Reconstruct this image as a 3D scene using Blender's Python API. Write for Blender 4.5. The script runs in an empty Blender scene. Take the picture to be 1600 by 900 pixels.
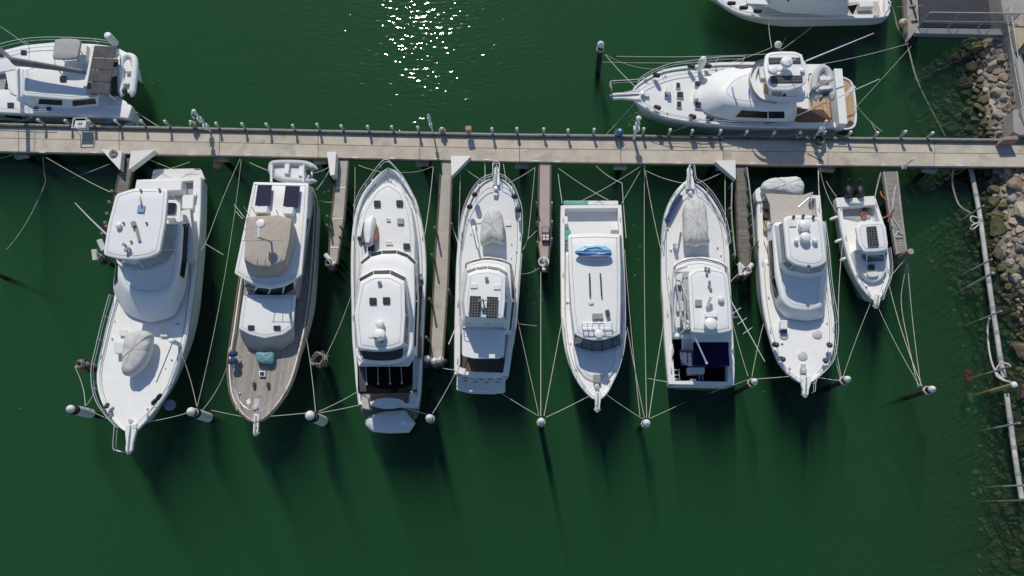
import bpy, bmesh, math, random
from mathutils import Vector, Matrix, noise
R_ = math.radians
random.seed(11)
sc = bpy.context.scene
col = sc.collection

# ------------------------------------------------------------ camera, sky, sun
F, CX, CY, H = 1150.0, 800.0, 450.0, 49.0
dn = Vector((40, -335, -1150)).normalized()
Zc = -dn
Xc = (Vector((1, 0, 0)) - Zc * Zc.x).normalized()
Yc = Zc.cross(Xc)
ROT = Matrix((Xc, Yc, Zc))                      # camera axes -> world axes
CAM = Vector((0, 0, H))
cd = bpy.data.cameras.new('camera'); cam = bpy.data.objects.new('camera', cd); col.objects.link(cam)
cd.sensor_width = 36; cd.lens = F / 1600 * 36; cd.clip_start = .5; cd.clip_end = 5000
cam.matrix_world = Matrix.Translation(CAM) @ ROT.to_4x4()
sc.camera = cam

def W(px, py, z=0.0):
    """point of the place seen in direction (px,py) of the photograph that lies at height z"""
    w = ROT @ Vector((px - CX, CY - py, -F))
    return CAM + w * ((z - H) / w.z)

SUN_EL = R_(44.5)
g = W(677, 0, 0); g = Vector((g.x, g.y, 0)).normalized()      # horizontal direction of the sun
sundir = Vector((g.x * math.cos(SUN_EL), g.y * math.cos(SUN_EL), math.sin(SUN_EL)))
sd = bpy.data.lights.new('sun', 'SUN'); sun = bpy.data.objects.new('sun', sd); col.objects.link(sun)
sd.energy = 2.9; sd.angle = R_(.53); sd.color = (1, .93, .805)
sun.rotation_euler = sundir.to_track_quat('Z', 'Y').to_euler(); sun.location = (0, 0, 60)
wd = bpy.data.worlds.new('World'); sc.world = wd; wd.use_nodes = True
nt = wd.node_tree; nt.nodes.clear()
sky = nt.nodes.new('ShaderNodeTexSky'); sky.sky_type = 'NISHITA'; sky.sun_disc = False
sky.sun_elevation = SUN_EL; sky.sun_rotation = math.atan2(g.x, g.y); sky.dust_density = .6; sky.ozone_density = 6.0; sky.air_density = 1.3
bg = nt.nodes.new('ShaderNodeBackground'); bg.inputs[1].default_value = .08
ow = nt.nodes.new('ShaderNodeOutputWorld')
nt.links.new(sky.outputs[0], bg.inputs[0]); nt.links.new(bg.outputs[0], ow.inputs[0])
vs = sc.view_settings; vs.view_transform = 'Standard'; vs.look = 'None'; vs.gamma = 1; vs.exposure = 0
sc.render.engine = 'CYCLES'
sc.cycles.use_denoising = True
sc.cycles.max_bounces = 6; sc.cycles.transparent_max_bounces = 12; sc.cycles.volume_bounces = 0
sc.cycles.sample_clamp_indirect = 4

# ------------------------------------------------------------ materials
def mat(name, c, rough=.5, var=.06, scale=2.0, metal=0, bump=0, bscale=20, c2=None, spec=.5, detail=4, coat=0):
    m = bpy.data.materials.new(name); m.use_nodes = True
    t = m.node_tree; b = t.nodes['Principled BSDF']
    b.inputs['Roughness'].default_value = rough; b.inputs['Metallic'].default_value = metal
    b.inputs['Specular IOR Level'].default_value = spec
    if coat: b.inputs['Coat Weight'].default_value = coat; b.inputs['Coat Roughness'].default_value = .05
    tc = t.nodes.new('ShaderNodeNewGeometry')
    n = t.nodes.new('ShaderNodeTexNoise'); n.inputs['Scale'].default_value = scale; n.inputs['Detail'].default_value = detail
    n.inputs['Roughness'].default_value = .62
    t.links.new(tc.outputs['Position'], n.inputs['Vector'])
    r = t.nodes.new('ShaderNodeValToRGB'); r.color_ramp.elements[0].position = .3; r.color_ramp.elements[1].position = .7
    lo = c2 if c2 else tuple(x * (1 - var) for x in c)
    hi = c if c2 else tuple(min(1, x * (1 + var)) for x in c)
    r.color_ramp.elements[0].color = (*lo, 1); r.color_ramp.elements[1].color = (*hi, 1)
    t.links.new(n.outputs['Fac'], r.inputs[0]); t.links.new(r.outputs[0], b.inputs['Base Color'])
    if bump:
        n2 = t.nodes.new('ShaderNodeTexNoise'); n2.inputs['Scale'].default_value = bscale; n2.inputs['Detail'].default_value = 4
        t.links.new(tc.outputs['Position'], n2.inputs['Vector'])
        bp = t.nodes.new('ShaderNodeBump'); bp.inputs['Strength'].default_value = 1; bp.inputs['Distance'].default_value = bump
        t.links.new(n2.outputs['Fac'], bp.inputs['Height']); t.links.new(bp.outputs[0], b.inputs['Normal'])
    return m

def streaks(name, c, c2, ang, period, rough=.6, line=.18, wear=.25, cross=0):
    """planks: thin darker seams every `period` metres across direction `ang` (radians), with plank to plank variation"""
    m = mat(name, c, rough, wear, 3.0)
    t = m.node_tree; b = t.nodes['Principled BSDF']; old = b.inputs['Base Color'].links[0].from_socket
    ge = t.nodes.new('ShaderNodeNewGeometry')
    mp = t.nodes.new('ShaderNodeVectorRotate'); mp.rotation_type = 'Z_AXIS'; mp.inputs['Angle'].default_value = -ang
    t.links.new(ge.outputs['Position'], mp.inputs['Vector'])
    sx = t.nodes.new('ShaderNodeSeparateXYZ'); t.links.new(mp.outputs[0], sx.inputs[0])
    def math_(op, a, bb):
        n = t.nodes.new('ShaderNodeMath'); n.operation = op
        for k, v in ((0, a), (1, bb)):
            if v is None: continue
            if isinstance(v, (int, float)): n.inputs[k].default_value = v
            else: t.links.new(v, n.inputs[k])
        return n.outputs[0]
    u = math_('DIVIDE', sx.outputs['Y'], period)
    fr = math_('FRACT', u, None); seam = math_('LESS_THAN', fr, line)
    fl = math_('FLOOR', u, None)
    wn = t.nodes.new('ShaderNodeTexWhiteNoise'); wn.noise_dimensions = '1D'; t.links.new(fl, wn.inputs['W'])
    val = math_('MULTIPLY_ADD', wn.outputs['Value'], .3); t.nodes[-1].inputs[2].default_value = .85
    mx = t.nodes.new('ShaderNodeMix'); mx.data_type = 'RGBA'; mx.blend_type = 'MULTIPLY'; mx.inputs['Factor'].default_value = 1
    t.links.new(old, mx.inputs['A']); cc = t.nodes.new('ShaderNodeCombineColor')
    for k in range(3): t.links.new(val, cc.inputs[k])
    t.links.new(cc.outputs[0], mx.inputs['B'])
    if cross:
        fx = math_('FRACT', math_('DIVIDE', sx.outputs['X'], cross), None); s2 = math_('LESS_THAN', fx, .02 if cross > 1 else line)
        seam = math_('MAXIMUM', seam, s2)
    m2 = t.nodes.new('ShaderNodeMix'); m2.data_type = 'RGBA'; t.links.new(seam, m2.inputs['Factor'])
    t.links.new(mx.outputs['Result'], m2.inputs['A']); m2.inputs['B'].default_value = (*c2, 1)
    t.links.new(m2.outputs['Result'], b.inputs['Base Color'])
    return m

GEL = mat('white_gelcoat', (.85, .85, .84), .5, .03, 1.6, coat=.06, detail=8)
GEL2 = mat('warm_gelcoat', (.775, .77, .75), .5, .05, 1.8, detail=8)
DECK = mat('nonskid_deck', (.85, .85, .835), .7, .04, 2.2, bump=.004, bscale=60, detail=9)
DECKG = mat('grey_deck', (.40, .41, .42), .75, .08, 3)
TRIM = mat('grey_trim', (.30, .31, .32), .5, .06)
GLASS = mat('dark_glass', (.010, .012, .016), .12, .1, spec=.35)
TINT = mat('tinted_screen', (.028, .028, .03), .45, .15, 5, spec=.12)
GLASSB = mat('blue_glass', (.085, .10, .14), .12, .15, spec=.6)
VINYL = mat('clear_vinyl', (.30, .33, .36), .15, .18, 2, spec=.6)
HATCH = mat('smoked_hatch', (.045, .045, .048), .2, .3, 8)
SOLAR = mat('solar_cell', (.035, .03, .06), .18, .15, 4)
CHROME = mat('stainless', (.74, .745, .75), .3, .05, metal=.35)
WPAINT = mat('white_paint', (.74, .74, .73), .45, .05, 4)
CANVAS = mat('tan_canvas', (.485, .42, .355), .9, .08, 3, bump=.02, bscale=4)
TAN2 = mat('pale_tan_awning', (.55, .49, .43), .9, .06, 2, bump=.02, bscale=3)
COVER = mat('grey_boat_cover', (.60, .595, .58), .85, .12, 2.5, bump=.06, bscale=2.6)
COVERW = mat('white_boat_cover', (.70, .695, .68), .8, .08, 2, bump=.09, bscale=2.4)
NAVY = mat('navy_canvas', (.008, .009, .04), .9, .15, 3, spec=.1, bump=.01, bscale=5)
BLACK = mat('black_mesh', (.006, .006, .007), .9, .2, 3, spec=.08)
RUBBER = mat('black_rubber', (.02, .02, .022), .5, .2, 6)
CHAR = mat('charcoal_panel', (.055, .055, .06), .45, .12, 3)
GREYT = mat('grey_inflatable', (.55, .56, .57), .5, .06, 3)
SAIL = mat('grey_sail_cover', (.22, .215, .21), .85, .25, 3, bump=.03, bscale=5)
BIMINI = mat('grey_bimini', (.40, .40, .385), .8, .08, 2, bump=.015, bscale=3)
TEAL = mat('teal_tarp', (.15, .34, .38), .7, .2, 4, bump=.05, bscale=6)
GREEN = mat('sea_green', (.08, .42, .32), .6, .1, 4)
BLUEF = mat('blue_fender_and_shadow', (.03, .06, .16), .4, .1, 4)
PALEB = mat('pale_blue_vinyl', (.25, .36, .62), .45, .08, 4)
ORANGE = mat('orange_red', (.55, .13, .05), .5, .15, 4)
MAROON = mat('maroon_cushion', (.09, .035, .03), .7, .15, 4)
BROWN = mat('brown_cockpit', (.075, .062, .055), .7, .15, 5)
ROPE = mat('pale_rope', (.68, .65, .58), .9, .15, 6)
ROPEM = mat('grey_white_rope', (.56, .53, .47), .9, .3, 5)
ROPEG = mat('weathered_rope', (.34, .31, .26), .9, .3, 6)
CONC = mat('jetty_concrete', (.575, .51, .415), .85, .14, .9, bump=.006, bscale=30, detail=8)
def stain(m, c, scale, th, fac):
    t = m.node_tree; b = t.nodes['Principled BSDF']; old = b.inputs['Base Color'].links[0].from_socket
    ge = t.nodes.new('ShaderNodeNewGeometry'); n = t.nodes.new('ShaderNodeTexNoise'); n.inputs['Scale'].default_value = scale; n.inputs['Detail'].default_value = 7; n.inputs['Roughness'].default_value = .7
    t.links.new(ge.outputs['Position'], n.inputs['Vector'])
    r = t.nodes.new('ShaderNodeValToRGB'); r.color_ramp.elements[0].position = th; r.color_ramp.elements[1].position = th + .09
    r.color_ramp.elements[0].color = (0, 0, 0, 1); r.color_ramp.elements[1].color = (fac, fac, fac, 1)
    t.links.new(n.outputs['Fac'], r.inputs[0])
    x = t.nodes.new('ShaderNodeMix'); x.data_type = 'RGBA'; t.links.new(r.outputs[0], x.inputs['Factor']); t.links.new(old, x.inputs['A']); x.inputs['B'].default_value = (*c, 1)
    t.links.new(x.outputs['Result'], b.inputs['Base Color'])
stain(CONC, (.24, .21, .175), .55, .56, .4); stain(CONC, (.7, .68, .63), 3.5, .68, .55); stain(CONC, (.16, .145, .125), 2.3, .66, .5)
stain(GEL, (.64, .62, .56), 1.4, .62, .22); stain(DECK, (.62, .60, .55), 1.2, .60, .22); stain(GEL2, (.60, .57, .51), 1.3, .58, .3)
FING = mat('finger_concrete', (.45, .415, .365), .85, .12, 1.1, bump=.006, bscale=30, detail=8); stain(FING, (.2, .18, .15), .8, .57, .4); stain(FING, (.7, .68, .63), 4, .68, .5)
CONCB = mat('jetty_concrete_worn', (.54, .475, .385), .85, .16, 1.1, bump=.006, bscale=30, detail=8); stain(CONCB, (.24, .21, .175), .7, .55, .45); stain(CONCB, (.7, .68, .63), 3.5, .67, .55); stain(CONCB, (.16, .145, .125), 2.3, .64, .5)
CONC2 = mat('pale_concrete', (.37, .345, .31), .85, .16, 1.4, bump=.01, bscale=20, detail=8)
PINKC = mat('pink_concrete', (.46, .375, .335), .85, .08, 1.5, bump=.006, bscale=30, detail=8)
BEAM = mat('weathered_beam', (.10, .085, .07), .85, .4, 3, bump=.02, bscale=10)
PIPE = mat('dark_pipe', (.11, .10, .09), .7, .3, 2)
PILE = mat('black_pile', (.03, .027, .024), .75, .4, 4, bump=.02, bscale=12)
PILEW = mat('grey_timber_pile', (.17, .155, .135), .85, .35, 5, bump=.02, bscale=14)
POSTG = mat('green_grey_post', (.36, .37, .345), .8, .2, 5)
YELLOW = mat('faded_yellow_pile', (.36, .29, .14), .7, .3, 4)
BOOM = mat('weathered_boom', (.52, .50, .48), .7, .3, 1.2, bump=.01, bscale=8)
BUOY = mat('yellowed_buoy', (.58, .47, .27), .6, .15, 3)
PINKB = mat('rusty_buoy', (.33, .19, .13), .7, .25, 5)
WEED = mat('mussel_growth', (.06, .052, .04), .9, .6, 7, bump=.06, bscale=9)
WEEDL = mat('bleached_growth', (.30, .27, .23), .9, .6, 9, bump=.06, bscale=9)
REDM = mat('red_plastic', (.5, .04, .03), .5, .1)
BLUER = mat('blue_rope', (.05, .16, .36), .8, .25, 8)
TANB = mat('tan_board', (.45, .37, .25), .7, .08, 2)

# ------------------------------------------------------------ mesh building
def crom(pts, k=6, closed=False):
    n = len(pts); out = []
    P = [Vector(p) for p in pts]
    rng = range(n) if closed else range(n - 1)
    for i in rng:
        if closed: a, b, c, d = P[i - 1], P[i], P[(i + 1) % n], P[(i + 2) % n]
        else: a, b, c, d = P[max(i - 1, 0)], P[i], P[i + 1], P[min(i + 2, n - 1)]
        for j in range(k):
            t = j / k
            out.append(.5 * ((2 * b) + (c - a) * t + (2 * a - 5 * b + 4 * c - d) * t * t + (3 * b - a - 3 * c + d) * t ** 3))
    if not closed: out.append(P[-1])
    return out

def resample(pts, n):
    P = crom(pts, 8); L = [0]
    for a, b in zip(P, P[1:]): L.append(L[-1] + (b - a).length)
    out = []; j = 0
    for i in range(n + 1):
        s = L[-1] * i / n
        while j < len(L) - 2 and L[j + 1] < s: j += 1
        f = (s - L[j]) / max(1e-9, L[j + 1] - L[j]); out.append(P[j].lerp(P[j + 1], min(1, f)))
    return out

def rnd(poly, r=3.0, k=3):
    n = len(poly); out = []
    P = [Vector((p[0], p[1])) for p in poly]
    for i in range(n):
        a, b, c = P[i - 1], P[i], P[(i + 1) % n]
        ra = min(r, (a - b).length * .48); rc = min(r, (c - b).length * .48)
        p0 = b + (a - b).normalized() * ra; p2 = b + (c - b).normalized() * rc
        for j in range(k + 1):
            t = j / k; out.append(p0 * (1 - t) ** 2 + b * 2 * t * (1 - t) + p2 * t * t)
    return out

def ccw(ring):
    return sum(ring[i - 1].x * ring[i].y - ring[i].x * ring[i - 1].y for i in range(len(ring))) > 0

def inset(ring, d, z=None):
    n = len(ring); s = 1 if ccw(ring) else -1; out = []
    for i in range(n):
        def en(a, b):
            e = Vector((b.x - a.x, b.y - a.y, 0))
            return Vector((-e.y, e.x, 0)).normalized() * s if e.length > 1e-6 else Vector((0, 0, 0))
        v = en(ring[i - 1], ring[i]) + en(ring[i], ring[(i + 1) % n])
        if v.length > 1e-6:
            v.normalize()
        p = ring[i] + v * d
        out.append(Vector((p.x, p.y, ring[i].z if z is None else z)))
    return out

def shrink(ring, f, z):
    c = sum(ring, Vector()) / len(ring)
    return [Vector((c.x + (p.x - c.x) * f, c.y + (p.y - c.y) * f, z)) for p in ring]

class MB:
    def __init__(s): s.v = []; s.f = []
    def add(s, vs, fs):
        o = len(s.v); s.v += [Vector(x) for x in vs]; s.f += [tuple(i + o for i in f) for f in fs]; return s
    def loft(s, rings, bot=True, top=True, closed=True):
        n = len(rings[0]); vs = [p for r in rings for p in r]; fs = []
        for i in range(len(rings) - 1):
            for j in range(n if closed else n - 1):
                k = (j + 1) % n
                fs.append((i * n + j, i * n + k, (i + 1) * n + k, (i + 1) * n + j))
        if bot: fs.append(tuple(reversed(range(n))))
        if top: fs.append(tuple((len(rings) - 1) * n + j for j in range(n)))
        return s.add(vs, fs)
    def tube(s, pts, r, n=6, r2=None, caps=True):
        pts = [Vector(p) for p in pts]; rings = []
        for i, p in enumerate(pts):
            d = (pts[min(i + 1, len(pts) - 1)] - pts[max(i - 1, 0)])
            d = d.normalized() if d.length > 1e-9 else Vector((0, 0, 1))
            up = Vector((0, 0, 1)) if abs(d.z) < .92 else Vector((0, 1, 0))
            a = d.cross(up).normalized(); b = a.cross(d)
            rr = r if r2 is None else r + (r2 - r) * i / max(1, len(pts) - 1)
            rings.append([p + (a * math.cos(2 * math.pi * k / n) + b * math.sin(2 * math.pi * k / n)) * rr for k in range(n)])
        return s.loft(rings, caps, caps)
    def lathe(s, c, prof, n=14, axis=None):
        c = Vector(c); rings = []
        q = (Vector(axis).normalized()).to_track_quat('Z', 'Y') if axis is not None else None
        for r, z in prof:
            ring = [Vector((math.cos(2 * math.pi * k / n) * r, math.sin(2 * math.pi * k / n) * r, z)) for k in range(n)]
            rings.append([c + (q @ p if q else p) for p in ring])
        return s.loft(rings)
    def ball(s, c, rx, ry=None, rz=None, n=12, m=7):
        ry = ry or rx; rz = rz or rx; c = Vector(c); rings = []
        for i in range(m + 1):
            a = -math.pi / 2 + math.pi * i / m; q = max(.02, math.cos(a))
            rings.append([c + Vector((math.cos(2 * math.pi * k / n) * rx * q, math.sin(2 * math.pi * k / n) * ry * q, math.sin(a) * rz)) for k in range(n)])
        return s.loft(rings)
    def prism(s, ring, z0, z1, e=.02):
        """ring: world points; plate from z0 up to z1 with a small chamfer"""
        a = [Vector((p.x, p.y, z0)) for p in ring]; b = [Vector((p.x, p.y, z1 - e)) for p in ring]
        return s.loft([a, b, inset(b, e, z1)])
    def slab(s, poly, zt, th=.08, r=1.2, e=.02, k=2):
        return s.prism([W(p[0], p[1], zt) for p in (rnd(poly, r, k) if r else poly)], zt - th, zt, e)
    def box(s, c, dx, dy, dz, ang=0, e=.03):
        c = Vector(c); q = Matrix.Rotation(ang, 3, 'Z')
        ring = [c + q @ Vector((x * dx / 2, y * dy / 2, 0)) for x, y in ((-1, -1), (1, -1), (1, 1), (-1, 1))]
        return s.prism(ring, c.z, c.z + dz, min(e, dx * .3, dy * .3, dz * .3))
    def seg(s, a, b, w, h):
        """rectangular bar from a to b"""
        a, b = Vector(a), Vector(b); d = (b - a).normalized()
        up = Vector((0, 0, 1)) if abs(d.z) < .95 else Vector((0, 1, 0))
        x = d.cross(up).normalized() * w / 2; y = x.cross(d).normalized() * h / 2
        return s.loft([[p - x - y, p + x - y, p + x + y, p - x + y] for p in (a, b)])
    def build(s, name, m, parent=None, loc=None, smooth=35, label=None, cat=None, group=None, kind=None):
        if name in PANES and parent is not None and parent.name in LAST: parent = LAST[parent.name]
        if name in SPLIT:
            up = list(range(len(s.v)))
            def fd(i):
                while up[i] != i: up[i] = up[up[i]]; i = up[i]
                return i
            for f in s.f:
                for k in f[1:]: up[fd(k)] = fd(f[0])
            isl = {}
            for f in s.f: isl.setdefault(fd(f[0]), []).append(f)
            if len(isl) > 1:
                for fs in isl.values():
                    ids = sorted({k for f in fs for k in f}); mp = {k: i for i, k in enumerate(ids)}
                    q = MB(); q.v = [s.v[k] for k in ids]; q.f = [tuple(mp[k] for k in f) for f in fs]
                    SPLIT.discard(name); o = q.build(name, m, parent, loc, smooth, label, cat, group, kind); SPLIT.add(name)
                return o
        if loc is None: loc = parent.matrix_world.translation if parent else s.v[0]
        base = Vector(parent['_o']) if parent is not None else Vector(loc)
        me = bpy.data.meshes.new(name); me.from_pydata([p - base for p in s.v], [], s.f)
        bm = bmesh.new(); bm.from_mesh(me); bmesh.ops.recalc_face_normals(bm, faces=bm.faces); bm.to_mesh(me); bm.free()
        if smooth:
            me.shade_smooth(); me.set_sharp_from_angle(angle=R_(smooth))
        me.materials.append(m)
        o = bpy.data.objects.new(name, me); col.objects.link(o)
        if parent is not None: o.parent = parent; o['_o'] = parent['_o']
        else: o.location = base; o['_o'] = tuple(base)
        tag(o, label, cat, group, kind)
        return o

def tag(o, label=None, cat=None, group=None, kind=None):
    if label: o['label'] = label
    if cat: o['category'] = cat
    if group: o['group'] = group
    if kind: o['kind'] = kind
    return o

def T(name, label, cat, loc, group=None):
    o = bpy.data.objects.new(name, None); col.objects.link(o); o.location = loc; o['_o'] = tuple(loc)
    o.empty_display_size = .3
    return tag(o, label, cat, group)

def Wp(poly, z): return [W(p[0], p[1], z) for p in poly]

LAST = {}
PANES = {'side_window', 'windscreen_pane', 'window', 'windscreen_frame'}
SPLIT = {'hardtop_frame', 'deck_fitting', 'flood_light', 'dinghy_davit', 'awning_post', 'bimini_frame', 'arch_post', 'support_pile', 'side_window', 'window', 'hull_window', 'outrigger_stay'}
def house(par, name, poly, zt, zb, m, base=None, r=4, crown=.05, edge=.08, flare=0, k=3, smooth=24, label=None):
    crown *= .45
    top = Wp(rnd(poly, r, k), zt)
    bot = Wp(rnd(base, r, k), zb) if base else inset(top, -flare, zb)
    mid = [b.lerp(t, max(0, 1 - edge / max(.01, zt - zb))) for b, t in zip(bot, top)]
    rings = [bot, mid, inset(top, edge * .3, zt - edge * .3), inset(top, edge, zt)]
    if crown:
        rings += [shrink(rings[-1], .75, zt + crown * .6), shrink(rings[-1], .35, zt + crown)]
    o = MB().loft(rings).build(name, m, par, smooth=smooth, label=label)
    if name in ('hardtop', 'roof', 'boat_deck_roof', 'cabin_roof', 'saloon_roof', 'cabin', 'foredeck', 'foredeck_step') and zt > 1.9:
        g_ = inset(top, edge + .16, zt + crown * .25 + .004); MB().tube(g_ + [g_[0]], .014, 4).build('moulded_seam', DECKG, o)
    if name in ('cabin', 'wheelhouse', 'saloon', 'flybridge'): LAST[par.name] = o
    return o

def win(mb, top, zt, bot, zb, i, s0, s1, v0, v1, out=.012, th=.03):
    """a pane let into wall i (corner i to i+1) of a house with px corners top at zt and bot at zb"""
    n = len(top); j = (i + 1) % n
    Ti, Tj, Bi, Bj = W(*top[i], zt), W(*top[j], zt), W(*bot[i], zb), W(*bot[j], zb)
    def p(s, v): return Bi.lerp(Bj, s).lerp(Ti.lerp(Tj, s), v)
    q = [p(s0, v0), p(s1, v0), p(s1, v1), p(s0, v1)]
    nn = (q[1] - q[0]).cross(q[3] - q[0]).normalized()
    c = sum(Wp(top, zt), Vector()) / n
    if nn.dot(Vector((q[0].x - c.x, q[0].y - c.y, 0))) < 0: nn = -nn
    mb.loft([[x - nn * th for x in q], [x + nn * out for x in q]])

def rail(par, name, pts, z, h=.65, r=.024, post=1.3, m=CHROME, closed=False, mid=True):
    """px points along a deck edge at deck height z(px,py) or number"""
    zf = z if callable(z) else (lambda x, y: z)
    P = crom([W(x, y, zf(x, y)) for x, y in pts], 6)
    up = Vector((0, 0, h)); mb = MB().tube([p + up for p in P], r)
    if mid: mb.tube([p + up * .5 for p in P], r * .6, 5)
    d = post; last = P[0]
    for p, q in zip(P, P[1:] + [P[-1]]):
        d += (p - last).length; last = p
        if d >= post or p is P[-1]: mb.tube([p, p + up], r * .8, 5); d = 0
    return mb.build(name, m, par)

class Hull:
    """hull and deck swept through stations from the bow back; L and R are the gunwales as seen in the photo"""
    def __init__(s, par, bow, L, R, zb, zs, drops, rim=.13, N=30, flare=.5, rake=1.1, m=GEL, md=DECK, rims=None, boot=None, cap=None, power=1.7, trim=(0, 0)):
        L = [(x + trim[0] * min(1, i / 4), y) for i, (x, y) in enumerate(L)]; R = [(x - trim[1] * min(1, i / 4), y) for i, (x, y) in enumerate(R)]
        s.bow = Vector(bow); s.st = (Vector(L[-1]) + Vector(R[-1])) / 2; s.zb, s.zs, s.pw = zb, zs, power
        s.drops = drops
        Lp = resample([bow] + L, N); Rp = resample([bow] + R, N)
        ax = (W(*s.bow, zb) - W(*s.st, zs)); ax.z = 0; ax.normalize(); s.ax = ax
        out = []; inner = []; deck = []
        for i in range(N + 1):
            t = i / N; z = s.zsh(t)
            l, r = W(*Lp[i], z), W(*Rp[i], z); c = (l + r) / 2; hw = (l - c).length
            k = 1 - flare * (1 - min(1, t / .55)) ** 1.3
            sh = ax * -(rake * (1 - t) ** 3)
            def at(v, f, zz, q=1): return Vector((c.x + (v.x - c.x) * f, c.y + (v.y - c.y) * f, zz)) + sh * q
            rb = 1 + .05 / max(hw, .3)
            zr = z - .22
            row = [at(l, k * .5, -.9, 1.5), at(l, k * .94, -.05), at(l, (k + 1) * .49, z * .5, .45), at(l, 1, zr, .05), at(l, rb, zr + .03, 0), at(l, rb, z - .05, 0), l]
            row2 = [at(r, k * .5, -.9, 1.5), at(r, k * .94, -.05), at(r, (k + 1) * .49, z * .5, .45), at(r, 1, zr, .05), at(r, rb, zr + .03, 0), at(r, rb, z - .05, 0), r]
            rw = rim if rims is None else s.lerpt(rims, t)
            f = max(0.0, 1 - rw / max(hw, .05)) if i else 0
            dz = z - s.lerpt(drops, t)
            li, ri = c + (l - c) * f, c + (r - c) * f
            out.append(row + [li, Vector((li.x, li.y, dz - .03))] + [Vector((ri.x, ri.y, dz - .03)), ri] + row2[::-1])
            deck.append([Vector((c.x + (l.x - c.x) * f * q, c.y + (l.y - c.y) * f * q, dz + .05 * (1 - q * q) * min(1, hw))) for q in (1.0, .6, .2)] +
                        [Vector((c.x + (r.x - c.x) * f * q, c.y + (r.y - c.y) * f * q, dz + .05 * (1 - q * q) * min(1, hw))) for q in (.2, .6, 1.0)])
        mb = MB()
        n = len(out[0]); vs = [p for row in out for p in row]; fs = []
        for i in range(N):
            for j in range(n - 1):
                fs.append((i * n + j, i * n + j + 1, (i + 1) * n + j + 1, (i + 1) * n + j))
            fs.append((i * n + n - 1, i * n, (i + 1) * n, (i + 1) * n + n - 1))
        fs.append(tuple(N * n + j for j in range(9)) + tuple(N * n + j for j in range(9, n)))
        mb.add(vs, fs); s.hull = mb.build('hull', m, par)
        for i0 in (3, N // 3, 2 * N // 3, N - 2):
            for side in (6, 11):
                p = out[i0][side].lerp(out[i0][7 if side == 6 else 10], .5)
                if (out[i0][6] - out[i0][11]).length > 1:
                    MB().seg(p - ax * .17 + Vector((0, 0, .1)), p + ax * .17 + Vector((0, 0, .1)), .06, .05).box(p, .1, .1, .1, 0, .01).build('cleat', CHROME, par)
        fq = random.Random(int(abs(s.bow.x)) + N)
        for _ in range(14):
            i0 = fq.randrange(4, N - 2); side = fq.choice((7, 10)); row = out[i0]
            p = row[side].lerp((row[7] + row[10]) / 2, fq.uniform(.06, .3)); p.z = row[8].z + .03
            k_ = fq.uniform(.035, .075)
            MB().lathe(p, [(k_, 0), (k_, fq.uniform(.03, .14)), (k_ * .6, .15), (.01, .16)], 8).build('deck_fitting', fq.choice((CHROME, TRIM, CHROME, GEL2)), par)
        for side in (7, 10):
            mid_ = 8
            q_ = [row[side].lerp((row[7] + row[10]) / 2, min(.5, .2 / max(.3, (row[7] - row[10]).length))) for row in out[3:-2]]
            MB().tube([Vector((a.x, a.y, row[8].z + .05)) for a, row in zip(q_, out[3:-2])], .02, 4).build('waterway_seam', TRIM, par)
        # the after bulwark closes the deck well
        a, b = out[-1][7], out[-1][10]; l, r = out[-1][6], out[-1][11]
        fw = ax * .22
        tr = MB(); zz = min(out[-1][8].z, a.z - .05)
        q = [l, r, r + fw, l + fw]
        tr.loft([[Vector((p.x, p.y, zz)) for p in q], [Vector((p.x, p.y, l.z - .003)) for p in q]])
        tr.build('transom', m, par)
        m2 = MB(); dn_ = len(deck[0]); vs = [p for row in deck for p in row]
        fs = [(i * dn_ + j, i * dn_ + j + 1, (i + 1) * dn_ + j + 1, (i + 1) * dn_ + j) for i in range(N) for j in range(dn_ - 1)]
        m2.add(vs, fs); s.deck = m2.build('deck', md, par)
        if cap:
            c_ = MB()
            for side in (6, 11): c_.tube([row[side] + Vector((0, 0, .02)) for row in out], .07, 6)
            c_.build('cap_rail', cap, par)
        if boot:
            c_ = MB()
            for side in (4, 13): c_.tube([row[side] for row in out], .035, 5)
            c_.build('rub_rail', boot, par)
    def zsh(s, t): return s.zs + (s.zb - s.zs) * (1 - t) ** s.pw
    def lerpt(s, tab, t):
        if t <= tab[0][0]: return tab[0][1]
        for (a, x), (b, y) in zip(tab, tab[1:]):
            if t <= b: return x + (y - x) * (t - a) / (b - a)
        return tab[-1][1]
    def t(s, x, y):
        d = s.st - s.bow; return max(0, min(1, (Vector((x, y)) - s.bow).dot(d) / d.length_squared))
    def sh(s, x, y): return s.zsh(s.t(x, y))
    def dz(s, x, y): t = s.t(x, y); return s.zsh(t) - s.lerpt(s.drops, t) + .03

RQ = random.Random(77)
def rope(a, b, frm, to, sag=.25, r=None, m=None, name='mooring_rope', kind='white mooring rope', n=14, label=None, mids=()):
    r = r or RQ.uniform(.014, .023); m = m or RQ.choice([ROPE, ROPEM, ROPEM, ROPE]); sag *= RQ.uniform(.9, 1.5)
    P = [Vector(a)] + [Vector(x) for x in mids] + [Vector(b)]
    if len(P) > 2: pts = crom(P, 6)
    else:
        pts = []
        for i in range(n + 1):
            t = i / n; p = P[0].lerp(P[1], t); p.z -= sag * 4 * t * (1 - t); pts.append(p)
    return MB().tube(pts, r, 5).build(name, m, None, label=label or ' '.join(f'{kind} from {frm} to {to}'.split()[:16]), cat='rope', group='mooring ropes')

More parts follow.
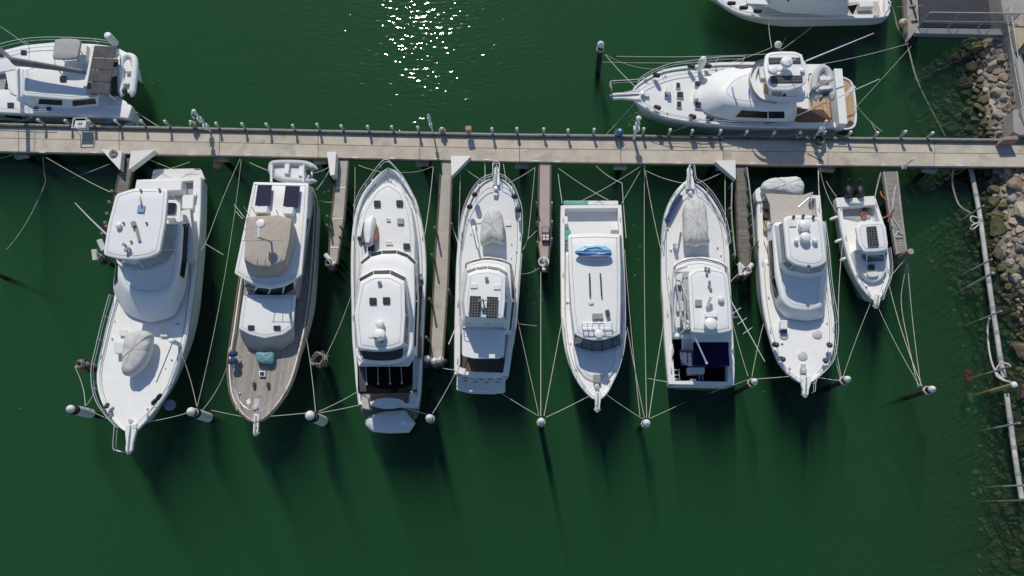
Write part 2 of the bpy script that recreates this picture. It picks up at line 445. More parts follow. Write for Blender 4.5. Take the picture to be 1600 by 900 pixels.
def covered_dinghy(label, poly, zb, h, m, ridge=None, sag=.0, name='covered_dinghy', seed=0):
    """a tender under a laced cover: rounded sides, a ridge along its keel line, folds in the cloth"""
    rnp = [Vector((p[0], p[1])) for p in crom([(x, y, 0) for x, y in poly], 5, True)]
    top = Wp(rnp, zb + h * .55); rings = [inset(top, .10, zb), inset(top, .02, zb + h * .2), inset(top, 0, zb + h * .5)]
    for f, q in ((.95, .7), (.86, .83), (.7, .92), (.5, .97), (.28, 1.0), (.1, 1.0)): rings.append(shrink(top, f, zb + h * q))
    rs = random.Random(seed)
    for i, ring in enumerate(rings):
        if 2 <= i <= 7:
            for j, p in enumerate(ring):
                w = noise.noise(Vector((p.x * 2.3 + seed * 7, p.y * 2.3, i * .35)))
                th = 2 * math.pi * j / len(ring); pl = math.sin(th * 13 + seed) + .6 * math.sin(th * 21 + seed * 2)
                p.z += .08 * w + .022 * pl * (1 if i < 5 else .35 if i < 7 else .1); p.x += .03 * w
    mb = MB().loft(rings)
    o = mb.build(name, m, None, loc=sum(rings[0], Vector()) / len(top), smooth=60, label=label, cat='dinghy')
    n_ = len(top)
    for f in (.14, .25, .36):
        j = int(n_ * f); k = n_ - j
        P_ = [rings[i][j] for i in range(1, 9)] + [rings[i][k] for i in range(8, 0, -1)]
        MB().tube([p + Vector((0, 0, .012)) for p in P_], .013, 4).build('lashing', ROPEM, o)
    return o

def domes(par, name, items, z, m=GEL):
    for x, y, r, h in items:
        mb = MB()
        c = W(x, y, z + h)
        c = Vector((c.x, c.y, z))
        mb.lathe(c, [(r * .55, -.03), (r * .6, h * .2), (r * .98, h * .35), (r, h * .6), (r * .85, h * .85), (r * .45, h * .98), (.02, h)], 16)
        mb.build(name, m, par)

def plates(par, name, polys, z, th, m, r=1.2):
    for p in polys: MB().slab(p, z, th, r).build(name, m, par)

def rect(x0, y0, x1, y1): return [(x0, y0), (x1, y0), (x1, y1), (x0, y1)]
def quad4(c, w, h, a=0):
    q = Matrix.Rotation(a, 2)
    return [tuple(Vector(c) + q @ Vector((x * w / 2, y * h / 2))) for x, y in ((-1, -1), (1, -1), (1, 1), (-1, 1))]
# ------------------------------------------------------------ water, sea bed, shore
def water_material():
    m = bpy.data.materials.new('green_harbour_water'); m.use_nodes = True
    t = m.node_tree; t.nodes.clear(); N = t.nodes.new; K = t.links.new
    out = N('ShaderNodeOutputMaterial'); ge = N('ShaderNodeNewGeometry')
    mp = N('ShaderNodeMapping'); mp.inputs['Scale'].default_value = (.38, 1.0, 1.0); K(ge.outputs['Position'], mp.inputs['Vector'])
    n1 = N('ShaderNodeTexNoise'); n1.inputs['Scale'].default_value = 3.9; n1.inputs['Detail'].default_value = 0.6; n1.inputs['Roughness'].default_value = .5
    n2 = N('ShaderNodeTexNoise'); n2.inputs['Scale'].default_value = .32; n2.inputs['Detail'].default_value = 1
    K(mp.outputs[0], n1.inputs['Vector']); K(mp.outputs[0], n2.inputs['Vector'])
    b2 = N('ShaderNodeBump'); b2.inputs['Distance'].default_value = .10; K(n2.outputs['Fac'], b2.inputs['Height'])
    b1 = N('ShaderNodeBump'); b1.inputs['Distance'].default_value = .0405; K(n1.outputs['Fac'], b1.inputs['Height']); K(b2.outputs[0], b1.inputs['Normal'])
    fr = N('ShaderNodeFresnel'); fr.inputs['IOR'].default_value = 1.33; K(b1.outputs[0], fr.inputs['Normal'])
    tr = N('ShaderNodeBsdfTransparent'); gl = N('ShaderNodeBsdfGlossy'); gl.inputs['Roughness'].default_value = .035
    K(b1.outputs[0], gl.inputs['Normal'])
    mx = N('ShaderNodeMixShader'); K(fr.outputs[0], mx.inputs[0]); K(tr.outputs[0], mx.inputs[1]); K(gl.outputs[0], mx.inputs[2])
    K(mx.outputs[0], out.inputs['Surface'])
    s = N('ShaderNodeVolumeScatter'); s.inputs['Color'].default_value = (.115, .53, .175, 1); s.inputs['Density'].default_value = .18; s.inputs['Anisotropy'].default_value = 0
    a = N('ShaderNodeVolumeAbsorption'); a.inputs['Color'].default_value = (.1, .54, .28, 1); a.inputs['Density'].default_value = .162
    ad = N('ShaderNodeAddShader'); K(s.outputs[0], ad.inputs[0]); K(a.outputs[0], ad.inputs[1]); K(ad.outputs[0], out.inputs['Volume'])
    return m
WATER = water_material()
ring = [Vector((x, y, 0)) for x, y in ((-260, -200), (260, -200), (260, 320), (-260, 320))]
MB().loft([[Vector((p.x, p.y, -13)) for p in ring], ring]).build('water', WATER, loc=(0, 0, 0), smooth=0, kind='structure')
BED = mat('silty_seabed', (.05, .055, .035), .9, .3, .6)
MB().add([(-900, -900, -12.6), (900, -900, -12.6), (900, 900, -12.6), (-900, 900, -12.6)], [(0, 1, 2, 3)]).build('seabed', BED, loc=(0, 0, -12.6), smooth=0, kind='structure')

WL = [W(x, y, 0) for x, y in ((1548, -60), (1548, 30), (1530, 72), (1520, 100), (1525, 122), (1526, 166), (1538, 200), (1543, 262), (1548, 300), (1549, 383), (1562, 425), (1584, 458), (1598, 500), (1612, 560), (1625, 700), (1650, 1000))]
def wlx(y):
    P = WL
    if y >= P[0].y: return P[0].x
    for a, b in zip(P, P[1:]):
        if y >= b.y: return a.x + (b.x - a.x) * (a.y - y) / (a.y - b.y)
    return P[-1].x
QUAY = 1.75
JY0, JY1 = W(1590, 262, 1.2).y - .2, W(1590, 221, 1.2).y + .3
def bankz(x, y):
    d = x - wlx(y)
    z = min(QUAY - .05, d * .58) if d > 0 else max(-12.6, d * .62 - .02)
    q = .16 * noise.noise(Vector((x * .9, y * .9, 3))) + .09 * noise.noise(Vector((x * 2.3, y * 2.3, 9)))
    z += (q if d < 2.8 else 0) - (.12 if d < 2.8 else 0)
    return min(z, .55) if JY0 < y < JY1 else z
SOIL = mat('bank_rubble', (.40, .34, .27), .95, .4, 4, bump=.05, bscale=7, c2=(.17, .145, .115))
t_ = SOIL.node_tree; b_ = t_.nodes['Principled BSDF']; old = b_.inputs['Base Color'].links[0].from_socket
ge_ = t_.nodes.new('ShaderNodeNewGeometry'); sx_ = t_.nodes.new('ShaderNodeSeparateXYZ'); t_.links.new(ge_.outputs['Position'], sx_.inputs[0])
mr_ = t_.nodes.new('ShaderNodeMapRange'); mr_.inputs['From Min'].default_value = .25; mr_.inputs['From Max'].default_value = -.15; t_.links.new(sx_.outputs['Z'], mr_.inputs['Value'])
mx_ = t_.nodes.new('ShaderNodeMix'); mx_.data_type = 'RGBA'; t_.links.new(mr_.outputs[0], mx_.inputs['Factor']); t_.links.new(old, mx_.inputs['A']); mx_.inputs['B'].default_value = (.018, .021, .010, 1)
t_.links.new(mx_.outputs['Result'], b_.inputs['Base Color'])
m = MB(); vs = []; fs = []; NY, NX = 150, 60
for i in range(NY + 1):
    y = 42 - i * 68 / NY
    for j in range(NX + 1):
        d = -18 + 24 * j / NX
        x = wlx(y) + d; vs.append((x, y, bankz(x, y)))
for i in range(NY):
    for j in range(NX):
        a = i * (NX + 1) + j; fs.append((a, a + 1, a + NX + 2, a + NX + 1))
m.add(vs, fs).build('shore_bank', SOIL, loc=(30, 10, 0), kind='structure')

# quay behind the bank: pavement strip at the upper right
qz = QUAY
MB().prism(Wp([(1574, 40), (1590, 110), (1600, 168), (1583, 172), (1584, 206), (1592, 211), (1760, 211), (1760, -80), (1553, -80), (1561, -20), (1566, 10), (1569, 30)], qz), -.4, qz, .03).build('quay_pavement', CONC2, loc=W(1640, 100, qz), kind='structure')

def rock_mesh(i, sub=3):
    bm = bmesh.new(); bmesh.ops.create_icosphere(bm, subdivisions=sub, radius=1)
    rs = random.Random(i * 13 + 5); planes = []
    for k in range(9):
        v = Vector((rs.gauss(0, 1), rs.gauss(0, 1), rs.gauss(0, 1))).normalized(); planes.append((v, rs.uniform(.45, .8)))
    sx, sy, sz = rs.uniform(1.0, 1.5), rs.uniform(.9, 1.2), rs.uniform(.7, 1.0)
    for v in bm.verts:
        p = v.co.copy()
        for nn, d in planes:
            e = p.dot(nn) - d
            if e > 0: p -= nn * e * .97
        p *= 1 + .07 * noise.noise(p * 2.2 + Vector((i * 3.1, 0, 0))) + .06 * noise.noise(p * 6 + Vector((0, i * 2.3, 0)))
        v.co = Vector((p.x * sx, p.y * sy, p.z * sz))
    me = bpy.data.meshes.new('boulder'); bm.to_mesh(me); bm.free(); me.shade_smooth(); me.set_sharp_from_angle(angle=R_(16))
    return me
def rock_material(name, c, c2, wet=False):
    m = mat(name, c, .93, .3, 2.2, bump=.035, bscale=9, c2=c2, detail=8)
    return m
ROCKS = [rock_material('pale_limestone', (.57, .49, .40), (.33, .28, .225)), rock_material('buff_limestone', (.57, .475, .365), (.34, .28, .215)), rock_material('grey_stone', (.42, .38, .335), (.23, .205, .18)), rock_material('brown_stone', (.40, .32, .25), (.2, .16, .125))]
ALGAE = [rock_material('algae_rock', (.17, .175, .07), (.05, .055, .025)), rock_material('olive_rock', (.20, .165, .09), (.065, .055, .035))]
variants = {}
for k in range(9):
    for mi, mm in enumerate(ROCKS + ALGAE):
        me = rock_mesh(k) if mi == 0 else variants[(k, 0)].copy()
        me.materials.clear(); me.materials.append(mm); variants[(k, mi)] = me
rs = random.Random(5)
def in_view(p): 
    v = ROT.transposed() @ (p - CAM); 
    return -20 < CX + F * v.x / -v.z < 1640 and -40 < CY - F * v.y / -v.z < 930
placed = []
tries = 0
while tries < 30000 and len(placed) < 1400:
    tries += 1
    y = rs.uniform(-22, 36); d = rs.uniform(-2.6, 4.0)
    big = rs.random()
    r = rs.uniform(.46, .68) if tries < 90 else rs.uniform(.28, .42) if tries < 2200 else rs.uniform(.19, .3) if tries < 12000 else rs.uniform(.13, .2)
    if d < -.8: r *= .8
    x = wlx(y) + d
    P_ = W(1572 + (y < 14) * 100, 60, QUAY)
    p = Vector((x, y, bankz(x, y)))
    v = ROT.transposed() @ (p - CAM); px, py = CX + F * v.x / -v.z, CY - F * v.y / -v.z
    if py < 235 and px > 1571 + (py - 60) * .14 - (14 if py > 170 else 0) - r * 12: continue
    if 206 < py < 262: 
        if r > .36 or rs.random() < .4: continue
    if py < 62 or not in_view(p): continue
    if any((a.x - x) ** 2 + (a.y - y) ** 2 < ((ra + r) * .84) ** 2 for a, ra in placed): continue
    placed.append((p, r))
above = [(p, r) for p, r in placed if p.x - wlx(p.y) > -.55]
below = [(p, r) for p, r in placed if p.x - wlx(p.y) <= -.55]
above.sort(key=lambda q: -q[1])
stuff_rocks = MB()
def rock_at(me_key, p, r):
    o = bpy.data.objects.new('boulder', variants[me_key]); col.objects.link(o)
    o.location = p + Vector((0, 0, r * .22)); o.rotation_euler = (rs.uniform(-.35, .35), rs.uniform(-.35, .35), rs.uniform(0, 6.3)); o.scale = (r, r, r)
    return o
for p, r in above[:290]:
    d = p.x - wlx(p.y)
    wet = d < (.1 if p.y > JY0 else .35) + rs.random() * .5
    o = rock_at((rs.randrange(9), 4 + rs.randrange(2) if wet else rs.randrange(4)), p, r)
    tag(o, 'olive algae covered boulder at the waterline of the rocky bank' if wet else 'dry buff grey boulder on the rocky bank beside the jetty', 'boulder', 'boulders of the rocky bank')
def stuff(items, name, mm, label):
    M_ = MB()
    for p, r in items:
        me = variants[(rs.randrange(9), 0)]
        q = Matrix.Rotation(rs.uniform(0, 6.3), 3, 'Z') @ Matrix.Rotation(rs.uniform(-.3, .3), 3, 'X')
        M_.add([p + Vector((0, 0, r * .2)) + q @ (v.co * r) for v in me.vertices], [tuple(f.vertices) for f in me.polygons])
    if M_.v: tag(M_.build(name, mm, label=label, cat='rocks', kind='stuff'))
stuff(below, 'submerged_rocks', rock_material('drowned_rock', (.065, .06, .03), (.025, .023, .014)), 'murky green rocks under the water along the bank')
peb = []
for _ in range(800):
    y = rs.uniform(-20, 36); d = rs.uniform(-3.2, 4.2); x = wlx(y) + d; p = Vector((x, y, bankz(x, y)))
    v = ROT.transposed() @ (p - CAM); px, py = CX + F * v.x / -v.z, CY - F * v.y / -v.z
    if py < 235 and px > 1574 + (py - 60) * .14 - (12 if py > 170 else 0): continue
    peb.append((p, rs.uniform(.09, .2)))
stuff([q for q in peb if q[0].x - wlx(q[0].y) > 0] + above[290:], 'small_stones', ROCKS[2], 'small loose stones between the boulders of the bank')
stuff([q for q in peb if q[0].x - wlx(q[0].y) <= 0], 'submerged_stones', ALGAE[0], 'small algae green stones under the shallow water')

# ------------------------------------------------------------ jetty
JZ = 1.2
TOPE = [(-60, 196), (0, 197.5), (400, 206), (800, 214), (1200, 218), (1600, 222.5), (1680, 223)]
BOTE = [(-60, 235), (0, 236.5), (400, 244), (800, 252.5), (1200, 257.5), (1600, 261), (1680, 261.5)]
def ey(tab, x):
    for a, b in zip(tab, tab[1:]):
        if x <= b[0]: return a[1] + (b[1] - a[1]) * (x - a[0]) / (b[0] - a[0])
jetty = T('jetty', 'long pale concrete jetty running across the harbour from left edge to rocky bank', 'jetty', W(800, 233, 0))
pk_ = random.Random(2); cuts = [-60, 29, 186, 343, 497, 656, 812, 970, 1130, 1294, 1460, 1680]
for a, b in zip(cuts, cuts[1:]):
    for u0, u1 in ((0, .47), (.47, 1)):
        def e(x, u): return (x, ey(TOPE, x) * (1 - u) + ey(BOTE, x) * u)
        xs = [a + .35] + [x for x in (0, 400, 800, 1200, 1600) if a < x < b] + [b - .35]
        du = .008
        poly = [e(x, u0 + du) for x in xs] + [e(x, u1 - du) for x in xs[::-1]]
        MB().prism(Wp(poly, JZ), JZ - .22, JZ, .012).build('deck_panel', pk_.choice((CONC, CONC, CONCB)), jetty)
m = MB()
for (x0, y0), (x1, y1) in zip(BOTE, BOTE[1:]):
    m.seg(W(x0, y0 - 1.2, JZ - .33) , W(x1, y1 - 1.2, JZ - .33), .22, .62)
m.build('front_beam', BEAM, jetty)
m = MB()
for (x0, y0), (x1, y1) in zip(TOPE, TOPE[1:]):
    m.seg(W(x0, y0 - .6, JZ - .25), W(x1, y1 - .6, JZ - .25), .25, .52)
m.build('back_beam', BEAM, jetty)
m = MB()
for (x0, y0), (x1, y1) in zip(TOPE, TOPE[1:]): m.tube([W(x0, y0 - 1.5, JZ + .14), W(x1, y1 - 1.5, JZ + .14)], .085, 8)
m.build('kerb_pipe', PIPE, jetty)
m = MB()
for (x0, y0), (x1, y1) in zip(TOPE, TOPE[1:]): m.seg(W(x0, y0 - 3.4, JZ + .05), W(x1, y1 - 3.4, JZ + .05), .09, .2)
m.build('outer_rail', POSTG, jetty)
m = MB()
for x in range(-30, 1680, 60):
    m.seg(W(x, ey(TOPE, x) - 3.5, JZ + .02), W(x, ey(TOPE, x) + 1, JZ + .02), .1, .1)
m.build('kerb_bracket', PIPE, jetty)
UND = mat('underside_concrete', (.2, .18, .16), .9, .2, 2)
for x in (35, 186, 346, 501, 660, 815, 969, 1130, 1292, 1452):
    a, b = W(x, ey(TOPE, x) + 2, .55), W(x, ey(BOTE, x) + 9, .55)
    m = MB().seg(a, b, .95, .42); m.build('crosshead', CONC2, jetty)
    m = MB()
    for f in (.2, .85):
        p = a.lerp(b, f); m.tube([(p.x, p.y, -12), (p.x, p.y, .5)], .2, 10)
    m.build('support_pile', PILE, jetty)

for i, (x, y) in enumerate(((68, 239), (150, 239.5), (300, 242), (388, 243.5), (470, 245), (556, 247.5), (614, 248.5), (683, 249.5), (760, 251), (836, 252.5), (872, 253.5), (1003, 255), (1060, 256), (1175, 257), (1279, 258.5), (1380, 259), (1500, 260))):
    c = W(x, y, JZ); m = MB().seg(c + Vector((-.22, 0, .12)), c + Vector((.22, 0, .12)), .07, .06); m.box(c, .16, .1, .12, 0, .01); m.build('mooring_cleat', WPAINT, jetty)
# posts along the back edge
POSTS = [59.5, 100, 138.7, 178, 218, 257.5, 297.5, 335, 376, 416.5, 455, 494, 532.5, 573, 612, 651, 690.5, 730.5, 769, 808, 848.5, 888, 927.5, 968, 1007, 1047, 1082.5, 1128, 1168, 1210, 1250, 1290.7, 1332, 1374, 1415.7, 1457.5]
PY = [185, 187, 187.5, 187.5, 189, 189.5, 190, 190.5, 192, 193, 193.7, 193.7, 194.5, 196.5, 196.5, 197, 198, 200, 200, 200, 201, 201.5, 201.5, 202, 201.7, 202.5, 203, 203, 203.7, 205, 206, 205.5, 205.5, 206, 205.5, 206]
ORD = ['first', 'second', 'third', 'fourth', 'fifth', 'sixth', 'seventh', 'eighth', 'ninth', 'tenth', 'eleventh', 'twelfth', 'thirteenth', 'fourteenth', 'fifteenth', 'sixteenth', 'seventeenth', 'eighteenth', 'nineteenth', 'twentieth']
proto = None
for i, (x, y) in enumerate(zip(POSTS, PY)):
    top = W(x, y, JZ + 1.0)
    base = Vector((top.x, top.y, JZ - .4))
    side, k = ('left', i) if i < 18 else ('right', 35 - i)
    lab = f'{ORD[k]} short post from the {side} along the jetty back edge'
    if i == 16: lab = 'grey capped post by the thin pole, wrapped in pale rope, on the jetty back edge'
    if i == 17: lab = 'jetty back edge post topped with a pink red box'
    if i == 23: lab = 'jetty back edge post hung with coils of blue rope'
    if proto is None:
        t = T('jetty_post', lab, 'post', base, 'posts along the jetty back edge')
        MB().tube([base, base + Vector((0, 0, 1.15))], .085, 8).build('post', POSTG, t)
        c0 = MB(); c0.lathe(base + Vector((0, 0, 1.15)), [(.10, 0), (.115, .04), (.115, .18), (.07, .25), (.01, .27)], 10); c0.build('cap', WPAINT, t)
        proto = t
    else:
        t = proto.copy(); col.objects.link(t); t.location = base; t['label'] = lab; t['_o'] = tuple(base)
        for c in proto.children:
            d = c.copy(); col.objects.link(d); d.parent = t; d['_o'] = tuple(base)
    rr = Matrix.Rotation(rs.uniform(-.05, .05), 4, 'X') @ Matrix.Rotation(rs.uniform(-.05, .05), 4, 'Y')
    t.rotation_euler = rr.to_euler(); t.scale = (1, 1, rs.uniform(.93, 1.06))
    if i == 17:
        MB().box(base + Vector((0, 0, .95)), .42, .34, .5, .1).build('meter_box', mat('faded_pink_box', (.45, .22, .19), .6, .15, 4), t)
    if i in (16, 6, 30):
        c = MB()
        for q in range(3):
            c.tube([base + Vector((math.cos(a / 8 * 6.3) * (.14 + .03 * q), math.sin(a / 8 * 6.3) * (.14 + .03 * q), (.75 + q * .13))) for a in range(9)], .06, 5)
        c.build('rope_wrap', ROPEG, t)
    if i == 23:
        c = MB()
        for q in range(7):
            r0 = .18 + .05 * (q % 3)
            c.tube([base + Vector((math.cos(a / 12 * 6.3) * r0, math.sin(a / 12 * 6.3) * r0 - .05, (.6 + q * .09) + .05 * math.sin(a))) for a in range(13)], .035, 5)
        o = c.build('rope_coil', BLUER, None, label='tangled coil of blue rope hung over a jetty post', cat='rope')

# tall service poles
def pole(head, base, lab, r=.07, boxes=(), arm=None, z0=JZ, mm=WPAINT):
    b = W(*base, z0); best = min((abs((W(*head, z) - b).xy.length), z) for z in [z0 + .6 + .05 * k for k in range(60)])
    z = best[1]; tp = W(*head, z); b = Vector((tp.x * .5 + b.x * .5, tp.y * .5 + b.y * .5, z0)); tp = Vector((tp.x, tp.y, z))
    t = T('service_pole', lab, 'service pole', b)
    MB().tube([b, tp], r, 8).build('shaft', mm, t)
    MB().box(b, .34, .34, .04, 0, .01).build('base_plate', TRIM, t)
    for f, w, h in boxes:
        p = b.lerp(tp, f); MB().box(p + Vector((0, -.05, 0)), w, w * .8, h, .1).build('meter_box', WPAINT, t)
    MB().lathe(tp, [(r * 1.5, -.05), (r * 1.7, .05), (r, .14), (.01, .17)], 10).build('pole_cap', WPAINT, t)
    if arm: MB().tube(crom([tp, tp + Vector((arm[0] * .3, arm[1] * .3, .12)), tp + Vector((arm[0], arm[1], -.05)), tp + Vector((arm[0], arm[1], -.45))], 4), .06, 6).build('lamp_arm', WPAINT, t)
    return t
pole((303, 174), (329, 206), 'white bent pole with lamp arm at the left of the jetty back edge', .09, ((.55, .3, .5), (.2, .34, .5)), (-.12, -.3))
pole((669.5, 181), (677, 211), 'thin white pole with small boxes between the posts near the jetty middle', .055, ((.5, .22, .35), (.75, .2, .5)))
pole((998, 185), (990.5, 217), 'stout white service pole with fittings beside the blue rope post', .11, ((.5, .42, .3), (.72, .3, .3)), None)
hp = pole((1291, 190), (1272, 219), 'white service pole with a black hose coil in the teak stern yacht shadow', .07, ((.55, .3, .4),))
c = MB(); hc = W(1279, 221, JZ + .45)
for q in range(4): c.tube([hc + Vector((math.cos(a / 14 * 6.3) * (.26 + .02 * q), math.sin(a / 14 * 6.3) * (.26 + .02 * q), .07 * q)) for a in range(15)], .035, 5)
c.build('hose_coil', RUBBER, None, label='coil of black hose hanging beside a white service pole', cat='hose')

# white wheeled cart by the left of the jetty
c0 = W(137, 203, JZ); t = T('hose_cart', 'white framed box cart standing on the jetty beside the catamaran', 'cart', c0)
MB().box(c0 + Vector((0, 0, .45)), .8, .55, .5, 0).build('cabinet', WPAINT, t)
MB().box(c0 + Vector((.02, 0, .95)), .3, .2, .05, 0).build('lid', TRIM, t)
fr = MB()
for dx in (-.48, .48):
    fr.tube([c0 + Vector((dx, -.4, 0)), c0 + Vector((dx, -.4, 1.05)), c0 + Vector((dx, .38, 1.05)), c0 + Vector((dx, .38, 0))], .035, 5)
fr.tube([c0 + Vector((-.48, -.4, 1.05)), c0 + Vector((.48, -.4, 1.05))], .035, 5); fr.tube([c0 + Vector((-.48, .38, 1.05)), c0 + Vector((.48, .38, 1.05))], .035, 5)
fr.build('frame', WPAINT, t)

# ------------------------------------------------------------ finger piers
def finger(lab, Lx, Rx, z, mm, name='finger_pier', beams=BEAM, n=0, edge=WPAINT, joints=()):
    """Lx, Rx: photo points down the two edges from the jetty outwards"""
    base = W(*Lx[0], 0); t = T(name, lab, 'finger pier', base)
    L = [W(*p, z) for p in Lx]; Rr = [W(*p, z) for p in Rx]
    ring = L + Rr[::-1]
    MB().prism(ring, z - .14, z, .012).build('walkway', mm, t)
    for side in (L, Rr):
        m = MB()
        for a, b in zip(side, side[1:]): m.seg(a + Vector((0, 0, -.12)), b + Vector((0, 0, -.12)), .13, .3)
        m.build('edge_beam', beams, t)
    m = MB()
    for f in (.35, .92):
        a = L[0].lerp(L[-1], f); b = Rr[0].lerp(Rr[-1], f)
        for q in (.15, .85):
            p = a.lerp(b, q); m.tube([(p.x, p.y, -12), (p.x, p.y, z - .15)], .13, 8)
    m.build('support_pile', PILE, t)
    for f in joints:
        a = L[0].lerp(L[-1], f); b = Rr[0].lerp(Rr[-1], f)
        MB().seg(a + Vector((0, 0, .012)), b + Vector((0, 0, .012)), .09, .03).build('joint_strip', WPAINT, t)
    return t
def ang_of(a, b): v = W(*b, 1) - W(*a, 1); return math.atan2(v.y, v.x)
PLK1 = streaks('grey_planks_left', (.20, .18, .16), (.05, .045, .04), ang_of((194, 249), (172, 400)) + math.pi / 2, .2)
PLK5 = streaks('grey_planks_right', (.19, .175, .16), (.045, .04, .035), ang_of((1156, 258), (1164, 415)) + math.pi / 2, .17)
PLK6 = streaks('pale_planks', (.30, .28, .25), (.10, .09, .08), ang_of((1391, 268), (1408, 392)) + math.pi / 2, .16)
finger('grey planked finger pier half hidden under the tall white sportfisher', [(191, 247), (180, 302), (168, 395)], [(209, 247), (200, 302), (186, 398)], 1.0, PLK1)
finger('grey finger pier with white joint strips beside the teak decked trawler', [(528, 250), (517, 346), (513, 412)], [(545, 249), (538, 340), (527, 412)], 1.02, FING, joints=(.28, .58, .85))
finger('long plain grey finger pier between the black awning yacht and twin solar cruiser', [(690, 251), (680.5, 392), (671, 568)], [(707, 251), (700, 440), (691.5, 568)], 1.02, FING)
finger('pinkish finger pier between the twin solar cruiser and the kayak cruiser', [(842.5, 253), (840.5, 380), (845, 424)], [(860.5, 253), (860, 375), (855, 424)], 1.02, PINKC)
finger('planked finger pier with side rails between the navy and tan awning cruisers', [(1149, 257), (1153, 383), (1157, 420)], [(1164, 257), (1173, 383), (1171, 420)], 1.0, PLK5)
finger('narrow pale gangway finger pier right of the small outboard boat', [(1381, 268), (1388, 318), (1402, 397)], [(1401, 268), (1408.5, 335), (1416, 393)], 1.0, PLK6, beams=CONC2)

# ------------------------------------------------------------ white corner boxes on the jetty
def gusset(poly, lab, z=JZ + .5, zb=JZ + .0, r=.6, side=None):
    t = T('dock_box', lab, 'dock box', W(*poly[0], JZ))
    ring = [W(x, y, z) for x, y in rnd(poly, r, 1)]
    MB().prism(ring, zb, z - .06, .01).build('body', GEL2, t)
    MB().prism(inset(ring, -.02), z - .06, z, .02).build('lid', GEL2, t)
    return t
gusset([(158, 233), (190, 236), (187, 265)], 'triangular white dock box with a rope coil on it, left of the first finger pier')
gusset([(205, 236), (242, 234), (201, 265)], 'triangular white dock box right of the first finger pier')
gusset([(511, 237.5), (525, 237.5), (522.5, 273), (516, 274)], 'tapered white dock box at the root of the trawler finger pier', JZ + .75)
gusset([(705, 243.5), (736, 244), (705.5, 275)], 'triangular white dock box above the twin solar cruiser')
gusset([(1117, 251.5), (1149, 250.5), (1149.5, 280)], 'triangular white dock box above the navy awning cruiser')
def coil(c, r, n, mm, lab, th=.04):
    m = MB(); q = random.Random(int(c.x * 10))
    for k in range(n):
        rr = r * (.45 + .55 * k / n); ox, oy = q.uniform(-.04, .04), q.uniform(-.04, .04)
        m.tube([c + Vector((ox + math.cos(a / 14 * 6.3) * rr, oy + math.sin(a / 14 * 6.3) * rr, q.uniform(0, .1))) for a in range(15)], th, 5)
    return m.build('rope_coil', mm, None, label=lab, cat='rope')
coil(W(178, 240, JZ + .53), .3, 6, ROPEG, 'grey rope coil lying on the left triangular dock box')

# ------------------------------------------------------------ piles
def zfrom(head, base):
    b = W(*base, 0); return min(((W(*head, z) - b).xy.length, z) for z in [.6 + .05 * k for k in range(70)])[1]
def pile(head, lab, z=None, base=None, r=.16, body=PILE, cap=True, sleeve=None, cat='pile', group='mooring piles standing in the water'):
    if z is None: z = zfrom(head, base)
    tp = W(*head, z); b = W(*base, 0) if base else Vector((tp.x, tp.y, 0))
    t = T('mooring_pile', lab, cat, (tp.x, tp.y, 0), group)
    b0 = Vector((tp.x + (b.x - tp.x) * .5, tp.y + (b.y - tp.y) * .5, 0)); d = (tp - b0).normalized()
    MB().tube([b0 - d * 11, tp], r, 12).build('shaft', body, t)
    if cap:
        MB().lathe(tp, [(r * 1.2, -.14), (r * 1.25, .0), (r * 1.1, .08), (r * .6, .2), (.02, .27)], 14, d).build('cap', GEL2, t)
    if sleeve:
        a, q = sleeve; L = (tp - b0).length
        MB().tube([tp - d * L * a, tp - d * L * q], r * 1.45, 14).build('fender_sleeve', GEL2, t)
        MB().tube([tp - d * L * (a * .6), tp - d * L * a * .98], r * 1.5, 14).build('black_band', RUBBER, t)
    return t, tp, b0
pile((109.6, 639), 'mooring pile with long white fender sleeve off the sportfisher bow', base=(147, 648), r=.21, sleeve=(.22, .85))
pile((298, 643), 'mooring pile with short white sleeve between the sportfisher and the trawler', base=(326, 655), r=.22, sleeve=(.3, .95))
pile((484, 649), 'stubby mooring pile in a white sleeve right of the trawler bow', base=(505, 659), r=.24, sleeve=(.28, .95))
pile((670.7, 653), 'white capped mooring pile near the black awning yacht stern', z=2.4, r=.19)
pile((845.5, 658.5), 'white capped mooring pile between the twin solar cruiser and the kayak cruiser', z=2.4, r=.19)
pile((1010.5, 661), 'white capped mooring pile off the kayak cruiser bow', z=2.4, r=.19)
pile((1179, 596), 'white capped mooring pile between the navy and tan awning cruisers', base=(1157, 610), r=.16)
pile((1324.5, 592.5), 'white capped mooring pile right of the tan awning cruiser bow', base=(1300, 604), r=.17)
pile((1457, 608), 'lone white capped mooring pile right of the small outboard boat', base=(1421, 621), r=.17)
pile((938.7, 69), 'tall black mooring pile off the bow of the teak stern yacht', base=(936, 110), r=.2)
pile((1215.8, 69), 'black mooring pile behind the flybridge of the teak stern yacht', base=(1210, 105), r=.2)
pile((-6, 428), 'dark pile stub at the left edge of the picture', z=.8, r=.16, cap=False)
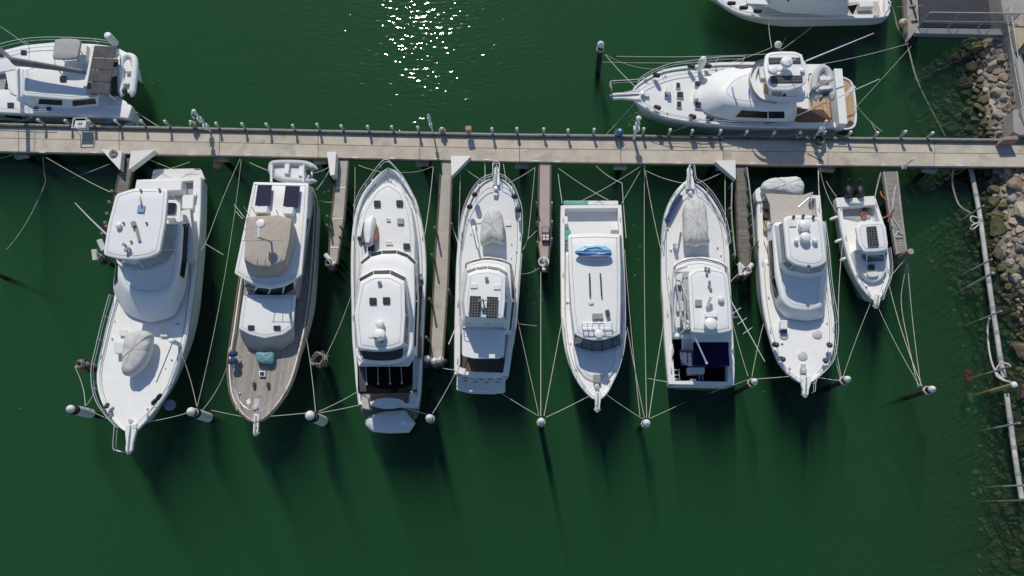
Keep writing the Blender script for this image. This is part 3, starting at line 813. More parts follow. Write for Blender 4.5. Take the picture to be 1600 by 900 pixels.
def growth(x, y, z, r, lab, mm=WEED, mm2=WEEDL, seed=1, name='pile_growth'):
    """weathered pile head with an unruly bundle of old rope and shell growth"""
    q = random.Random(seed); c = W(x, y, z); t = T(name, lab, 'pile', (c.x, c.y, 0))
    MB().tube([(c.x, c.y, -12), (c.x, c.y, z)], r * .5, 10).build('shaft', mm, t)
    m = MB()
    for k in range(14):
        a, b, ph = q.uniform(-.6, .6), q.uniform(-.6, .6), q.uniform(0, 6)
        m.tube([c + Vector((math.cos(ph + s / 10 * 6.3) * r * q.uniform(.7, 1.05), math.sin(ph + s / 10 * 6.3) * r * q.uniform(.6, 1), math.sin(ph + s * .9) * r * .7 + a)) for s in range(11)], q.uniform(.035, .06), 5)
    m.build('rope_bundle', mm2, t)
    m = MB()
    for k in range(9): m.ball(c + Vector((q.uniform(-r, r), q.uniform(-r, r), q.uniform(-.7, .1))), q.uniform(.12, .25), n=7, m=4)
    m.build('shell_growth', mm, t)
    return t
growth(499, 563, 1.5, .5, 'pile head tangled in old rope between the trawler and the black awning yacht', seed=4)
growth(131, 571, 1.2, .3, 'weathered pile head with an orange float left of the sportfisher bow', seed=8)
MB().ball(W(127.5, 578, 1.5), .15).build('float', ORANGE, None, label='small orange float at the weathered pile left of the sportfisher', cat='float')
def piles(lst, desc, z=2.3, r=.1, body=PILEW, grp=None):
    for x, y, w in lst: pile((x, y), f'{w} {desc}', z=z, r=r, body=body, cap=False, group=grp)
piles([(174, 298, 'topmost'), (170, 315, 'second'), (166.6, 333, 'third'), (163.7, 347, 'fourth'), (159, 364, 'lowest')], 'grey post in the row left of the sportfisher', 2.3, .12, PILEW, 'posts of the left finger pier')
piles([(511.5, 337, 'upper left'), (510.5, 351, 'lower left'), (531, 353, 'upper right'), (529.5, 369, 'lower right')], 'thin post beside the trawler finger pier', 2.1, .07, PILEW, 'posts of the trawler finger pier')
piles([(678.6, 354.5, 'topmost'), (674.6, 397, 'second'), (670.6, 466, 'third'), (666, 526, 'lowest')], 'thin post on the left of the long plain finger pier', 2.6, .075, PILEW, 'posts of the long finger pier')
piles([(705, 348.5, 'upper'), (700.5, 452, 'lower')], 'thin post on the right of the long plain finger pier', 2.2, .08, PILEW, 'posts of the long finger pier')
piles([(838.5, 316, 'upper'), (838.5, 347, 'middle'), (839, 378, 'lower')], 'dark thin post on the left of the pinkish finger pier', 2.0, .07, PILEW, 'posts of the pinkish finger pier')
piles([(862.5, 316, 'upper'), (862.5, 345, 'middle'), (862, 372, 'lower')], 'pale thin post on the right of the pinkish finger pier', 1.7, .06, POSTG, 'posts of the pinkish finger pier')
piles([(1141, 325, 'upper'), (1143, 361, 'middle'), (1147, 397, 'lower')], 'grey timber post left of the planked finger pier', 1.9, .09, PILEW, 'posts of the planked finger pier')
piles([(1173, 314, 'topmost'), (1174, 334, 'second'), (1175.5, 351, 'third'), (1177, 368, 'fourth'), (1184, 378, 'lowest')], 'grey timber post right of the planked finger pier', 1.8, .09, PILEW, 'posts of the planked finger pier')
t, tp, b0 = pile((1423, 393), 'pale round topped end pile of the narrow gangway finger pier', base=(1398, 408), r=.2, body=PILEW, cap=False)
MB().lathe(tp, [(.2, -.02), (.2, .03), (.02, .04)], 14).build('cut_end', mat('cut_timber', (.42, .33, .28), .8, .2, 5), t)
for x, y, lab in ((517, 408, 'white tube fender hung on the end of the trawler finger pier'), (1163, 422, 'bundle of white fenders at the planked finger pier end'), (849.5, 409, 'hose reel with life ring at the pinkish finger pier end')):
    growth(x, y + 6, .9, .28, 'mossy end pile under ' + lab.split(' at ')[0].split(' hung ')[0], seed=int(x))
    c = W(x, y, 1.35); m = MB()
    if 'hose' in lab:
        for q in range(4): m.tube([c + Vector((math.cos(a / 14 * 6.3) * (.17 + .06 * q), math.sin(a / 14 * 6.3) * (.17 + .06 * q), .02 * q)) for a in range(15)], .03, 5)
        m.seg(c + Vector((0, .3, 0)), c + Vector((0, -.6, 0)), .2, .12)
        m.build('hose_reel', GEL2, None, label=lab, cat='hose reel')
    else:
        m.tube([c + Vector((-.4, .45, .1)), c + Vector((.25, -.25, 0))], .16, 10)
        if 'bundle' in lab: m.tube([c + Vector((.55, .4, .1)), c + Vector((-.05, -.35, 0))], .15, 10); m.tube([c + Vector((-.35, .4, .25)), c + Vector((-.3, -.4, .1))], .14, 10)
        m.build('tube_fender', GEL2, None, label=lab, cat='fender')
for x, y, w in ((667, 560, 'left'), (679, 563.5, 'middle'), (688.5, 562, 'right')):
    gp = growth(x, y + 4, 1.0, .2, f'{w} shaggy pile of the three at the long finger pier end', seed=int(x))
    c = W(x, y, 1.55); m = MB(); m.lathe(c, [(.16, -.3), (.21, -.1), (.2, .05), (.1, .16), (.01, .18)], 12)
    m.build('pile_cap', GEL2, gp)
# tool box with grid on the pinkish pier
c = W(852.5, 367.5, 1.05); t = T('pier_crate', 'dark crate with white squares standing on the pinkish finger pier', 'crate', c)
a = ang_of((852, 350), (852, 385)) + math.pi / 2
MB().box(c + Vector((0, 0, -.03)), .52, 1.05, .3, a).build('crate_body', CHAR, t)
for dx in (-.12, .12):
    for dy in (-.14, -.36): MB().box(c + Vector((dx, dy, .27)), .17, .15, .02, a, .004).build('white_square', WPAINT, t)
MB().box(c + Vector((0, .28, .27)), .44, .36, .03, a, .004).build('crate_lid', TRIM, t)
# side rails of the planked finger pier
for pts, lab in (([(1144, 286), (1143, 330), (1146, 372), (1149, 400)], 'left'), ([(1167, 262), (1171, 292), (1176, 340), (1179, 384)], 'right')):
    P = [W(x, y, 1.75) for x, y in pts]; t = T('pier_rail', f'{lab} hand rail of weathered timber along the planked finger pier', 'hand rail', (P[0].x, P[0].y, 1))
    MB().tube(crom(P, 4), .05, 6).build('top_rail', POSTG, t)
    for i, p in enumerate(P): MB().tube([p, (p.x, p.y, .8)], .05, 6).build('rail_post', POSTG, t)

# buoys
def buoy(x, y, z, r, mm, lab, el=1):
    c = W(x, y, z); m = MB(); m.ball(c, r, r, r * el, 16, 10); m.lathe(c, [(r * .18, r * el * .95), (r * .18, r * el * 1.2), (.01, r * el * 1.22)], 8)
    return m.build('buoy', mm, None, loc=(c.x, c.y, c.z - r * el), label=lab, cat='buoy')
buoy(340, 257, .3, .36, PINKB, 'rusty pink buoy hanging under the jetty front edge at left')
buoy(1411, 36, .75, .33, BUOY, 'yellowed round buoy hanging from the floating pontoon')
buoy(265.6, 633, .9, .38, mat('pale_blue_buoy', (.16, .22, .36), .5, .1, 4), 'blue round fender buoy hanging at the sportfisher bow')

# ------------------------------------------------------------ boom of floating pipe and its stakes
BP = [(1517, 264), (1525, 305), (1532, 345), (1541, 412), (1545, 440), (1551, 482), (1557, 520), (1563, 560), (1569, 590), (1572.5, 615), (1578, 655), (1584, 699), (1590, 740), (1596.5, 779)]
def boomseg(a, b, lab):
    P = [W(*BP[k], .22) for k in range(a, b + 1)]; t = T('boom_pipe', lab, 'boom', P[0])
    MB().tube(crom(P, 4), .155, 12).build('float_tube', BOOM, t)
    for k in range(1, len(P) - 1): 
        d = (P[k + 1] - P[k - 1]).normalized(); MB().tube([P[k] - d * .12, P[k] + d * .12], .175, 12).build('tube_collar', TRIM, t)
boomseg(0, 3, 'upper length of the weathered white floating boom beside the boulders')
boomseg(3, 8, 'middle length of the weathered white floating boom beside the boulders')
boomseg(9, 13, 'lower length of the weathered white floating boom near the lower right corner')
for (h, b, r, mm, lab) in [((1537, 321), (1507, 341), .055, POSTG, 'thin stake crossing the boom above the loops of rope'), ((1550, 405), (1518, 422), .055, POSTG, 'thin stake crossing the boom above the white ended stake'),
    ((1552, 426), (1514, 450), .075, POSTG, 'stake with a white head beside the middle of the boom'), ((1564.5, 486), (1532, 500), .055, POSTG, 'thin stake where the boom is tied with white rope'),
    ((1579, 572), (1545, 584), .06, POSTG, 'grey stake just above the yellow pile of the boom'), ((1593, 661), (1556, 670), .055, POSTG, 'thin stake crossing the boom below the yellow pile'),
    ((1600, 758), (1568, 761), .055, POSTG, 'upper of two stakes at the lower end of the boom'), ((1603, 782), (1561, 785), .07, PILEW, 'lower of two stakes at the lower end of the boom')]:
    pile(h, lab, base=b, r=r, body=mm, cap=False, cat='stake', group='stakes holding the boom')
t, tp, b0 = pile((1585, 601), 'faded yellow pile with a white head holding the boom', base=(1549, 613), r=.14, body=YELLOW, cap=False, group='stakes holding the boom')
MB().lathe(tp, [(.18, -.1), (.19, .03), (.12, .1), (.02, .12)], 12).build('cap', GEL2, t)


# ------------------------------------------------------------ pontoon and gangway at upper right
pt = T('floating_pontoon', 'pale floating pontoon arm at the foot of the gangway', 'pontoon', W(1428, 20, 0))
MB().prism(Wp([(1414, -60), (1431, -60), (1437, 42), (1420, 62)], .55), -.3, .55, .04).build('pontoon_deck', CONC2, pt)
for p in ((1425, 10), (1428, 33)):
    c = W(*p, .55); MB().box(c, .45, .12, .16, .2).build('cleat', TRIM, pt)
MB().tube(crom([W(1422, -4, .62), W(1425, 6, .6), W(1430, 22, .6), W(1433, 12 + 22, .6)], 4), .07, 6).build('hose', RUBBER, pt)
DARKP = mat('dark_landing_deck', (.035, .036, .05), .6, .25, 1.5)  # dark blue-grey tone over the whole landing deck
MB().prism(Wp([(1432, -70), (1563, -70), (1566, 40), (1437, 36)], .35), -.3, .35, .03).build('float_deck', DARKP, None, label='dark deck of the floating landing behind the gangway', cat='float')
gz = 1.15
gt = T('gangway', 'aluminium gangway with mesh sides joining the pontoon to the quay', 'gangway', W(1500, 52, 0))
ALU = mat('aluminium', (.42, .42, .415), .5, .1, 4); MESH = mat('grey_mesh_panel', (.22, .22, .225), .7, .1, 3)
t_ = MESH.node_tree; mo_ = t_.nodes['Material Output']; tr_ = t_.nodes.new('ShaderNodeBsdfTransparent'); ms_ = t_.nodes.new('ShaderNodeMixShader'); ms_.inputs[0].default_value = .3
t_.links.new(tr_.outputs[0], ms_.inputs[1]); t_.links.new(t_.nodes['Principled BSDF'].outputs[0], ms_.inputs[2]); t_.links.new(ms_.outputs[0], mo_.inputs['Surface'])
MB().prism(Wp([(1431, 50), (1434, 43.5), (1571, 45.5), (1571, 54)], gz), gz - .1, gz, .01).build('walkway', ALU, gt)
MB().seg(W(1430, 53, gz - .28), W(1572, 56, gz - .28), .08, .5).build('side_girder', TRIM, gt)
for k, (zz, mm) in enumerate(((gz + .05, ALU),)): MB().seg(W(1430, 51.3, gz + .03), W(1572, 54.3, gz + .03), .1, .1).build('kick_rail', mm, gt)
A0, A1 = W(1434, 43, gz), W(1571, 45, gz)
hh = 1.75
MB().loft([[A0 + Vector((0, .02, .06)), A1 + Vector((0, .02, .06)), A1 + Vector((0, .05, .06)), A0 + Vector((0, .05, .06))], [A0 + Vector((0, .02, hh)), A1 + Vector((0, .02, hh)), A1 + Vector((0, .05, hh)), A0 + Vector((0, .05, hh))]]).build('mesh_panel', MESH, gt)
for z_, r in ((hh, .05), (hh * .42, .045)): MB().tube([A0 + Vector((0, 0, z_)), A1 + Vector((.6, 0, z_))], r, 6).build('hand_rail', ALU, gt)
for f in (0, .34, .68, 1): 
    p = A0.lerp(A1, f); MB().tube([p, p + Vector((0, 0, hh))], .04, 6).build('rail_post', ALU, gt)
for f in (0.1, .44, .78):
    p = W(1431, 51, gz).lerp(W(1571, 54, gz), f); MB().tube([p, p + Vector((0, 0, .5))], .03, 5).build('rail_post', ALU, gt)
# quay furniture
fz = QUAY
ft = T('quay_fence', 'thin metal fence along the quay edge above the boulders', 'fence', W(1580, 60, fz))
P = [W(x, y, fz + 1.05) for x, y in ((1579, 10), (1585, 50), (1592, 95), (1599, 135), (1606, 165))]
for dz in (0, -.5): MB().tube([p + Vector((0, 0, dz)) for p in crom(P, 3)], .03, 6).build('rail', CHROME, ft)
for p in crom(P, 1): MB().tube([p, (p.x, p.y, fz)], .03, 6).build('fence_post', CHROME, ft)
MB().slab([(1583, 45), (1597, 28), (1606, 60), (1592, 77)], fz + .5, .5, 0).build('timber_bench', TANB, None, label='tan timber platform on the quay behind the fence', cat='platform')
b = T('waste_bin', 'dark bin with a red top at the right edge of the quay', 'bin', W(1602, 88, fz))
c = W(1602, 88, fz); MB().lathe(c, [(.3, 0), (.36, .9), (.33, .95)], 14).build('bin_body', CHAR, b); MB().lathe(c + Vector((0, 0, .95)), [(.36, 0), (.3, .18), (.02, .25)], 14).build('bin_lid', REDM, b)
MB().prism(Wp([(1567, 219), (1570, 213), (1590, 211), (1593, 218)], JZ + .9), .6, JZ + .9, .05).build('corner_block', mat('pink_block', (.33, .22, .20), .9, .15, 3, bump=.01), None, label='pinkish concrete block where the jetty meets the bank', cat='block')
# ------------------------------------------------------------ boats
def boat(label, cat, px, name='motor_yacht', group=None):
    p = W(*px, 0); return T(name, label, cat, (p.x, p.y, 0), group)

def fender(x, y, z, lab, m=RUBBER, r=.14, l=.55, tilt=None, name='fender'):
    c = W(x, y, z); d = Vector(tilt if tilt else (.25, -.5, .8)).normalized()
    M_ = MB().lathe(c - d * l / 2, [(.03, -.06), (r * .7, 0), (r, .08), (r, l - .08), (r * .7, l), (.03, l + .06)], 10, d)
    return M_.build(name, m, None, label=lab, cat='fender', group='fenders hung on the boats')

def windlass(par, x, y, z, ax, s=1.0):
    c = W(x, y, z); m = MB()
    m.lathe(c, [(.16 * s, 0), (.17 * s, .1), (.1 * s, .16), (.15 * s, .26), (.13 * s, .32), (.01, .34)], 10)
    m.box(c + ax * -.3 * s, .3 * s, .3 * s, .14, math.atan2(ax.y, ax.x))
    m.build('windlass', CHROME, par)

def pulpit(par, tip, l, r, z, th=.14, anchor=True, m=GEL, rails=None):
    """plank bowsprit from two root points to a rounded tip (photo points) with an anchor on its roller"""
    tp = W(*tip, z + .1); a, b = W(*l, z), W(*r, z); c = (a + b) / 2; ax = (tp - c); ax.z = 0; ax.normalize()
    n = Vector((-ax.y, ax.x, 0)); w1 = (a - b).length / 2; w2 = max(.16, w1 * .62)
    L = (tp - c).length; ring = [c - ax * .4 + n * w1, c + n * w1, c + ax * (L * .55) + n * w2]
    for k in range(7):
        q = math.pi / 2 - math.pi * k / 6; ring.append(c + ax * (L - w2 + math.cos(q) * w2) + n * math.sin(q) * w2)
    ring += [c + ax * (L * .55) - n * w2, c - n * w1, c - ax * .4 - n * w1]
    MB().prism([Vector((p.x, p.y, z)) for p in ring], z - th, z + .06, .03).build('bow_pulpit', m, par)
    if anchor:
        q = MB(); e = c + ax * (L + .12); e.z = z + .0; s = c + ax * (L * .2); s.z = z + .12
        q.seg(s, Vector((e.x, e.y, z + .1)), .09, .07)
        for k in (-1, 1): q.seg(Vector((e.x, e.y, z + .02)), Vector((e.x, e.y, z - .1)) + n * k * .2 - ax * .22, .07, .05)
        q.tube([c - ax * .3 + Vector((0, 0, .1)), Vector((s.x, s.y, z + .13))], .045, 5)
        q.build('anchor', TRIM, par)
    return ax

# === 1 tall white sportfisher ===================================================
b1 = boat('tall white sportfisher with big flat hardtop and covered dinghy on its foredeck', 'yacht', (240, 475), 'sportfisher')
h1 = Hull(b1, (201, 677), [(186, 667), (171, 650), (158, 629), (150, 603), (149, 575), (155, 547), (165, 503), (176, 463), (185, 420), (195, 370), (203, 325), (211, 281)],
     [(214, 671), (233, 652), (252, 630), (266, 611), (275, 596), (289, 555), (298, 518), (305, 470), (311, 420), (315, 380), (318, 330), (319, 277)],
     2.5, 1.45, [(0, .1), (.7, .12), (.71, .75), (1, .75)], rim=.2, rims=[(0, .14), (.65, .2), (.7, .5), (1, .5)], boot=TRIM, trim=(3, 6))
MB().slab([(239, 265), (247, 264), (313, 263), (320, 279), (236, 281)], .5, .22, 2).build('swim_platform', GEL2, b1)
pl = W(306, 272, .5); MB().box(pl + Vector((-.2, 0, 0)), .9, .05, .03).build('platform_ladder', CHROME, b1)
pulpit(b1, (200, 707), (196, 672), (213, 674), 2.5)
rail(b1, 'pulpit_rail', [(188, 668), (186, 700), (191, 705), (197, 707)], 2.5, .7)
rail(b1, 'port_rail', [(187, 668), (171, 650), (157, 629), (150, 603), (149.5, 575), (156, 545), (166, 503), (177, 463)], h1.sh, .5, post=1.5)
rail(b1, 'starboard_rail', [(214, 670), (251, 630), (274, 596), (288, 555), (297, 518), (302, 475)], h1.sh, .5, post=1.5)
# cabin: a long rounded house that slopes to the foredeck
ct = [(285, 348), (282, 400), (276, 440), (262, 458), (230, 464), (200, 457), (185, 438), (186, 400), (200, 345)]
cb = [(300, 345), (297, 400), (290, 455), (273, 494), (236, 505), (198, 492), (176, 455), (182, 400), (198, 340)]
house(b1, 'cabin', ct, 3.35, 1.95, GEL, cb, r=12, crown=.08, edge=.15, k=4, smooth=60)
m = MB(); win(m, ct, 3.35, cb, 1.95, 0, .05, 1, .3, .82, .05, .1); win(m, ct, 3.35, cb, 1.95, 1, .0, .7, .36, .8, .05, .1); m.build('window', GLASS, b1)
m = MB(); win(m, ct, 3.35, cb, 1.95, 6, .1, .95, .3, .82, .05, .1); win(m, ct, 3.35, cb, 1.95, 7, .05, .95, .3, .82, .05, .1); m.build('window', GLASS, b1)
MB().seg(W(293, 330, 2.25), W(301, 408, 2.25), .55, .5).build('side_step', GEL2, b1)
# cockpit
MB().slab([(286, 282), (308, 282), (305, 303), (284, 303)], 1.0, .1, .5).build('cockpit_floor_patch', DECKG, b1)  # flat grey patch on the right of the cockpit floor
MB().slab([(214, 283), (284, 281), (283, 297), (211, 300)], 1.9, .9, 1).build('bait_station', GEL, b1)
MB().slab([(285, 305), (303, 303), (301, 326), (284, 326)], 1.75, .8, 2).build('mezzanine_seat', GEL, b1)
MB().slab([(304.5, 306), (308, 306), (306.5, 320), (303.5, 320)], 1.5, .1, .5).build('rod_holder', TRIM, b1)
# flybridge
fb = [(283, 313), (282, 357), (277, 390), (262, 411), (229, 423), (200, 421), (182, 411), (184, 360), (196, 310)]
fin = [(277, 317), (275, 355), (268, 385), (254, 398), (228, 406), (204, 404), (192, 396), (194, 360), (203, 315)]
top, bot = Wp(rnd(fb, 6, 3), 4.2), Wp(rnd([(x + (232 - x) * -.015, y) for x, y in fb], 6, 3), 3.25)
inn = Wp(rnd(fin, 6, 3), 4.2); inb = Wp(rnd(fin, 6, 3), 3.5)
MB().loft([bot, top, inn, inb], True, True).build('flybridge', GEL, b1, smooth=40)
MB().slab([(262, 314), (274, 313), (272, 335), (259, 335)], 3.62, .08, .5).build('flybridge_floor', GLASSB, b1)
MB().slab([(258, 337), (272, 338), (272, 341), (257, 341)], 4.05, .5, .5).build('helm_seat', GEL, b1)
MB().slab([(256, 350), (268, 350), (264, 385), (252, 388)], 3.95, .4, 1).build('helm_console', GEL2, b1)
ht = [(181, 303), (209, 294), (262, 295), (258, 345), (249, 394), (234, 401), (212, 405), (186, 404), (161, 398), (168, 352)]
house(b1, 'hardtop', ht, 6.0, 5.78, GEL, r=5, crown=.03, edge=.06)
# clear enclosure between flybridge and hardtop
tt = [(180, 402), (212, 404), (236, 399), (250, 391), (257, 350)]; bb = [(191, 412), (226, 420), (258, 409), (272, 390), (277, 350)]
m = MB()
for (a, b, c, d) in zip(tt, tt[1:], bb, bb[1:]):
    q = [W(*c, 4.2), W(*d, 4.2), W(*b, 5.8), W(*a, 5.8)]
    m.loft([q, [p + Vector((.012, -.012, 0)) for p in q]])
m.build('clear_enclosure', VINYL, b1)
m = MB()
for a, b in zip(tt, bb): m.tube([W(*a, 5.85), W(*b, 4.2)], .04, 6)
for p, q in (((262, 300), (283, 318)), ((210, 300), (205, 312))): m.tube([W(*p, 5.85), W(*q, 4.2)], .05, 6)
m.build('hardtop_frame', CHROME, b1)
MB().slab([(215, 320.5), (226.5, 321), (224.5, 332), (213.5, 331.5)], 6.12, .06, .4).build('solar_panel', PALEB, b1)
domes(b1, 'satellite_dome', [(183, 351, .2, .3)], 6.02, GEL)
m = MB()
c = W(211, 352, 6.0); m.box(c, .25, .35, .3, .4); m.box(W(216, 366, 6.02), 1.1, .18, .12, -1.2); m.build('radar_array', TRIM, b1)
m = MB()
for x, y in ((194, 349), (230, 349), (206, 378), (221, 298), (250, 297)): m.lathe(W(x, y, 6.0), [(.07, 0), (.08, .12), (.05, .2), (.01, .22)], 8)
for x, y in ((197, 384), (200, 393), (204, 390)): m.lathe(W(x, y, 6.0), [(.06, 0), (.12, .3), (.02, .34)], 8)
m.tube([W(219, 307, 6.0), W(220, 320, 6.3)], .05, 5); m.build('deck_fitting', TRIM, b1)
op = T('outrigger_pole', 'white outrigger pole swung out left of the sportfisher hardtop', 'outrigger', W(166, 366, 4.6))
MB().tube([W(166, 366, 4.6), W(140, 341, 5.1), W(117, 317, 5.4)], .06, 6, .025).build('pole', WPAINT, op)
MB().tube([W(165, 365, 4.4), W(176, 372, 4.4)], .06, 6).build('pole_bracket', CHROME, op)
MB().ball(W(166.5, 354.5, 3.0), .16).build('float', REDM, None, label='small red float between the grey posts and the sportfisher', cat='float')
for k, (x, y, a, b) in enumerate(((158, 383, .3, .4), (153, 398, .6, -.3))):
    c = W(x, y, 1.6); MB().tube([c + Vector((-.4 * a, .35, .1)), c + Vector((.5 * b, -.35, -.1))], .2, 10).build('tube_fender', GEL2, None, label=('upper' if k == 0 else 'lower') + ' white tube fender on the finger pier end beside the sportfisher', cat='fender', group='fenders hung on the boats')
growth(160, 405, 1.0, .3, 'mossy end pile of the left finger pier below the white fenders', seed=21)
# foredeck fittings
zf = h1.dz(215, 550)
covered_dinghy('dinghy under a pale grey cover on the sportfisher foredeck', [(200, 521), (218, 516), (234, 519), (236.5, 529), (232, 552), (224, 570), (207, 586), (194, 586), (191, 575), (192.5, 547), (195.5, 530)], zf + .45, 1.0, COVER, seed=1)
MB().slab(rect(178, 535, 193, 552), zf + .5, .42, 1).build('deck_box', GEL2, b1)
d_ = MB(); p = W(269, 533, zf + 1.0); d_.tube([Vector((p.x, p.y, zf)), p], .16, 10); d_.seg(p, W(243, 597, zf + 1.35), .13, .16)
d_.ball(p, .2, n=10, m=6); d_.build('davit_crane', GEL, b1)
windlass(b1, 207, 658, zf + .2, h1.ax)
plates(b1, 'hatch', [rect(186, 515, 199, 525), rect(250, 515, 261, 526)], zf + .06, .06, GEL2)
fender(167, 634, 2.7, 'black coiled fender at the left bow rail of the sportfisher', l=.5)
fender(241, 628, 2.8, 'upper black fender at the right bow rail of the sportfisher', l=.45, tilt=(.6, .6, .4)); fender(248, 620.5, 2.8, 'black fender by the blue buoy on the sportfisher right bow', l=.5, tilt=(.6, .6, .4))

# === 2 teak decked trawler ======================================================
TK2 = streaks('weathered_teak', (.325, .295, .265), (.17, .155, .14), ang_of((430, 420), (401, 640)), .14, line=.12, wear=.12)
WOOD = mat('varnished_teak', (.20, .115, .075), .4, .2, 5); FACE2 = mat('cream_cabin_side', (.50, .46, .41), .5, .05)
b2 = boat('trawler yacht with weathered teak deck and tan canvas covered flybridge', 'yacht', (425, 480), 'trawler_yacht')
h2 = Hull(b2, (399, 661), [(388, 656), (378, 648), (366, 633), (358, 612), (354.5, 580), (356, 552), (361, 520), (367, 478), (373, 437), (381, 395), (390, 345), (400, 290)],
     [(414, 654), (424, 646), (434, 636), (449, 617), (463, 590), (474, 551), (483, 512), (490, 467), (495, 410), (498, 355), (499, 320), (492, 292)],
     2.3, 1.5, [(0, .35), (.5, .4), (1, .45)], rim=.16, m=GEL2, md=TK2, cap=WOOD, boot=TRIM, trim=(1, 5))
tt2 = [(381, 461), (461, 461), (457, 511), (441, 522), (413, 527.5), (391, 522), (373.5, 513)]
tb2 = [(384, 470), (461, 466), (461, 533), (441, 546), (413, 550), (388, 543), (376, 526)]
house(b2, 'trunk_cabin', tt2, 2.75, 1.55, FACE2, tb2, r=2, crown=.0, edge=.02)
house(b2, 'cabin_roof', [(x + (417 - x) * -.02, y + (490 - y) * -.02) for x, y in tt2], 2.83, 2.7, GEL, r=3, crown=.05, edge=.04)
plates(b2, 'hatch', [rect(387, 508, 397, 515), rect(427, 508.5, 438, 515.5)], 2.95, .1, HATCH)
# wheelhouse with four raked front panes
wt = [(384, 440), (402, 448), (423, 450.5), (444, 447), (459, 439), (478, 330), (482, 292), (398, 290)]
wb = [(381.5, 447), (395, 459), (417, 464.5), (441, 463.5), (461, 452), (487, 330), (487, 292), (394, 292)]
house(b2, 'wheelhouse', wt, 3.72, 2.3, GEL, wb, r=.8, crown=0, edge=.02, k=1)
m = MB()
for i, (s0, s1) in enumerate(((.1, .92), (.06, .95), (.05, .94), (.08, .92))):
    w_ = MB(); win(w_, wt, 3.72, wb, 2.3, i, s0, s1, .12, .9, .02, .03); w_.build('windscreen_pane', GLASS, b2)
w_ = MB()
for a in (.1, .4, .68): win(w_, wt, 3.72, wb, 2.3, 4, a, a + .22, .2, .8, .02)
w_.build('side_window', GLASS, b2)
MB().slab([(398, 300), (487, 298), (462, 462), (384, 462)], 2.32, .9, 1).build('lower_cabin', FACE2, b2)
rp = [(396, 284), (482, 286), (480, 330), (471, 429), (458, 438.5), (444, 444.5), (423, 448.5), (402, 446), (384, 438), (366, 427), (380, 360)]
house(b2, 'boat_deck_roof', rp, 3.95, 3.78, GEL, r=2, crown=.05, edge=.05)
for q in ([(402.5, 289), (424.7, 289), (422, 321), (398, 321)], [(446, 290), (468.7, 290.7), (465.5, 324), (442, 322)]): MB().slab(q, 4.28, .06, .4).build('solar_panel', SOLAR, b2)
for q in ([(398, 323), (418, 322), (416.5, 332), (396.5, 332)], [(442, 324), (458.5, 323.5), (457, 334), (441, 334)]): MB().slab(q, 4.5, .5, 1.5).build('locker', GEL, b2)
kt = [(387, 339), (414, 337), (435, 336), (456, 342), (452, 375), (445, 406), (422, 416), (398, 414.5), (381, 405), (384, 370)]
kb = [(385, 340), (414, 338), (437, 337), (461.5, 354), (460, 385), (450, 421), (436.5, 433), (403, 435), (387, 427), (383, 375)]
house(b2, 'flybridge_cover', kt, 5.35, 3.95, CANVAS, kb, r=2.2, crown=.12, edge=.05, smooth=25)
t_ = MB(); mb_ = W(424, 390, 5.3); mtop = mb_ + Vector((0, 0, 2.2)); t_.tube([mb_ + Vector((0, .5, 0)), mtop], .06, 8)
t_.tube([mtop + Vector((-1.3, 0, -.5)), mtop + Vector((1.3, 0, -.5))], .02, 5)
for k in (-1.2, -.6, .6, 1.2): t_.tube([mtop + Vector((k, 0, -.5)), mtop + Vector((k * .8, .25, -1.2))], .025, 5)
t_.build('mast', TRIM, b2)
domes(b2, 'radar_dome', [(406, 348, .3, .3)], 6.9)
m = MB(); p = W(404, 348, 6.85); m.tube([p, mtop], .06, 6); m.build('mast_arm', CHROME, b2)
MB().tube([W(379, 342, 4.6), W(368, 330, 4.7)], .03, 5).build('antenna', CHROME, b2)
for x, y in ((388, 335), (437, 340), (400, 335)): 
    p = W(x, y, 4.0); MB().tube([p, p + Vector((.1, .1, 1.0))], .03, 5).build('antenna', TRIM, b2)
rail(b2, 'aft_rail', [(484, 292), (489, 300), (489, 336)], 2.4, .9, post=.5)
rail(b2, 'port_bow_rail', [(369, 606), (374, 622), (383, 635), (395, 642)], h2.sh, .5); rail(b2, 'starboard_bow_rail', [(445, 604), (437, 620), (424, 634), (408, 645)], h2.sh, .5)
zf = h2.dz(405, 590)
bo = covered_dinghy('pale teal tarpaulin bundle in front of the trawler cabin', [(399, 553), (404, 550), (415, 551), (427, 550.5), (428, 560), (425, 568), (412, 568), (402, 565)], zf, .5, TEAL, name='tarp_bundle', seed=3); bo['category'] = 'tarpaulin'
fender(364.5, 553, 2.3, 'upper dark blue fender on the left of the teak foredeck', BLUEF, .2, .5, (.9, .1, .15)); fender(364, 564.5, 2.3, 'lower dark blue fender on the left of the teak foredeck', BLUEF, .22, .5, (.9, .25, .15))
MB().slab(rect(404.5, 579.5, 414, 588.5), zf + .14, .14, .6).build('hatch_frame', GEL, b2).name; MB().slab(rect(406, 581, 412.5, 587), zf + .17, .06, .4).build('hatch', HATCH, b2)
for x, y in ((396, 601), (418, 601)): MB().slab([(x - 2, y - 4), (x + 2.5, y - 4), (x + 2, y + 4.5), (x - 2, y + 4.5)], zf + .25, .25, 1.5).build('deck_vent', CHAR, b2)
MB().slab(rect(400.5, 617, 407.5, 621), zf + .1, .1, .5).build('chain_hatch', TRIM, b2)
MB().slab([(384, 626), (390, 622), (392, 630), (387, 633)], zf + .12, .1, .5).build('deck_plate', GEL, b2)
pulpit(b2, (398.5, 678), (396.5, 657), (404.5, 657), 2.3, m=GEL)
windlass(b2, 401, 637, zf, h2.ax, 1.2); MB().seg(W(401.5, 637, zf + .1), W(399.5, 668, 2.45), .09, .09).build('anchor_chain', TRIM, b2)
dv = MB()
for x in (424, 474): dv.seg(W(x, 284, 3.6), W(x + .5, 258, 3.7), .14, .14)
dv.build('dinghy_davit', GEL, b2)
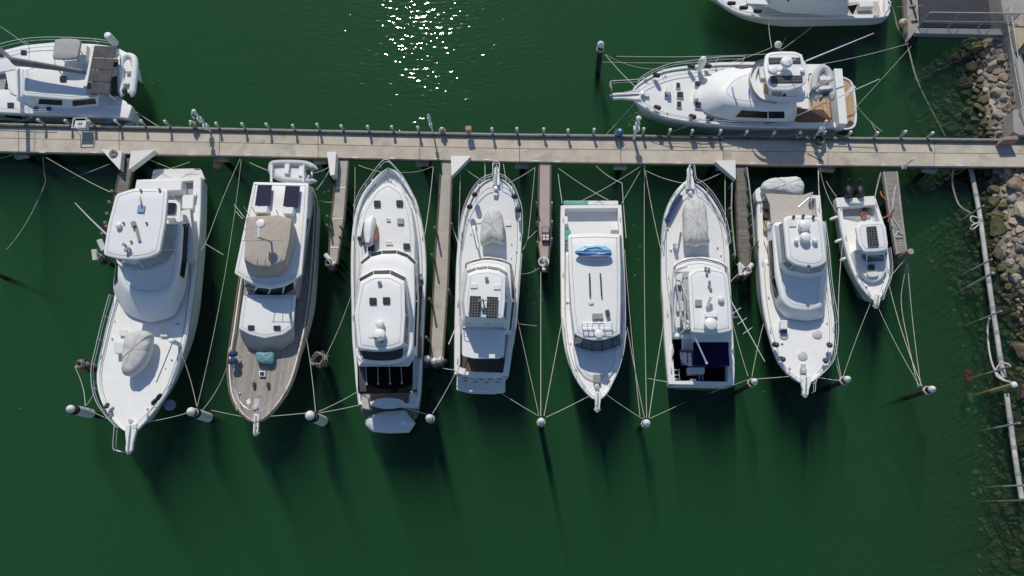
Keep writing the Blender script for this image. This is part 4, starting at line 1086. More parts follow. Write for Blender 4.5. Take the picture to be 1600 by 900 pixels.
def rib(lab, L, bowc, z, R=.22, m=GREYT, motor=None, cat='dinghy', floor=GEL2, seats=True):
    """inflatable: L = photo points along the tube from one stern end round the bow to the other"""
    P = [W(x, y, z) for x, y in L]; t = T('inflatable_dinghy', lab, cat, sum(P, Vector()) / len(P))
    Pc = crom(P, 5); mb = MB().tube(Pc, R, 10)
    for a, b in ((0, 1), (-1, -2)):
        d = (Pc[a] - Pc[b]).normalized(); mb.lathe(Pc[a], [(R, -.02), (R * .75, .2), (R * .3, .38), (.02, .42)], 10, d)
    mb.build('tube', m, t)
    MB().prism([Vector((p.x, p.y, 0)) for p in Pc], z - .18, z - .08, .01).build('floor', floor, t)
    c = t.location
    if seats:
        e = (P[-1] - P[0]) ; a = math.atan2(e.y, e.x)
        for f in (.25, .6):
            q = ((P[0] + P[-1]) / 2).lerp(P[len(P) // 2], f); MB().box(Vector((q.x, q.y, z - .1)), e.length * .7, .32, .32, a).build('seat', GEL, t)
    if motor:
        q = W(*motor, z); mm_ = MB(); mm_.ball(q + Vector((0, 0, .35)), .17, .27, .25); mm_.tube([q + Vector((0, 0, .3)), q + Vector((0, 0, -.7))], .07, 6); mm_.build('outboard', CHAR, t)
    return t
rib('pale grey inflatable dinghy on davits at the trawler stern', [(489, 261), (474, 255.5), (431, 255), (424, 261), (427, 272), (447, 281), (486, 283)], None, 3.3, .21, motor=(484, 271))

# === 3 yacht with black awning ====================================================
b3 = boat('long white yacht with black aft awning and a jet tender on its foredeck', 'yacht', (607, 470))
h3 = Hull(b3, (606, 262), [(593, 271), (580, 285), (566, 304), (557, 328), (552, 354), (549.5, 384), (549, 426), (550, 474), (551, 524), (554, 562), (557, 600), (561, 632)],
     [(617, 266), (627, 276), (641, 296), (653, 320), (661, 352), (665.5, 386), (667, 426), (664, 485), (662, 537), (660, 575), (658, 610), (654, 636)],
     2.9, 1.6, [(0, .55), (.14, .35), (.3, .15), (.55, .25), (1, .8)], rim=.14, N=34, boot=TRIM, m=GEL, trim=(0, 2.5))
MB().slab([(563, 634), (655, 636), (652, 652), (640, 660), (577, 660), (567, 650)], .55, .25, 3).build('swim_platform', mat('brown_platform', (.25, .19, .145), .7, .15, 3), b3)
rail(b3, 'bow_rail', [(556, 328), (566, 304), (581, 283), (596, 263), (606, 256), (616, 263), (634, 285), (653, 320)], h3.sh, .7, post=1.6)
zf = 2.75
MB().seg(W(606, 265, 2.95), W(607, 290, 2.7), .1, .1).build('anchor_chain', TRIM, b3); windlass(b3, 606, 295, 2.5, h3.ax, 1.2)
# raised foredeck house
fd = [(606, 283), (628, 297), (643, 330), (648, 372), (648, 414), (622, 398), (596, 397), (562, 415), (558, 372), (566, 330), (585, 297)]
house(b3, 'foredeck', fd, 2.9, 2.2, DECK, r=8, crown=.1, edge=.1, flare=.1)
for q, mm in ((rect(584, 313, 594, 322), HATCH), (rect(619, 312.5, 629, 321), HATCH), (rect(620.5, 341, 630.5, 350), TRIM), (rect(575, 382, 585, 391.5), HATCH), (rect(630, 380, 640, 389), HATCH)):
    MB().slab(q, 3.1, .12, .6).build('hatch', mm, b3)
for q in (rect(602, 377.5, 613, 379), rect(603, 341, 609.5, 343)): MB().slab(q, 3.15, .1, .3).build('grab_rail', CHROME, b3)
# main saloon with dark raked windscreen arch
s_t = [(566, 413), (580, 402), (597, 397.5), (620, 397), (636, 403), (647, 413), (648, 470), (645, 553), (560, 553), (558, 470)]
s_b = [(562, 409), (577, 395), (596, 388.5), (620, 388), (640, 396), (652, 409), (655, 470), (652, 556), (556, 556), (554, 470)]
house(b3, 'saloon', s_t, 4.3, 2.6, GEL, s_b, r=1.5, crown=.06, edge=.06)
for i in range(5):
    w_ = MB(); win(w_, s_t, 4.3, s_b, 2.6, i, .02, .98, .4, .93, .03, .04); w_.build('windscreen_pane', TINT, b3)
w_ = MB(); win(w_, s_t, 4.3, s_b, 2.6, 5, .15, .98, .45, .8, .02); win(w_, s_t, 4.3, s_b, 2.6, 6, .02, .85, .45, .8, .02); w_.build('side_window', GLASS, b3)
# side walkway teak
TK3 = streaks('teak_walkway', (.30, .215, .15), (.12, .09, .07), math.pi / 2, .12, line=.1)
MB().slab([(654, 432), (661, 432), (659, 560), (652, 560)], 1.75, .08, .4).build('side_deck', TK3, b3)
MB().slab([(652.5, 431), (660, 431), (660, 437), (652, 437)], 2.3, .5, .4).build('side_step', TRIM, b3)
# flybridge with its own dark screen and hardtop
f_t = [(563, 441), (584, 429.5), (609, 429), (632, 440), (633, 493), (630, 539), (610, 545.5), (587, 547.5), (559, 544), (554, 490)]
f_b = [(560, 434), (583, 421), (611, 420), (635, 432), (642, 493), (640, 545), (612, 552), (588, 553), (559, 552), (556, 490)]
house(b3, 'flybridge', f_t, 6.0, 4.3, GEL, f_b, r=2, crown=.0, edge=.04)
for i in range(3):
    w_ = MB(); win(w_, f_t, 6.0, f_b, 4.3, i, .02, .98, .3, .9, .03, .04); w_.build('windscreen_pane', TINT, b3)
w_ = MB(); win(w_, f_t, 6.0, f_b, 4.3, 3, .08, .98, .4, .85, .02); win(w_, f_t, 6.0, f_b, 4.3, 4, .02, .9, .4, .85, .02); w_.build('side_window', GLASS, b3)
house(b3, 'hardtop', f_t, 6.12, 5.98, GEL, r=6, crown=.1, edge=.06)
for q in (rect(577, 465, 588, 475), rect(598, 464, 609, 474)): MB().slab(q, 6.3, .12, .6).build('hatch', HATCH, b3)
domes(b3, 'satellite_dome', [(592.5, 505, .27, .45), (591, 522, .4, .5)], 6.2)
m = MB(); p = W(590, 532, 6.2); m.tube([p, p + Vector((0, 0, .9))], .05, 6); m.tube([p + Vector((-.35, 0, .75)), p + Vector((.35, 0, .75))], .04, 6); m.box(p + Vector((.25, 0, 0)), .3, .3, .5, .4); m.build('radar_mast', TRIM, b3)
m = MB(); m.lathe(W(593.5, 442.5, 6.2), [(.12, 0), (.14, .15), (.03, .22)], 8); m.build('horn', TRIM, b3)
MB().slab([(559, 544), (587, 548), (610, 546), (630, 540), (628, 561), (610, 564), (587, 565), (570, 564)], 5.15, .1, 2).build('flybridge_seat_cover', CHAR, b3)
c_ = MB(); P = crom([W(x, y, 5.25) for x, y in ((557, 545), (560, 557), (570, 564), (590, 566.5), (612, 566), (630, 561), (641, 548), (643, 520))], 5); c_.tube(P, .13, 8); c_.build('flybridge_coaming', GEL, b3)
MB().slab([(557, 552), (571, 566), (612, 568), (634, 562), (645, 545), (646, 560), (638, 572), (560, 572)], 4.4, .14, 2).build('aft_overhang', GEL, b3)
aw = [(558, 563), (571, 569), (612, 569), (634, 563), (645.5, 553), (644.5, 606), (637.5, 613.5), (561.5, 615.5), (559, 610)]
MB().slab(aw, 4.05, .05, 2).build('aft_awning', BLACK, b3)
MB().slab([(559, 565), (572, 571), (572.5, 612), (562, 612)], 4.07, .03, .5).build('awning_panel', CHAR, b3)
m = MB()
for a, b in (((571.6, 569), (573, 601)), ((590, 571), (591, 599.5)), ((608, 570), (609.5, 599)), ((626.5, 568), (628, 598.5))): o_ = MB().seg(W(*a, 4.22), W(*b, 4.16), .045, .04).build('awning_pole', DECKG, b3); MB().ball(W(*b, 4.18), .07, n=8, m=5).build('pole_tip', DECKG, o_)
MB().slab([(562, 612), (652, 608), (652, 634), (564, 632)], .95, .1, 1).build('cockpit_floor', mat('grey_teak', (.27, .205, .155), .7, .15, 3), b3)
e_ = [(606 + 26.5 * math.cos(a / 16 * 6.283), 630 + 8.5 * math.sin(a / 16 * 6.283)) for a in range(16)]
MB().slab(e_, 1.65, .12, 0).build('cockpit_table', GEL, b3); MB().tube([W(606, 633, 1.6), W(606, 636, .9)], .1, 8).build('table_leg', CHROME, b3)
MB().slab([(565, 618), (577, 617), (578, 640), (566, 638)], 1.7, .7, 2).build('cockpit_seat', TAN2, b3)
MB().slab([(640, 615), (652, 613), (651, 632), (638, 634)], 1.6, .7, 2).build('cockpit_seat', GEL2, b3)
m = MB()
for x, y in ((563, 615), (643, 612)): p = W(x, y, 4.0); m.tube([p, (p.x, p.y, 1.5)], .05, 6)
m.build('awning_post', CHROME, b3)
# upturned tender lying across the stern platform
tp_ = [(571, 657), (577, 649.5), (600, 643), (634, 640.5), (637.5, 648), (649.5, 660.5), (639, 676), (607, 677), (581, 674.5), (571, 665)]
top = Wp(rnd(tp_, 3, 3), .95); MB().loft([inset(top, .12, .56), inset(top, 0, .8), top, shrink(top, .9, 1.12), shrink(top, .7, 1.24), shrink(top, .35, 1.3)]).build('upturned_tender', mat('pale_tender', (.66, .68, .70), .4, .05, 1.5), None, label='upturned pale tender resting on the stern platform of the black awning yacht', cat='dinghy', smooth=50)
MB().lathe(W(630, 661, 1.28), [(.16, -.1), (.17, .02), (.05, .06), (.01, .06)], 10).build('drain_cover', GEL, None, label='small white round cap on the upturned tender', cat='cap')
# jet tender on the foredeck
c0 = W(577, 360, 3.0); jt = T('jet_tender', 'small white jet tender with orange side on the black awning yacht foredeck', 'jet ski', c0)
jr = Wp(rnd([(569, 343), (577, 338), (585, 337), (586, 350), (581, 378), (576, 383), (570, 381), (568, 362)], 3, 3), 3.75)
MB().loft([inset(jr, .3, 3.02), inset(jr, -.03, 3.4), inset(jr, -.02, 3.55), jr, shrink(jr, .8, 3.95), shrink(jr, .4, 4.02)]).build('body', GEL, jt, smooth=55)
MB().slab([(585, 341), (588.5, 352), (588, 372), (582, 381), (579, 381), (584.5, 360)], 3.5, .3, 1).build('orange_side', ORANGE, jt)
MB().slab([(568, 346), (563, 370), (565.5, 382), (569, 378)], 3.45, .25, 1).build('black_side', CHAR, jt)
MB().slab([(571, 369), (579, 369), (577, 379), (571, 379)], 4.08, .1, 2).build('seat', GEL2, jt)
fender(561.5, 372.5, 3.1, 'small black fender beside the jet tender', l=.4)

# === 4 cruiser with twin solar panels =============================================
b4 = boat('white cruiser with twin gridded solar panels and a covered dinghy near its bow', 'yacht', (762, 440))
h4 = Hull(b4, (775, 278), [(765, 279), (756, 283), (742, 296), (731, 317), (724, 338), (718, 371), (714.5, 403), (713, 445), (711.5, 507), (711, 555), (711, 585)],
     [(782, 279), (791, 283), (803, 296), (811, 315), (815.5, 333), (817, 371), (815.5, 403), (812.5, 445), (808, 499), (802, 547), (796, 588)],
     2.5, 1.5, [(0, .12), (.75, .15), (.76, .7), (1, .7)], rims=[(0, .12), (.5, .15), (.76, .32), (1, .32)], boot=TRIM, trim=(0, 3))
MB().slab([(714, 586), (790, 588), (789, 613), (770, 615.5), (735, 614.5), (713, 609)], .5, .22, 2).build('swim_platform', GEL2, b4)
m = MB()
for x, y in ((727, 590), (752, 593), (766, 592.5), (781, 592), (727, 595), (743, 597), (760, 597.5), (777, 597)): m.slab(rect(x - 3, y - .6, x + 3, y + .6), .53, .04, .3)
m.build('platform_slots', CHAR, b4)
MB().seg(W(733, 610, .55), W(768, 612, .55), .12, .12).build('platform_rail', GEL, b4)
pulpit(b4, (776, 260.5), (770, 281), (781, 281), 2.5)
windlass(b4, 775, 297, h4.dz(775, 297), h4.ax)
rail(b4, 'bow_rail', [(718, 371), (724, 337), (731, 316), (743, 295), (757, 282), (770, 277), (771, 262), (776, 258.5), (781, 262), (781, 277), (791, 282), (803, 295), (811, 314), (816, 333), (817, 371)], h4.sh, .65, post=1.6)
covered_dinghy('dinghy under a pleated pale cover on the twin solar cruiser foredeck', [(751, 381), (751.5, 356), (757, 335), (766, 327.5), (776, 327.5), (783, 333), (787, 350), (787, 378), (780, 379), (770, 376.5), (760, 380)], h4.dz(770, 360) + .1, .95, COVER, seed=7)
d_ = MB(); p = W(740, 355, h4.dz(740, 360) + .9); d_.tube([Vector((p.x, p.y, h4.dz(740, 360))), p], .14, 10); d_.seg(p, p + Vector((.35, -1.5, .1)), .12, .14); d_.build('davit_crane', GEL, b4)
plates(b4, 'hatch', [rect(742, 343, 753, 349), rect(789, 346, 799, 353)], h4.dz(770, 360) + .05, .05, GEL2)
for x, y, w in ((742, 304, 'upper left'), (734, 323, 'lower left'), (804, 307, 'upper right'), (810.5, 328, 'lower right')): fender(x, y, 2.95, f'{w} black fender on the bow rail of the twin solar cruiser', r=.19, l=.62, tilt=(.15 if x < 770 else -.1, -.3, .8))
# cabin, screen and flybridge
c_t = [(729, 414), (742, 407.5), (761, 404.5), (782, 407.5), (797, 414), (799, 470), (794, 520), (722, 520), (720, 470)]
c_b = [(727, 412), (740, 404), (761, 400.5), (785, 404), (800, 412), (806, 470), (799, 523), (719, 523), (716, 470)]
house(b4, 'cabin', c_t, 3.0, 2.0, GEL, c_b, r=3, crown=.03, edge=.05)
m = MB(); P = crom([W(x, y, 3.04) for x, y in ((728, 418), (729, 412), (743, 406.5), (761, 403.6), (782, 406.5), (797, 412.5), (798, 419))], 5); m.tube(P, .045, 5); m.build('cabin_trim', CHAR, b4)
w_ = MB(); win(w_, c_t, 3.0, c_b, 2.0, 4, .1, .95, .3, .8); win(w_, c_t, 3.0, c_b, 2.0, 5, .05, .9, .3, .8); w_.build('side_window', GLASS, b4)
g_t = [(731, 428), (745, 423), (762, 421), (779, 424), (790, 431), (789, 470), (786, 497), (727, 495), (725, 470)]
g_b = [(728, 422), (743, 416.5), (762, 414.5), (781, 417.5), (793, 425), (795, 470), (791, 513), (724, 512), (721, 470)]
house(b4, 'flybridge', g_t, 4.9, 3.0, GEL, g_b, r=1, crown=0, edge=.03, k=1)
for i in range(4):
    w_ = MB(); win(w_, g_t, 4.9, g_b, 3.0, i, .03, .97, .25, .85, .03, .04); w_.build('windscreen_pane', mat('hazy_screen', (.13, .13, .13), .3, .4, 8) if i == 0 else bpy.data.materials['hazy_screen'], b4)
w_ = MB(); win(w_, g_t, 4.9, g_b, 3.0, 4, .05, .95, .35, .85, .02); win(w_, g_t, 4.9, g_b, 3.0, 5, .05, .8, .35, .85, .02); w_.build('side_window', GLASS, b4)
house(b4, 'hardtop', g_t, 5.05, 4.88, GEL, r=4, crown=.06, edge=.05)
SGRID = streaks('solar_grid', (.028, .026, .03), (.22, .22, .22), ang_of((740, 462), (738, 495)) , .17, rough=.25, line=.13, cross=.17)
for q in ([(734, 462), (751.5, 462.5), (749.5, 495), (732.5, 494.5)], [(761, 463), (778.5, 464), (776.5, 497.5), (759.5, 496.5)]): MB().slab(q, 5.28, .06, .4).build('solar_panel', SGRID, b4)
plates(b4, 'hatch', [rect(735, 443, 746, 450.5), rect(771, 445, 782, 452.5)], 5.15, .1, GEL2)
m = MB(); p = W(755.5, 472, 5.1); m.tube([p, p + Vector((0, 0, .7))], .05, 6); m.tube([p + Vector((-.3, 0, .4)), p + Vector((.3, 0, .4))], .04, 6); m.ball(W(755.5, 482, 5.2), .16); m.build('mast', TRIM, b4)
MB().lathe(W(760.5, 436, 5.12), [(.1, 0), (.13, .15), (.02, .2)], 8).build('horn', TRIM, b4)
# open after end of the flybridge, overhang, cockpit
MB().slab([(722, 499), (788, 500), (787, 513), (722, 512)], 3.25, .1, 1).build('flybridge_floor', DECKG, b4)
for q in ([(725, 499), (738, 499.5), (738, 507), (725, 507)], [(757, 500), (768, 500), (768, 507), (757, 507)], [(773, 500), (784, 500.5), (784, 507), (773, 507)]): MB().slab(q, 3.8, .5, 1).build('helm_seat', GEL2, b4)
rail(b4, 'flybridge_rail', [(722, 498), (722, 511), (735, 514), (776, 514), (787, 511), (788, 498)], 3.3, .6, post=.9)
MB().slab([(722, 510), (789, 515), (787, 555), (780, 560), (740, 560), (722, 556)], 3.1, .16, 3).build('aft_overhang', GEL, b4)
MB().slab([(718, 553), (793, 560), (790, 585), (714, 578)], .92, .08, 1).build('cockpit_floor', BROWN, b4)
MB().seg(W(717, 579, 1.35), W(727, 582, 1.35), .4, .5).build('cockpit_locker', GEL, b4)
rail(b4, 'starboard_side_rail', [(816, 400), (812.5, 445), (808, 499), (803, 540)], h4.sh, .6, post=1.8)
MB().tube([W(719, 495, 3.0), W(701, 538, 3.2)], .035, 5).build('fishing_pole', WPAINT, b4)

# === 5 cruiser with the blue kayak =================================================
b5 = boat('white cruiser with a blue and white kayak across its long flat roof', 'yacht', (930, 480))
h5 = Hull(b5, (934, 626), [(927, 623), (919, 616), (906, 600), (895, 580), (888, 560), (882, 532), (878.5, 497), (878, 465), (877.5, 423), (877, 360), (877.5, 321)],
     [(941, 622), (948, 615), (956, 600), (965, 580), (973, 552), (978, 514), (978, 465), (977.5, 446), (975.5, 400), (973.5, 353), (971.5, 320)],
     2.3, 1.5, [(0, .12), (.6, .2), (.78, .25), (.79, .8), (1, .8)], rims=[(0, .12), (.6, .16), (.8, .22), (1, .22)], boot=TRIM, trim=(0, 1.5))
MB().slab(rect(881, 313.5, 966, 320), .55, .2, 1).build('swim_platform', GEL2, b5)
MB().slab(rect(881.5, 313.8, 919, 319), .6, .05, .6).build('platform_mat', GREEN, b5)
m = MB(); m.tube([W(926, 319, .6), W(933, 314.5, .75), W(940, 319, .6)], .03, 5); m.build('ladder_handle', CHROME, b5)
MB().slab(rect(881, 324, 967, 371), .78, .06, 1).build('cockpit_floor', DECK, b5)
for q in (rect(883, 325, 895, 327), rect(900, 325, 915, 327), rect(921, 322.5, 929.5, 324.5), rect(934, 325.5, 948, 327.5), rect(952, 325.5, 964, 327.5)): MB().slab(q, 1.3, .4, .3).build('transom_step', GEL, b5)
MB().slab(rect(882, 338, 887, 350), 1.5, .7, 1).build('cockpit_seat', GEL, b5)
for q in (rect(882.5, 360, 892, 366), rect(882.5, 366, 888, 376)): MB().slab(q, 1.62, .3, .4).build('green_locker_lid', GREEN, b5)
MB().slab([(955, 359), (968, 359), (968, 367), (953, 366)], 1.3, .3, .5).build('cockpit_locker', TRIM, b5)
r5 = [(888, 368), (909, 366.5), (930, 366), (950, 366.5), (968, 368), (969.5, 420), (969.5, 470), (968.5, 521), (956.5, 526.5), (941, 530.5), (925, 530.5), (910.5, 527.5), (898, 521), (893, 480), (889.5, 420)]
r5b = [(889, 366), (909, 365), (930, 364), (950, 365), (971, 366), (973, 420), (973, 470), (969, 541), (956.5, 548), (941.5, 552.5), (924.5, 552.5), (909.5, 548.5), (896, 541), (890, 480), (888, 420)]
house(b5, 'cabin', r5, 3.85, 1.7, GEL, r5b, r=.8, crown=0, edge=.02, k=1)
house(b5, 'roof', [(x + (930 - x) * -.012, y + (450 - y) * -.008) for x, y in r5], 4.0, 3.83, GEL, r=3, crown=.1, edge=.06)
fr_ = MB()
for i in (7, 8, 9, 10, 11):
    win(fr_, r5, 3.85, r5b, 1.7, i, .0, 1, .05, .97, .02, .04)
fr_.build('windscreen_frame', mat('navy_frame', (.015, .018, .035), .4, .1), b5)
for i, cuts_ in ((7, [(.1, .93)]), (8, [(.06, .94)]), (9, [(.06, .94)]), (10, [(.06, .94)]), (11, [(.07, .9)])):
    for a, b in cuts_:
        w_ = MB(); win(w_, r5, 3.85, r5b, 1.7, i, a, b, .16, .9, .035, .03); w_.build('windscreen_pane', GLASSB, b5)
w_ = MB(); win(w_, r5, 3.85, r5b, 1.7, 4, .1, .95, .4, .85); win(w_, r5, 3.85, r5b, 1.7, 5, .05, .95, .4, .85); win(w_, r5, 3.85, r5b, 1.7, 6, .05, .8, .4, .85); w_.build('side_window', GLASS, b5)
house(b5, 'foredeck_step', [(896, 538), (911, 543), (933, 546), (955, 543), (969, 538), (964, 572), (952, 590), (933, 600), (914, 590), (901, 572)], 2.15, 1.8, GEL, r=5, crown=.06, edge=.08, flare=.08)
MB().slab(rect(927, 585, 938.5, 598), 2.4, .2, .6).build('hatch', TRIM, b5)
pulpit(b5, (933.5, 641), (929, 622), (939, 622), 2.3); windlass(b5, 932, 604, h5.dz(932, 604), h5.ax)
rail(b5, 'port_rail', [(929, 623), (919, 615), (906, 599), (895, 579), (888, 559), (882, 531), (879, 500)], h5.sh, .6, post=1.7); rail(b5, 'starboard_rail', [(940, 623), (948, 615), (956, 600), (965, 580), (973, 552), (977, 520)], h5.sh, .6, post=1.7)
for a, b in (((921, 427), (922, 463)), ((938, 427), (940, 463))): MB().seg(W(*a, 4.22), W(*b, 4.22), .09, .08).build('roof_rail', CHAR, b5)
m = MB(); m.lathe(W(923.5, 472, 4.1), [(.16, 0), (.17, .04), (.12, .05), (.01, .05)], 12); m.build('roof_vent', GEL2, b5)
MB().slab(rect(925.5, 489.5, 942, 498.5), 4.3, .14, 1).build('instrument_tray', TRIM, b5)
MB().slab([(945.5, 485), (951, 483), (954, 492), (948, 494)], 4.35, .2, .5).build('searchlight', CHAR, b5)
m = MB()
for y in (504, 513): m.tube([W(910, y, 4.45), W(956, y, 4.45)], .035, 5)
for x in (910, 918, 926, 935, 944, 956): m.tube([W(x, 504, 4.45), W(x, 513, 4.45)], .03, 5); p = W(x, 508, 4.45); m.tube([p, (p.x, p.y, 4.05)], .03, 5)
m.build('roof_rack', CHROME, b5)
domes(b5, 'radar_dome', [(936, 521, .3, .35)], 4.3); MB().tube([W(936, 500, 4.05), W(936, 513, 4.5)], .05, 6).build('mast', CHROME, b5)
m = MB()
for y in (384, 404.5): m.tube([W(912, y, 4.22), W(947, y, 4.22)], .035, 5)
for x in (914, 945): m.tube([W(x, 382.5, 4.18), W(x, 405, 4.18)], .035, 5)
m.build('kayak_rack', CHROME, b5)
# kayak: rounded sit on top hull with bands of colour along its length
km = bpy.data.materials.new('blue_white_kayak'); km.use_nodes = True; kt_ = km.node_tree; kb_ = kt_.nodes['Principled BSDF']; kb_.inputs['Roughness'].default_value = .35
tcn = kt_.nodes.new('ShaderNodeTexCoord'); sp = kt_.nodes.new('ShaderNodeSeparateXYZ'); kt_.links.new(tcn.outputs['Generated'], sp.inputs[0])
nz = kt_.nodes.new('ShaderNodeTexNoise'); nz.inputs['Scale'].default_value = 3; kt_.links.new(tcn.outputs['Generated'], nz.inputs['Vector'])
mu = kt_.nodes.new('ShaderNodeMath'); mu.operation = 'MULTIPLY_ADD'; mu.inputs[1].default_value = .22; kt_.links.new(nz.outputs['Fac'], mu.inputs[0]); kt_.links.new(sp.outputs['Y'], mu.inputs[2])
sub_ = kt_.nodes.new('ShaderNodeMath'); sub_.operation = 'SUBTRACT'; sub_.inputs[1].default_value = .11; kt_.links.new(mu.outputs[0], sub_.inputs[0])
ra = kt_.nodes.new('ShaderNodeValToRGB'); kt_.links.new(sub_.outputs[0], ra.inputs[0]); ra.color_ramp.interpolation = 'LINEAR'
e0 = ra.color_ramp.elements; e0[0].position = 0; e0[0].color = (.17, .22, .32, 1); e0[1].position = 1; e0[1].color = (.45, .66, .78, 1)
for p_, c_ in ((.14, (.55, .6, .68, 1)), (.2, (.03, .08, .30, 1)), (.33, (.02, .08, .32, 1)), (.38, (.40, .55, .75, 1)), (.43, (.02, .10, .38, 1)), (.52, (.04, .26, .55, 1)), (.62, (.5, .72, .85, 1)), (.74, (.16, .45, .66, 1))):
    e_n = e0.new(p_); e_n.color = c_
kt_.links.new(ra.outputs[0], kb_.inputs['Base Color'])
kp = crom([(898, 394, 0), (906, 388, 0), (920, 384.5, 0), (938, 383, 0), (950, 387, 0), (955, 392, 0), (954, 400, 0), (935, 403, 0), (915, 402, 0), (904, 399, 0)], 4, True)
kr = Wp([(p.x, p.y) for p in kp], 4.45)
MB().loft([shrink(kr, .75, 4.24), shrink(kr, .97, 4.34), kr, shrink(kr, .9, 4.54), shrink(kr, .6, 4.58), shrink(kr, .5, 4.5), shrink(kr, .2, 4.49)]).build('kayak', km, None, label='blue and white kayak lying across the cruiser roof', cat='kayak', smooth=50)
# === 6 cruiser with the navy awning ================================================
b6 = boat('white sport cruiser with navy awning over its black cockpit and a cluttered open side', 'yacht', (1090, 440))
h6 = Hull(b6, (1078, 284), [(1071, 287), (1064, 293), (1053, 306), (1041, 326), (1035, 350), (1033, 383), (1033, 446), (1035, 466), (1037.5, 523), (1041, 570), (1044, 600)],
     [(1085, 286), (1094, 291), (1109, 306), (1124, 330), (1133, 354), (1138, 383), (1140.5, 441), (1142, 466), (1144.7, 523), (1147, 570), (1146, 602)],
     2.5, 1.5, [(0, .12), (.68, .15), (.7, .95), (1, .95)], rims=[(0, .12), (.5, .2), (.7, .42), (1, .38)], boot=TRIM, trim=(2, 0))
pulpit(b6, (1078, 262.5), (1071.5, 287), (1085, 287), 2.5); windlass(b6, 1078, 304, h6.dz(1078, 304), h6.ax)
MB().seg(W(1078, 300, 2.45), W(1078, 275, 2.6), .08, .08).build('anchor_chain', TRIM, b6)
rail(b6, 'bow_rail', [(1033, 383), (1035, 350), (1041, 326), (1053, 305), (1065, 292), (1072, 285), (1073, 268), (1077, 262), (1082, 264), (1085, 284), (1094, 290), (1109, 305), (1124, 329), (1133, 354), (1138, 383)], h6.sh, .65, post=1.6)
covered_dinghy('dinghy under a smooth grey white cover on the navy awning cruiser foredeck', [(1069, 379), (1067.5, 350), (1068.5, 323), (1078, 311.5), (1089, 309.5), (1099, 316), (1104, 330), (1107, 370), (1108, 379.5), (1098, 381), (1088, 384), (1078, 381)], h6.dz(1088, 345) + .1, 1.0, COVER, seed=12)
d_ = MB(); zz = h6.dz(1060, 360); p = W(1054.5, 382, zz + .2); d_.tube([Vector((p.x, p.y, zz)), p + Vector((0, 0, .4))], .13, 10); d_.seg(p + Vector((0, 0, .35)), W(1063, 347, zz + .5), .1, .12); d_.build('davit_crane', GEL, b6)
MB().seg(W(1042, 345, 2.2), W(1063, 305, 2.4), .35, .28).build('bulwark_shadow_bar', BLUEF, b6)  # dark blue bar painted in for the bulwark's shadow on the side deck
c6t = [(1054, 417), (1073, 408), (1096, 406), (1120, 411), (1133, 418), (1138, 470), (1140, 528), (1054, 528), (1050, 470)]
c6b = [(1052, 412), (1072, 402), (1096, 400), (1122, 405), (1137, 414), (1142, 470), (1143, 530), (1050, 530), (1046, 470)]
house(b6, 'cabin', c6t, 3.0, 2.0, GEL, c6b, r=4, crown=.02, edge=.08)
m = MB(); m.tube(crom([W(x, y, 3.04) for x, y in ((1056, 428), (1055, 415), (1073, 406.5), (1096, 404.5), (1120, 409.5), (1133, 416), (1134, 424))], 5), .045, 5); m.build('cabin_trim', CHAR, b6)
# sunken flybridge well at the left with frames and seats
MB().slab(rect(1056, 424, 1077, 520), 3.12, .08, 1).build('flybridge_floor', DECKG, b6)
for q in (rect(1057, 425, 1066, 445), rect(1058, 470, 1068, 486), rect(1068, 500, 1077, 514), rect(1056, 495, 1064, 512)): MB().slab(q, 3.5, .4, 1).build('helm_seat', GEL2, b6)
m = MB()
for a, b, za, zb_ in (((1054, 425), (1066, 500), 3.9, 3.9), ((1054, 425), (1070, 418), 3.9, 4.3), ((1046, 460), (1059, 525), 2.9, 3.6), ((1060, 430), (1075, 470), 3.3, 4.5), ((1063, 500), (1079, 480), 3.4, 4.5), ((1058, 525), (1079, 508), 3.6, 4.5), ((1066, 445), (1062, 500), 3.2, 4.0), ((1045, 430), (1062, 520), 2.6, 3.2), ((1070, 430), (1071, 515), 4.0, 4.0)):
    m.tube([W(*a, za), W(*b, zb_)], .04, 5)
m.build('flybridge_frame', CHROME, b6)
m = MB(); m.tube(crom([W(x, y, 3.7) for x, y in ((1053, 520), (1051, 470), (1053, 428), (1062, 419), (1074, 417))], 5), .05, 6); m.build('flybridge_coaming_rail', CHROME, b6)
t6 = [(1075, 428), (1086, 420), (1110, 417.5), (1130, 421), (1137, 429), (1142, 470), (1144, 516), (1128, 520), (1108, 521), (1080, 518.5), (1077, 470)]
house(b6, 'hardtop', t6, 4.75, 4.55, GEL, r=3, crown=.06, edge=.06)
w_ = MB()
for k in (1078, 1140): w_.tube([W(k, 430, 4.6), W(k, 424, 3.0)], .05, 6); w_.tube([W(k + 1, 512, 4.6), W(k, 515, 3.0)], .05, 6)
w_.build('hardtop_frame', CHROME, b6)
MB().slab([(1080, 430), (1135, 430), (1140, 510), (1082, 510)], 3.9, .85, 3).build('flybridge_console', GEL2, b6)
MB().slab(rect(1086.5, 468, 1097, 478), 4.9, .12, .6).build('hatch', TRIM, b6)
domes(b6, 'satellite_dome', [(1112, 505, .42, .6), (1127.5, 466, .2, .3)], 4.8)
MB().slab(rect(1102, 488, 1121, 495), 5.0, .3, 1).build('radar_plinth', GEL, b6)
MB().seg(W(1105, 479, 4.95), W(1111, 463, 5.3), .16, .3).build('horn', GEL, b6)
m = MB()
for x, y in ((1102, 419.5), (1107, 421), (1104, 428), (1108, 441), (1107.5, 447), (1110, 452)): m.lathe(W(x, y, 4.8), [(.06, 0), (.1, .12), (.02, .18)], 8)
m.build('deck_fitting', TRIM, b6)
MB().slab(rect(1050, 530, 1142, 597), .72, .06, 1).build('cockpit_floor', BLACK, b6)
MB().slab([(1080, 518), (1144, 518), (1143, 534), (1082, 534)], 3.1, .12, 1).build('aft_overhang', GEL, b6)
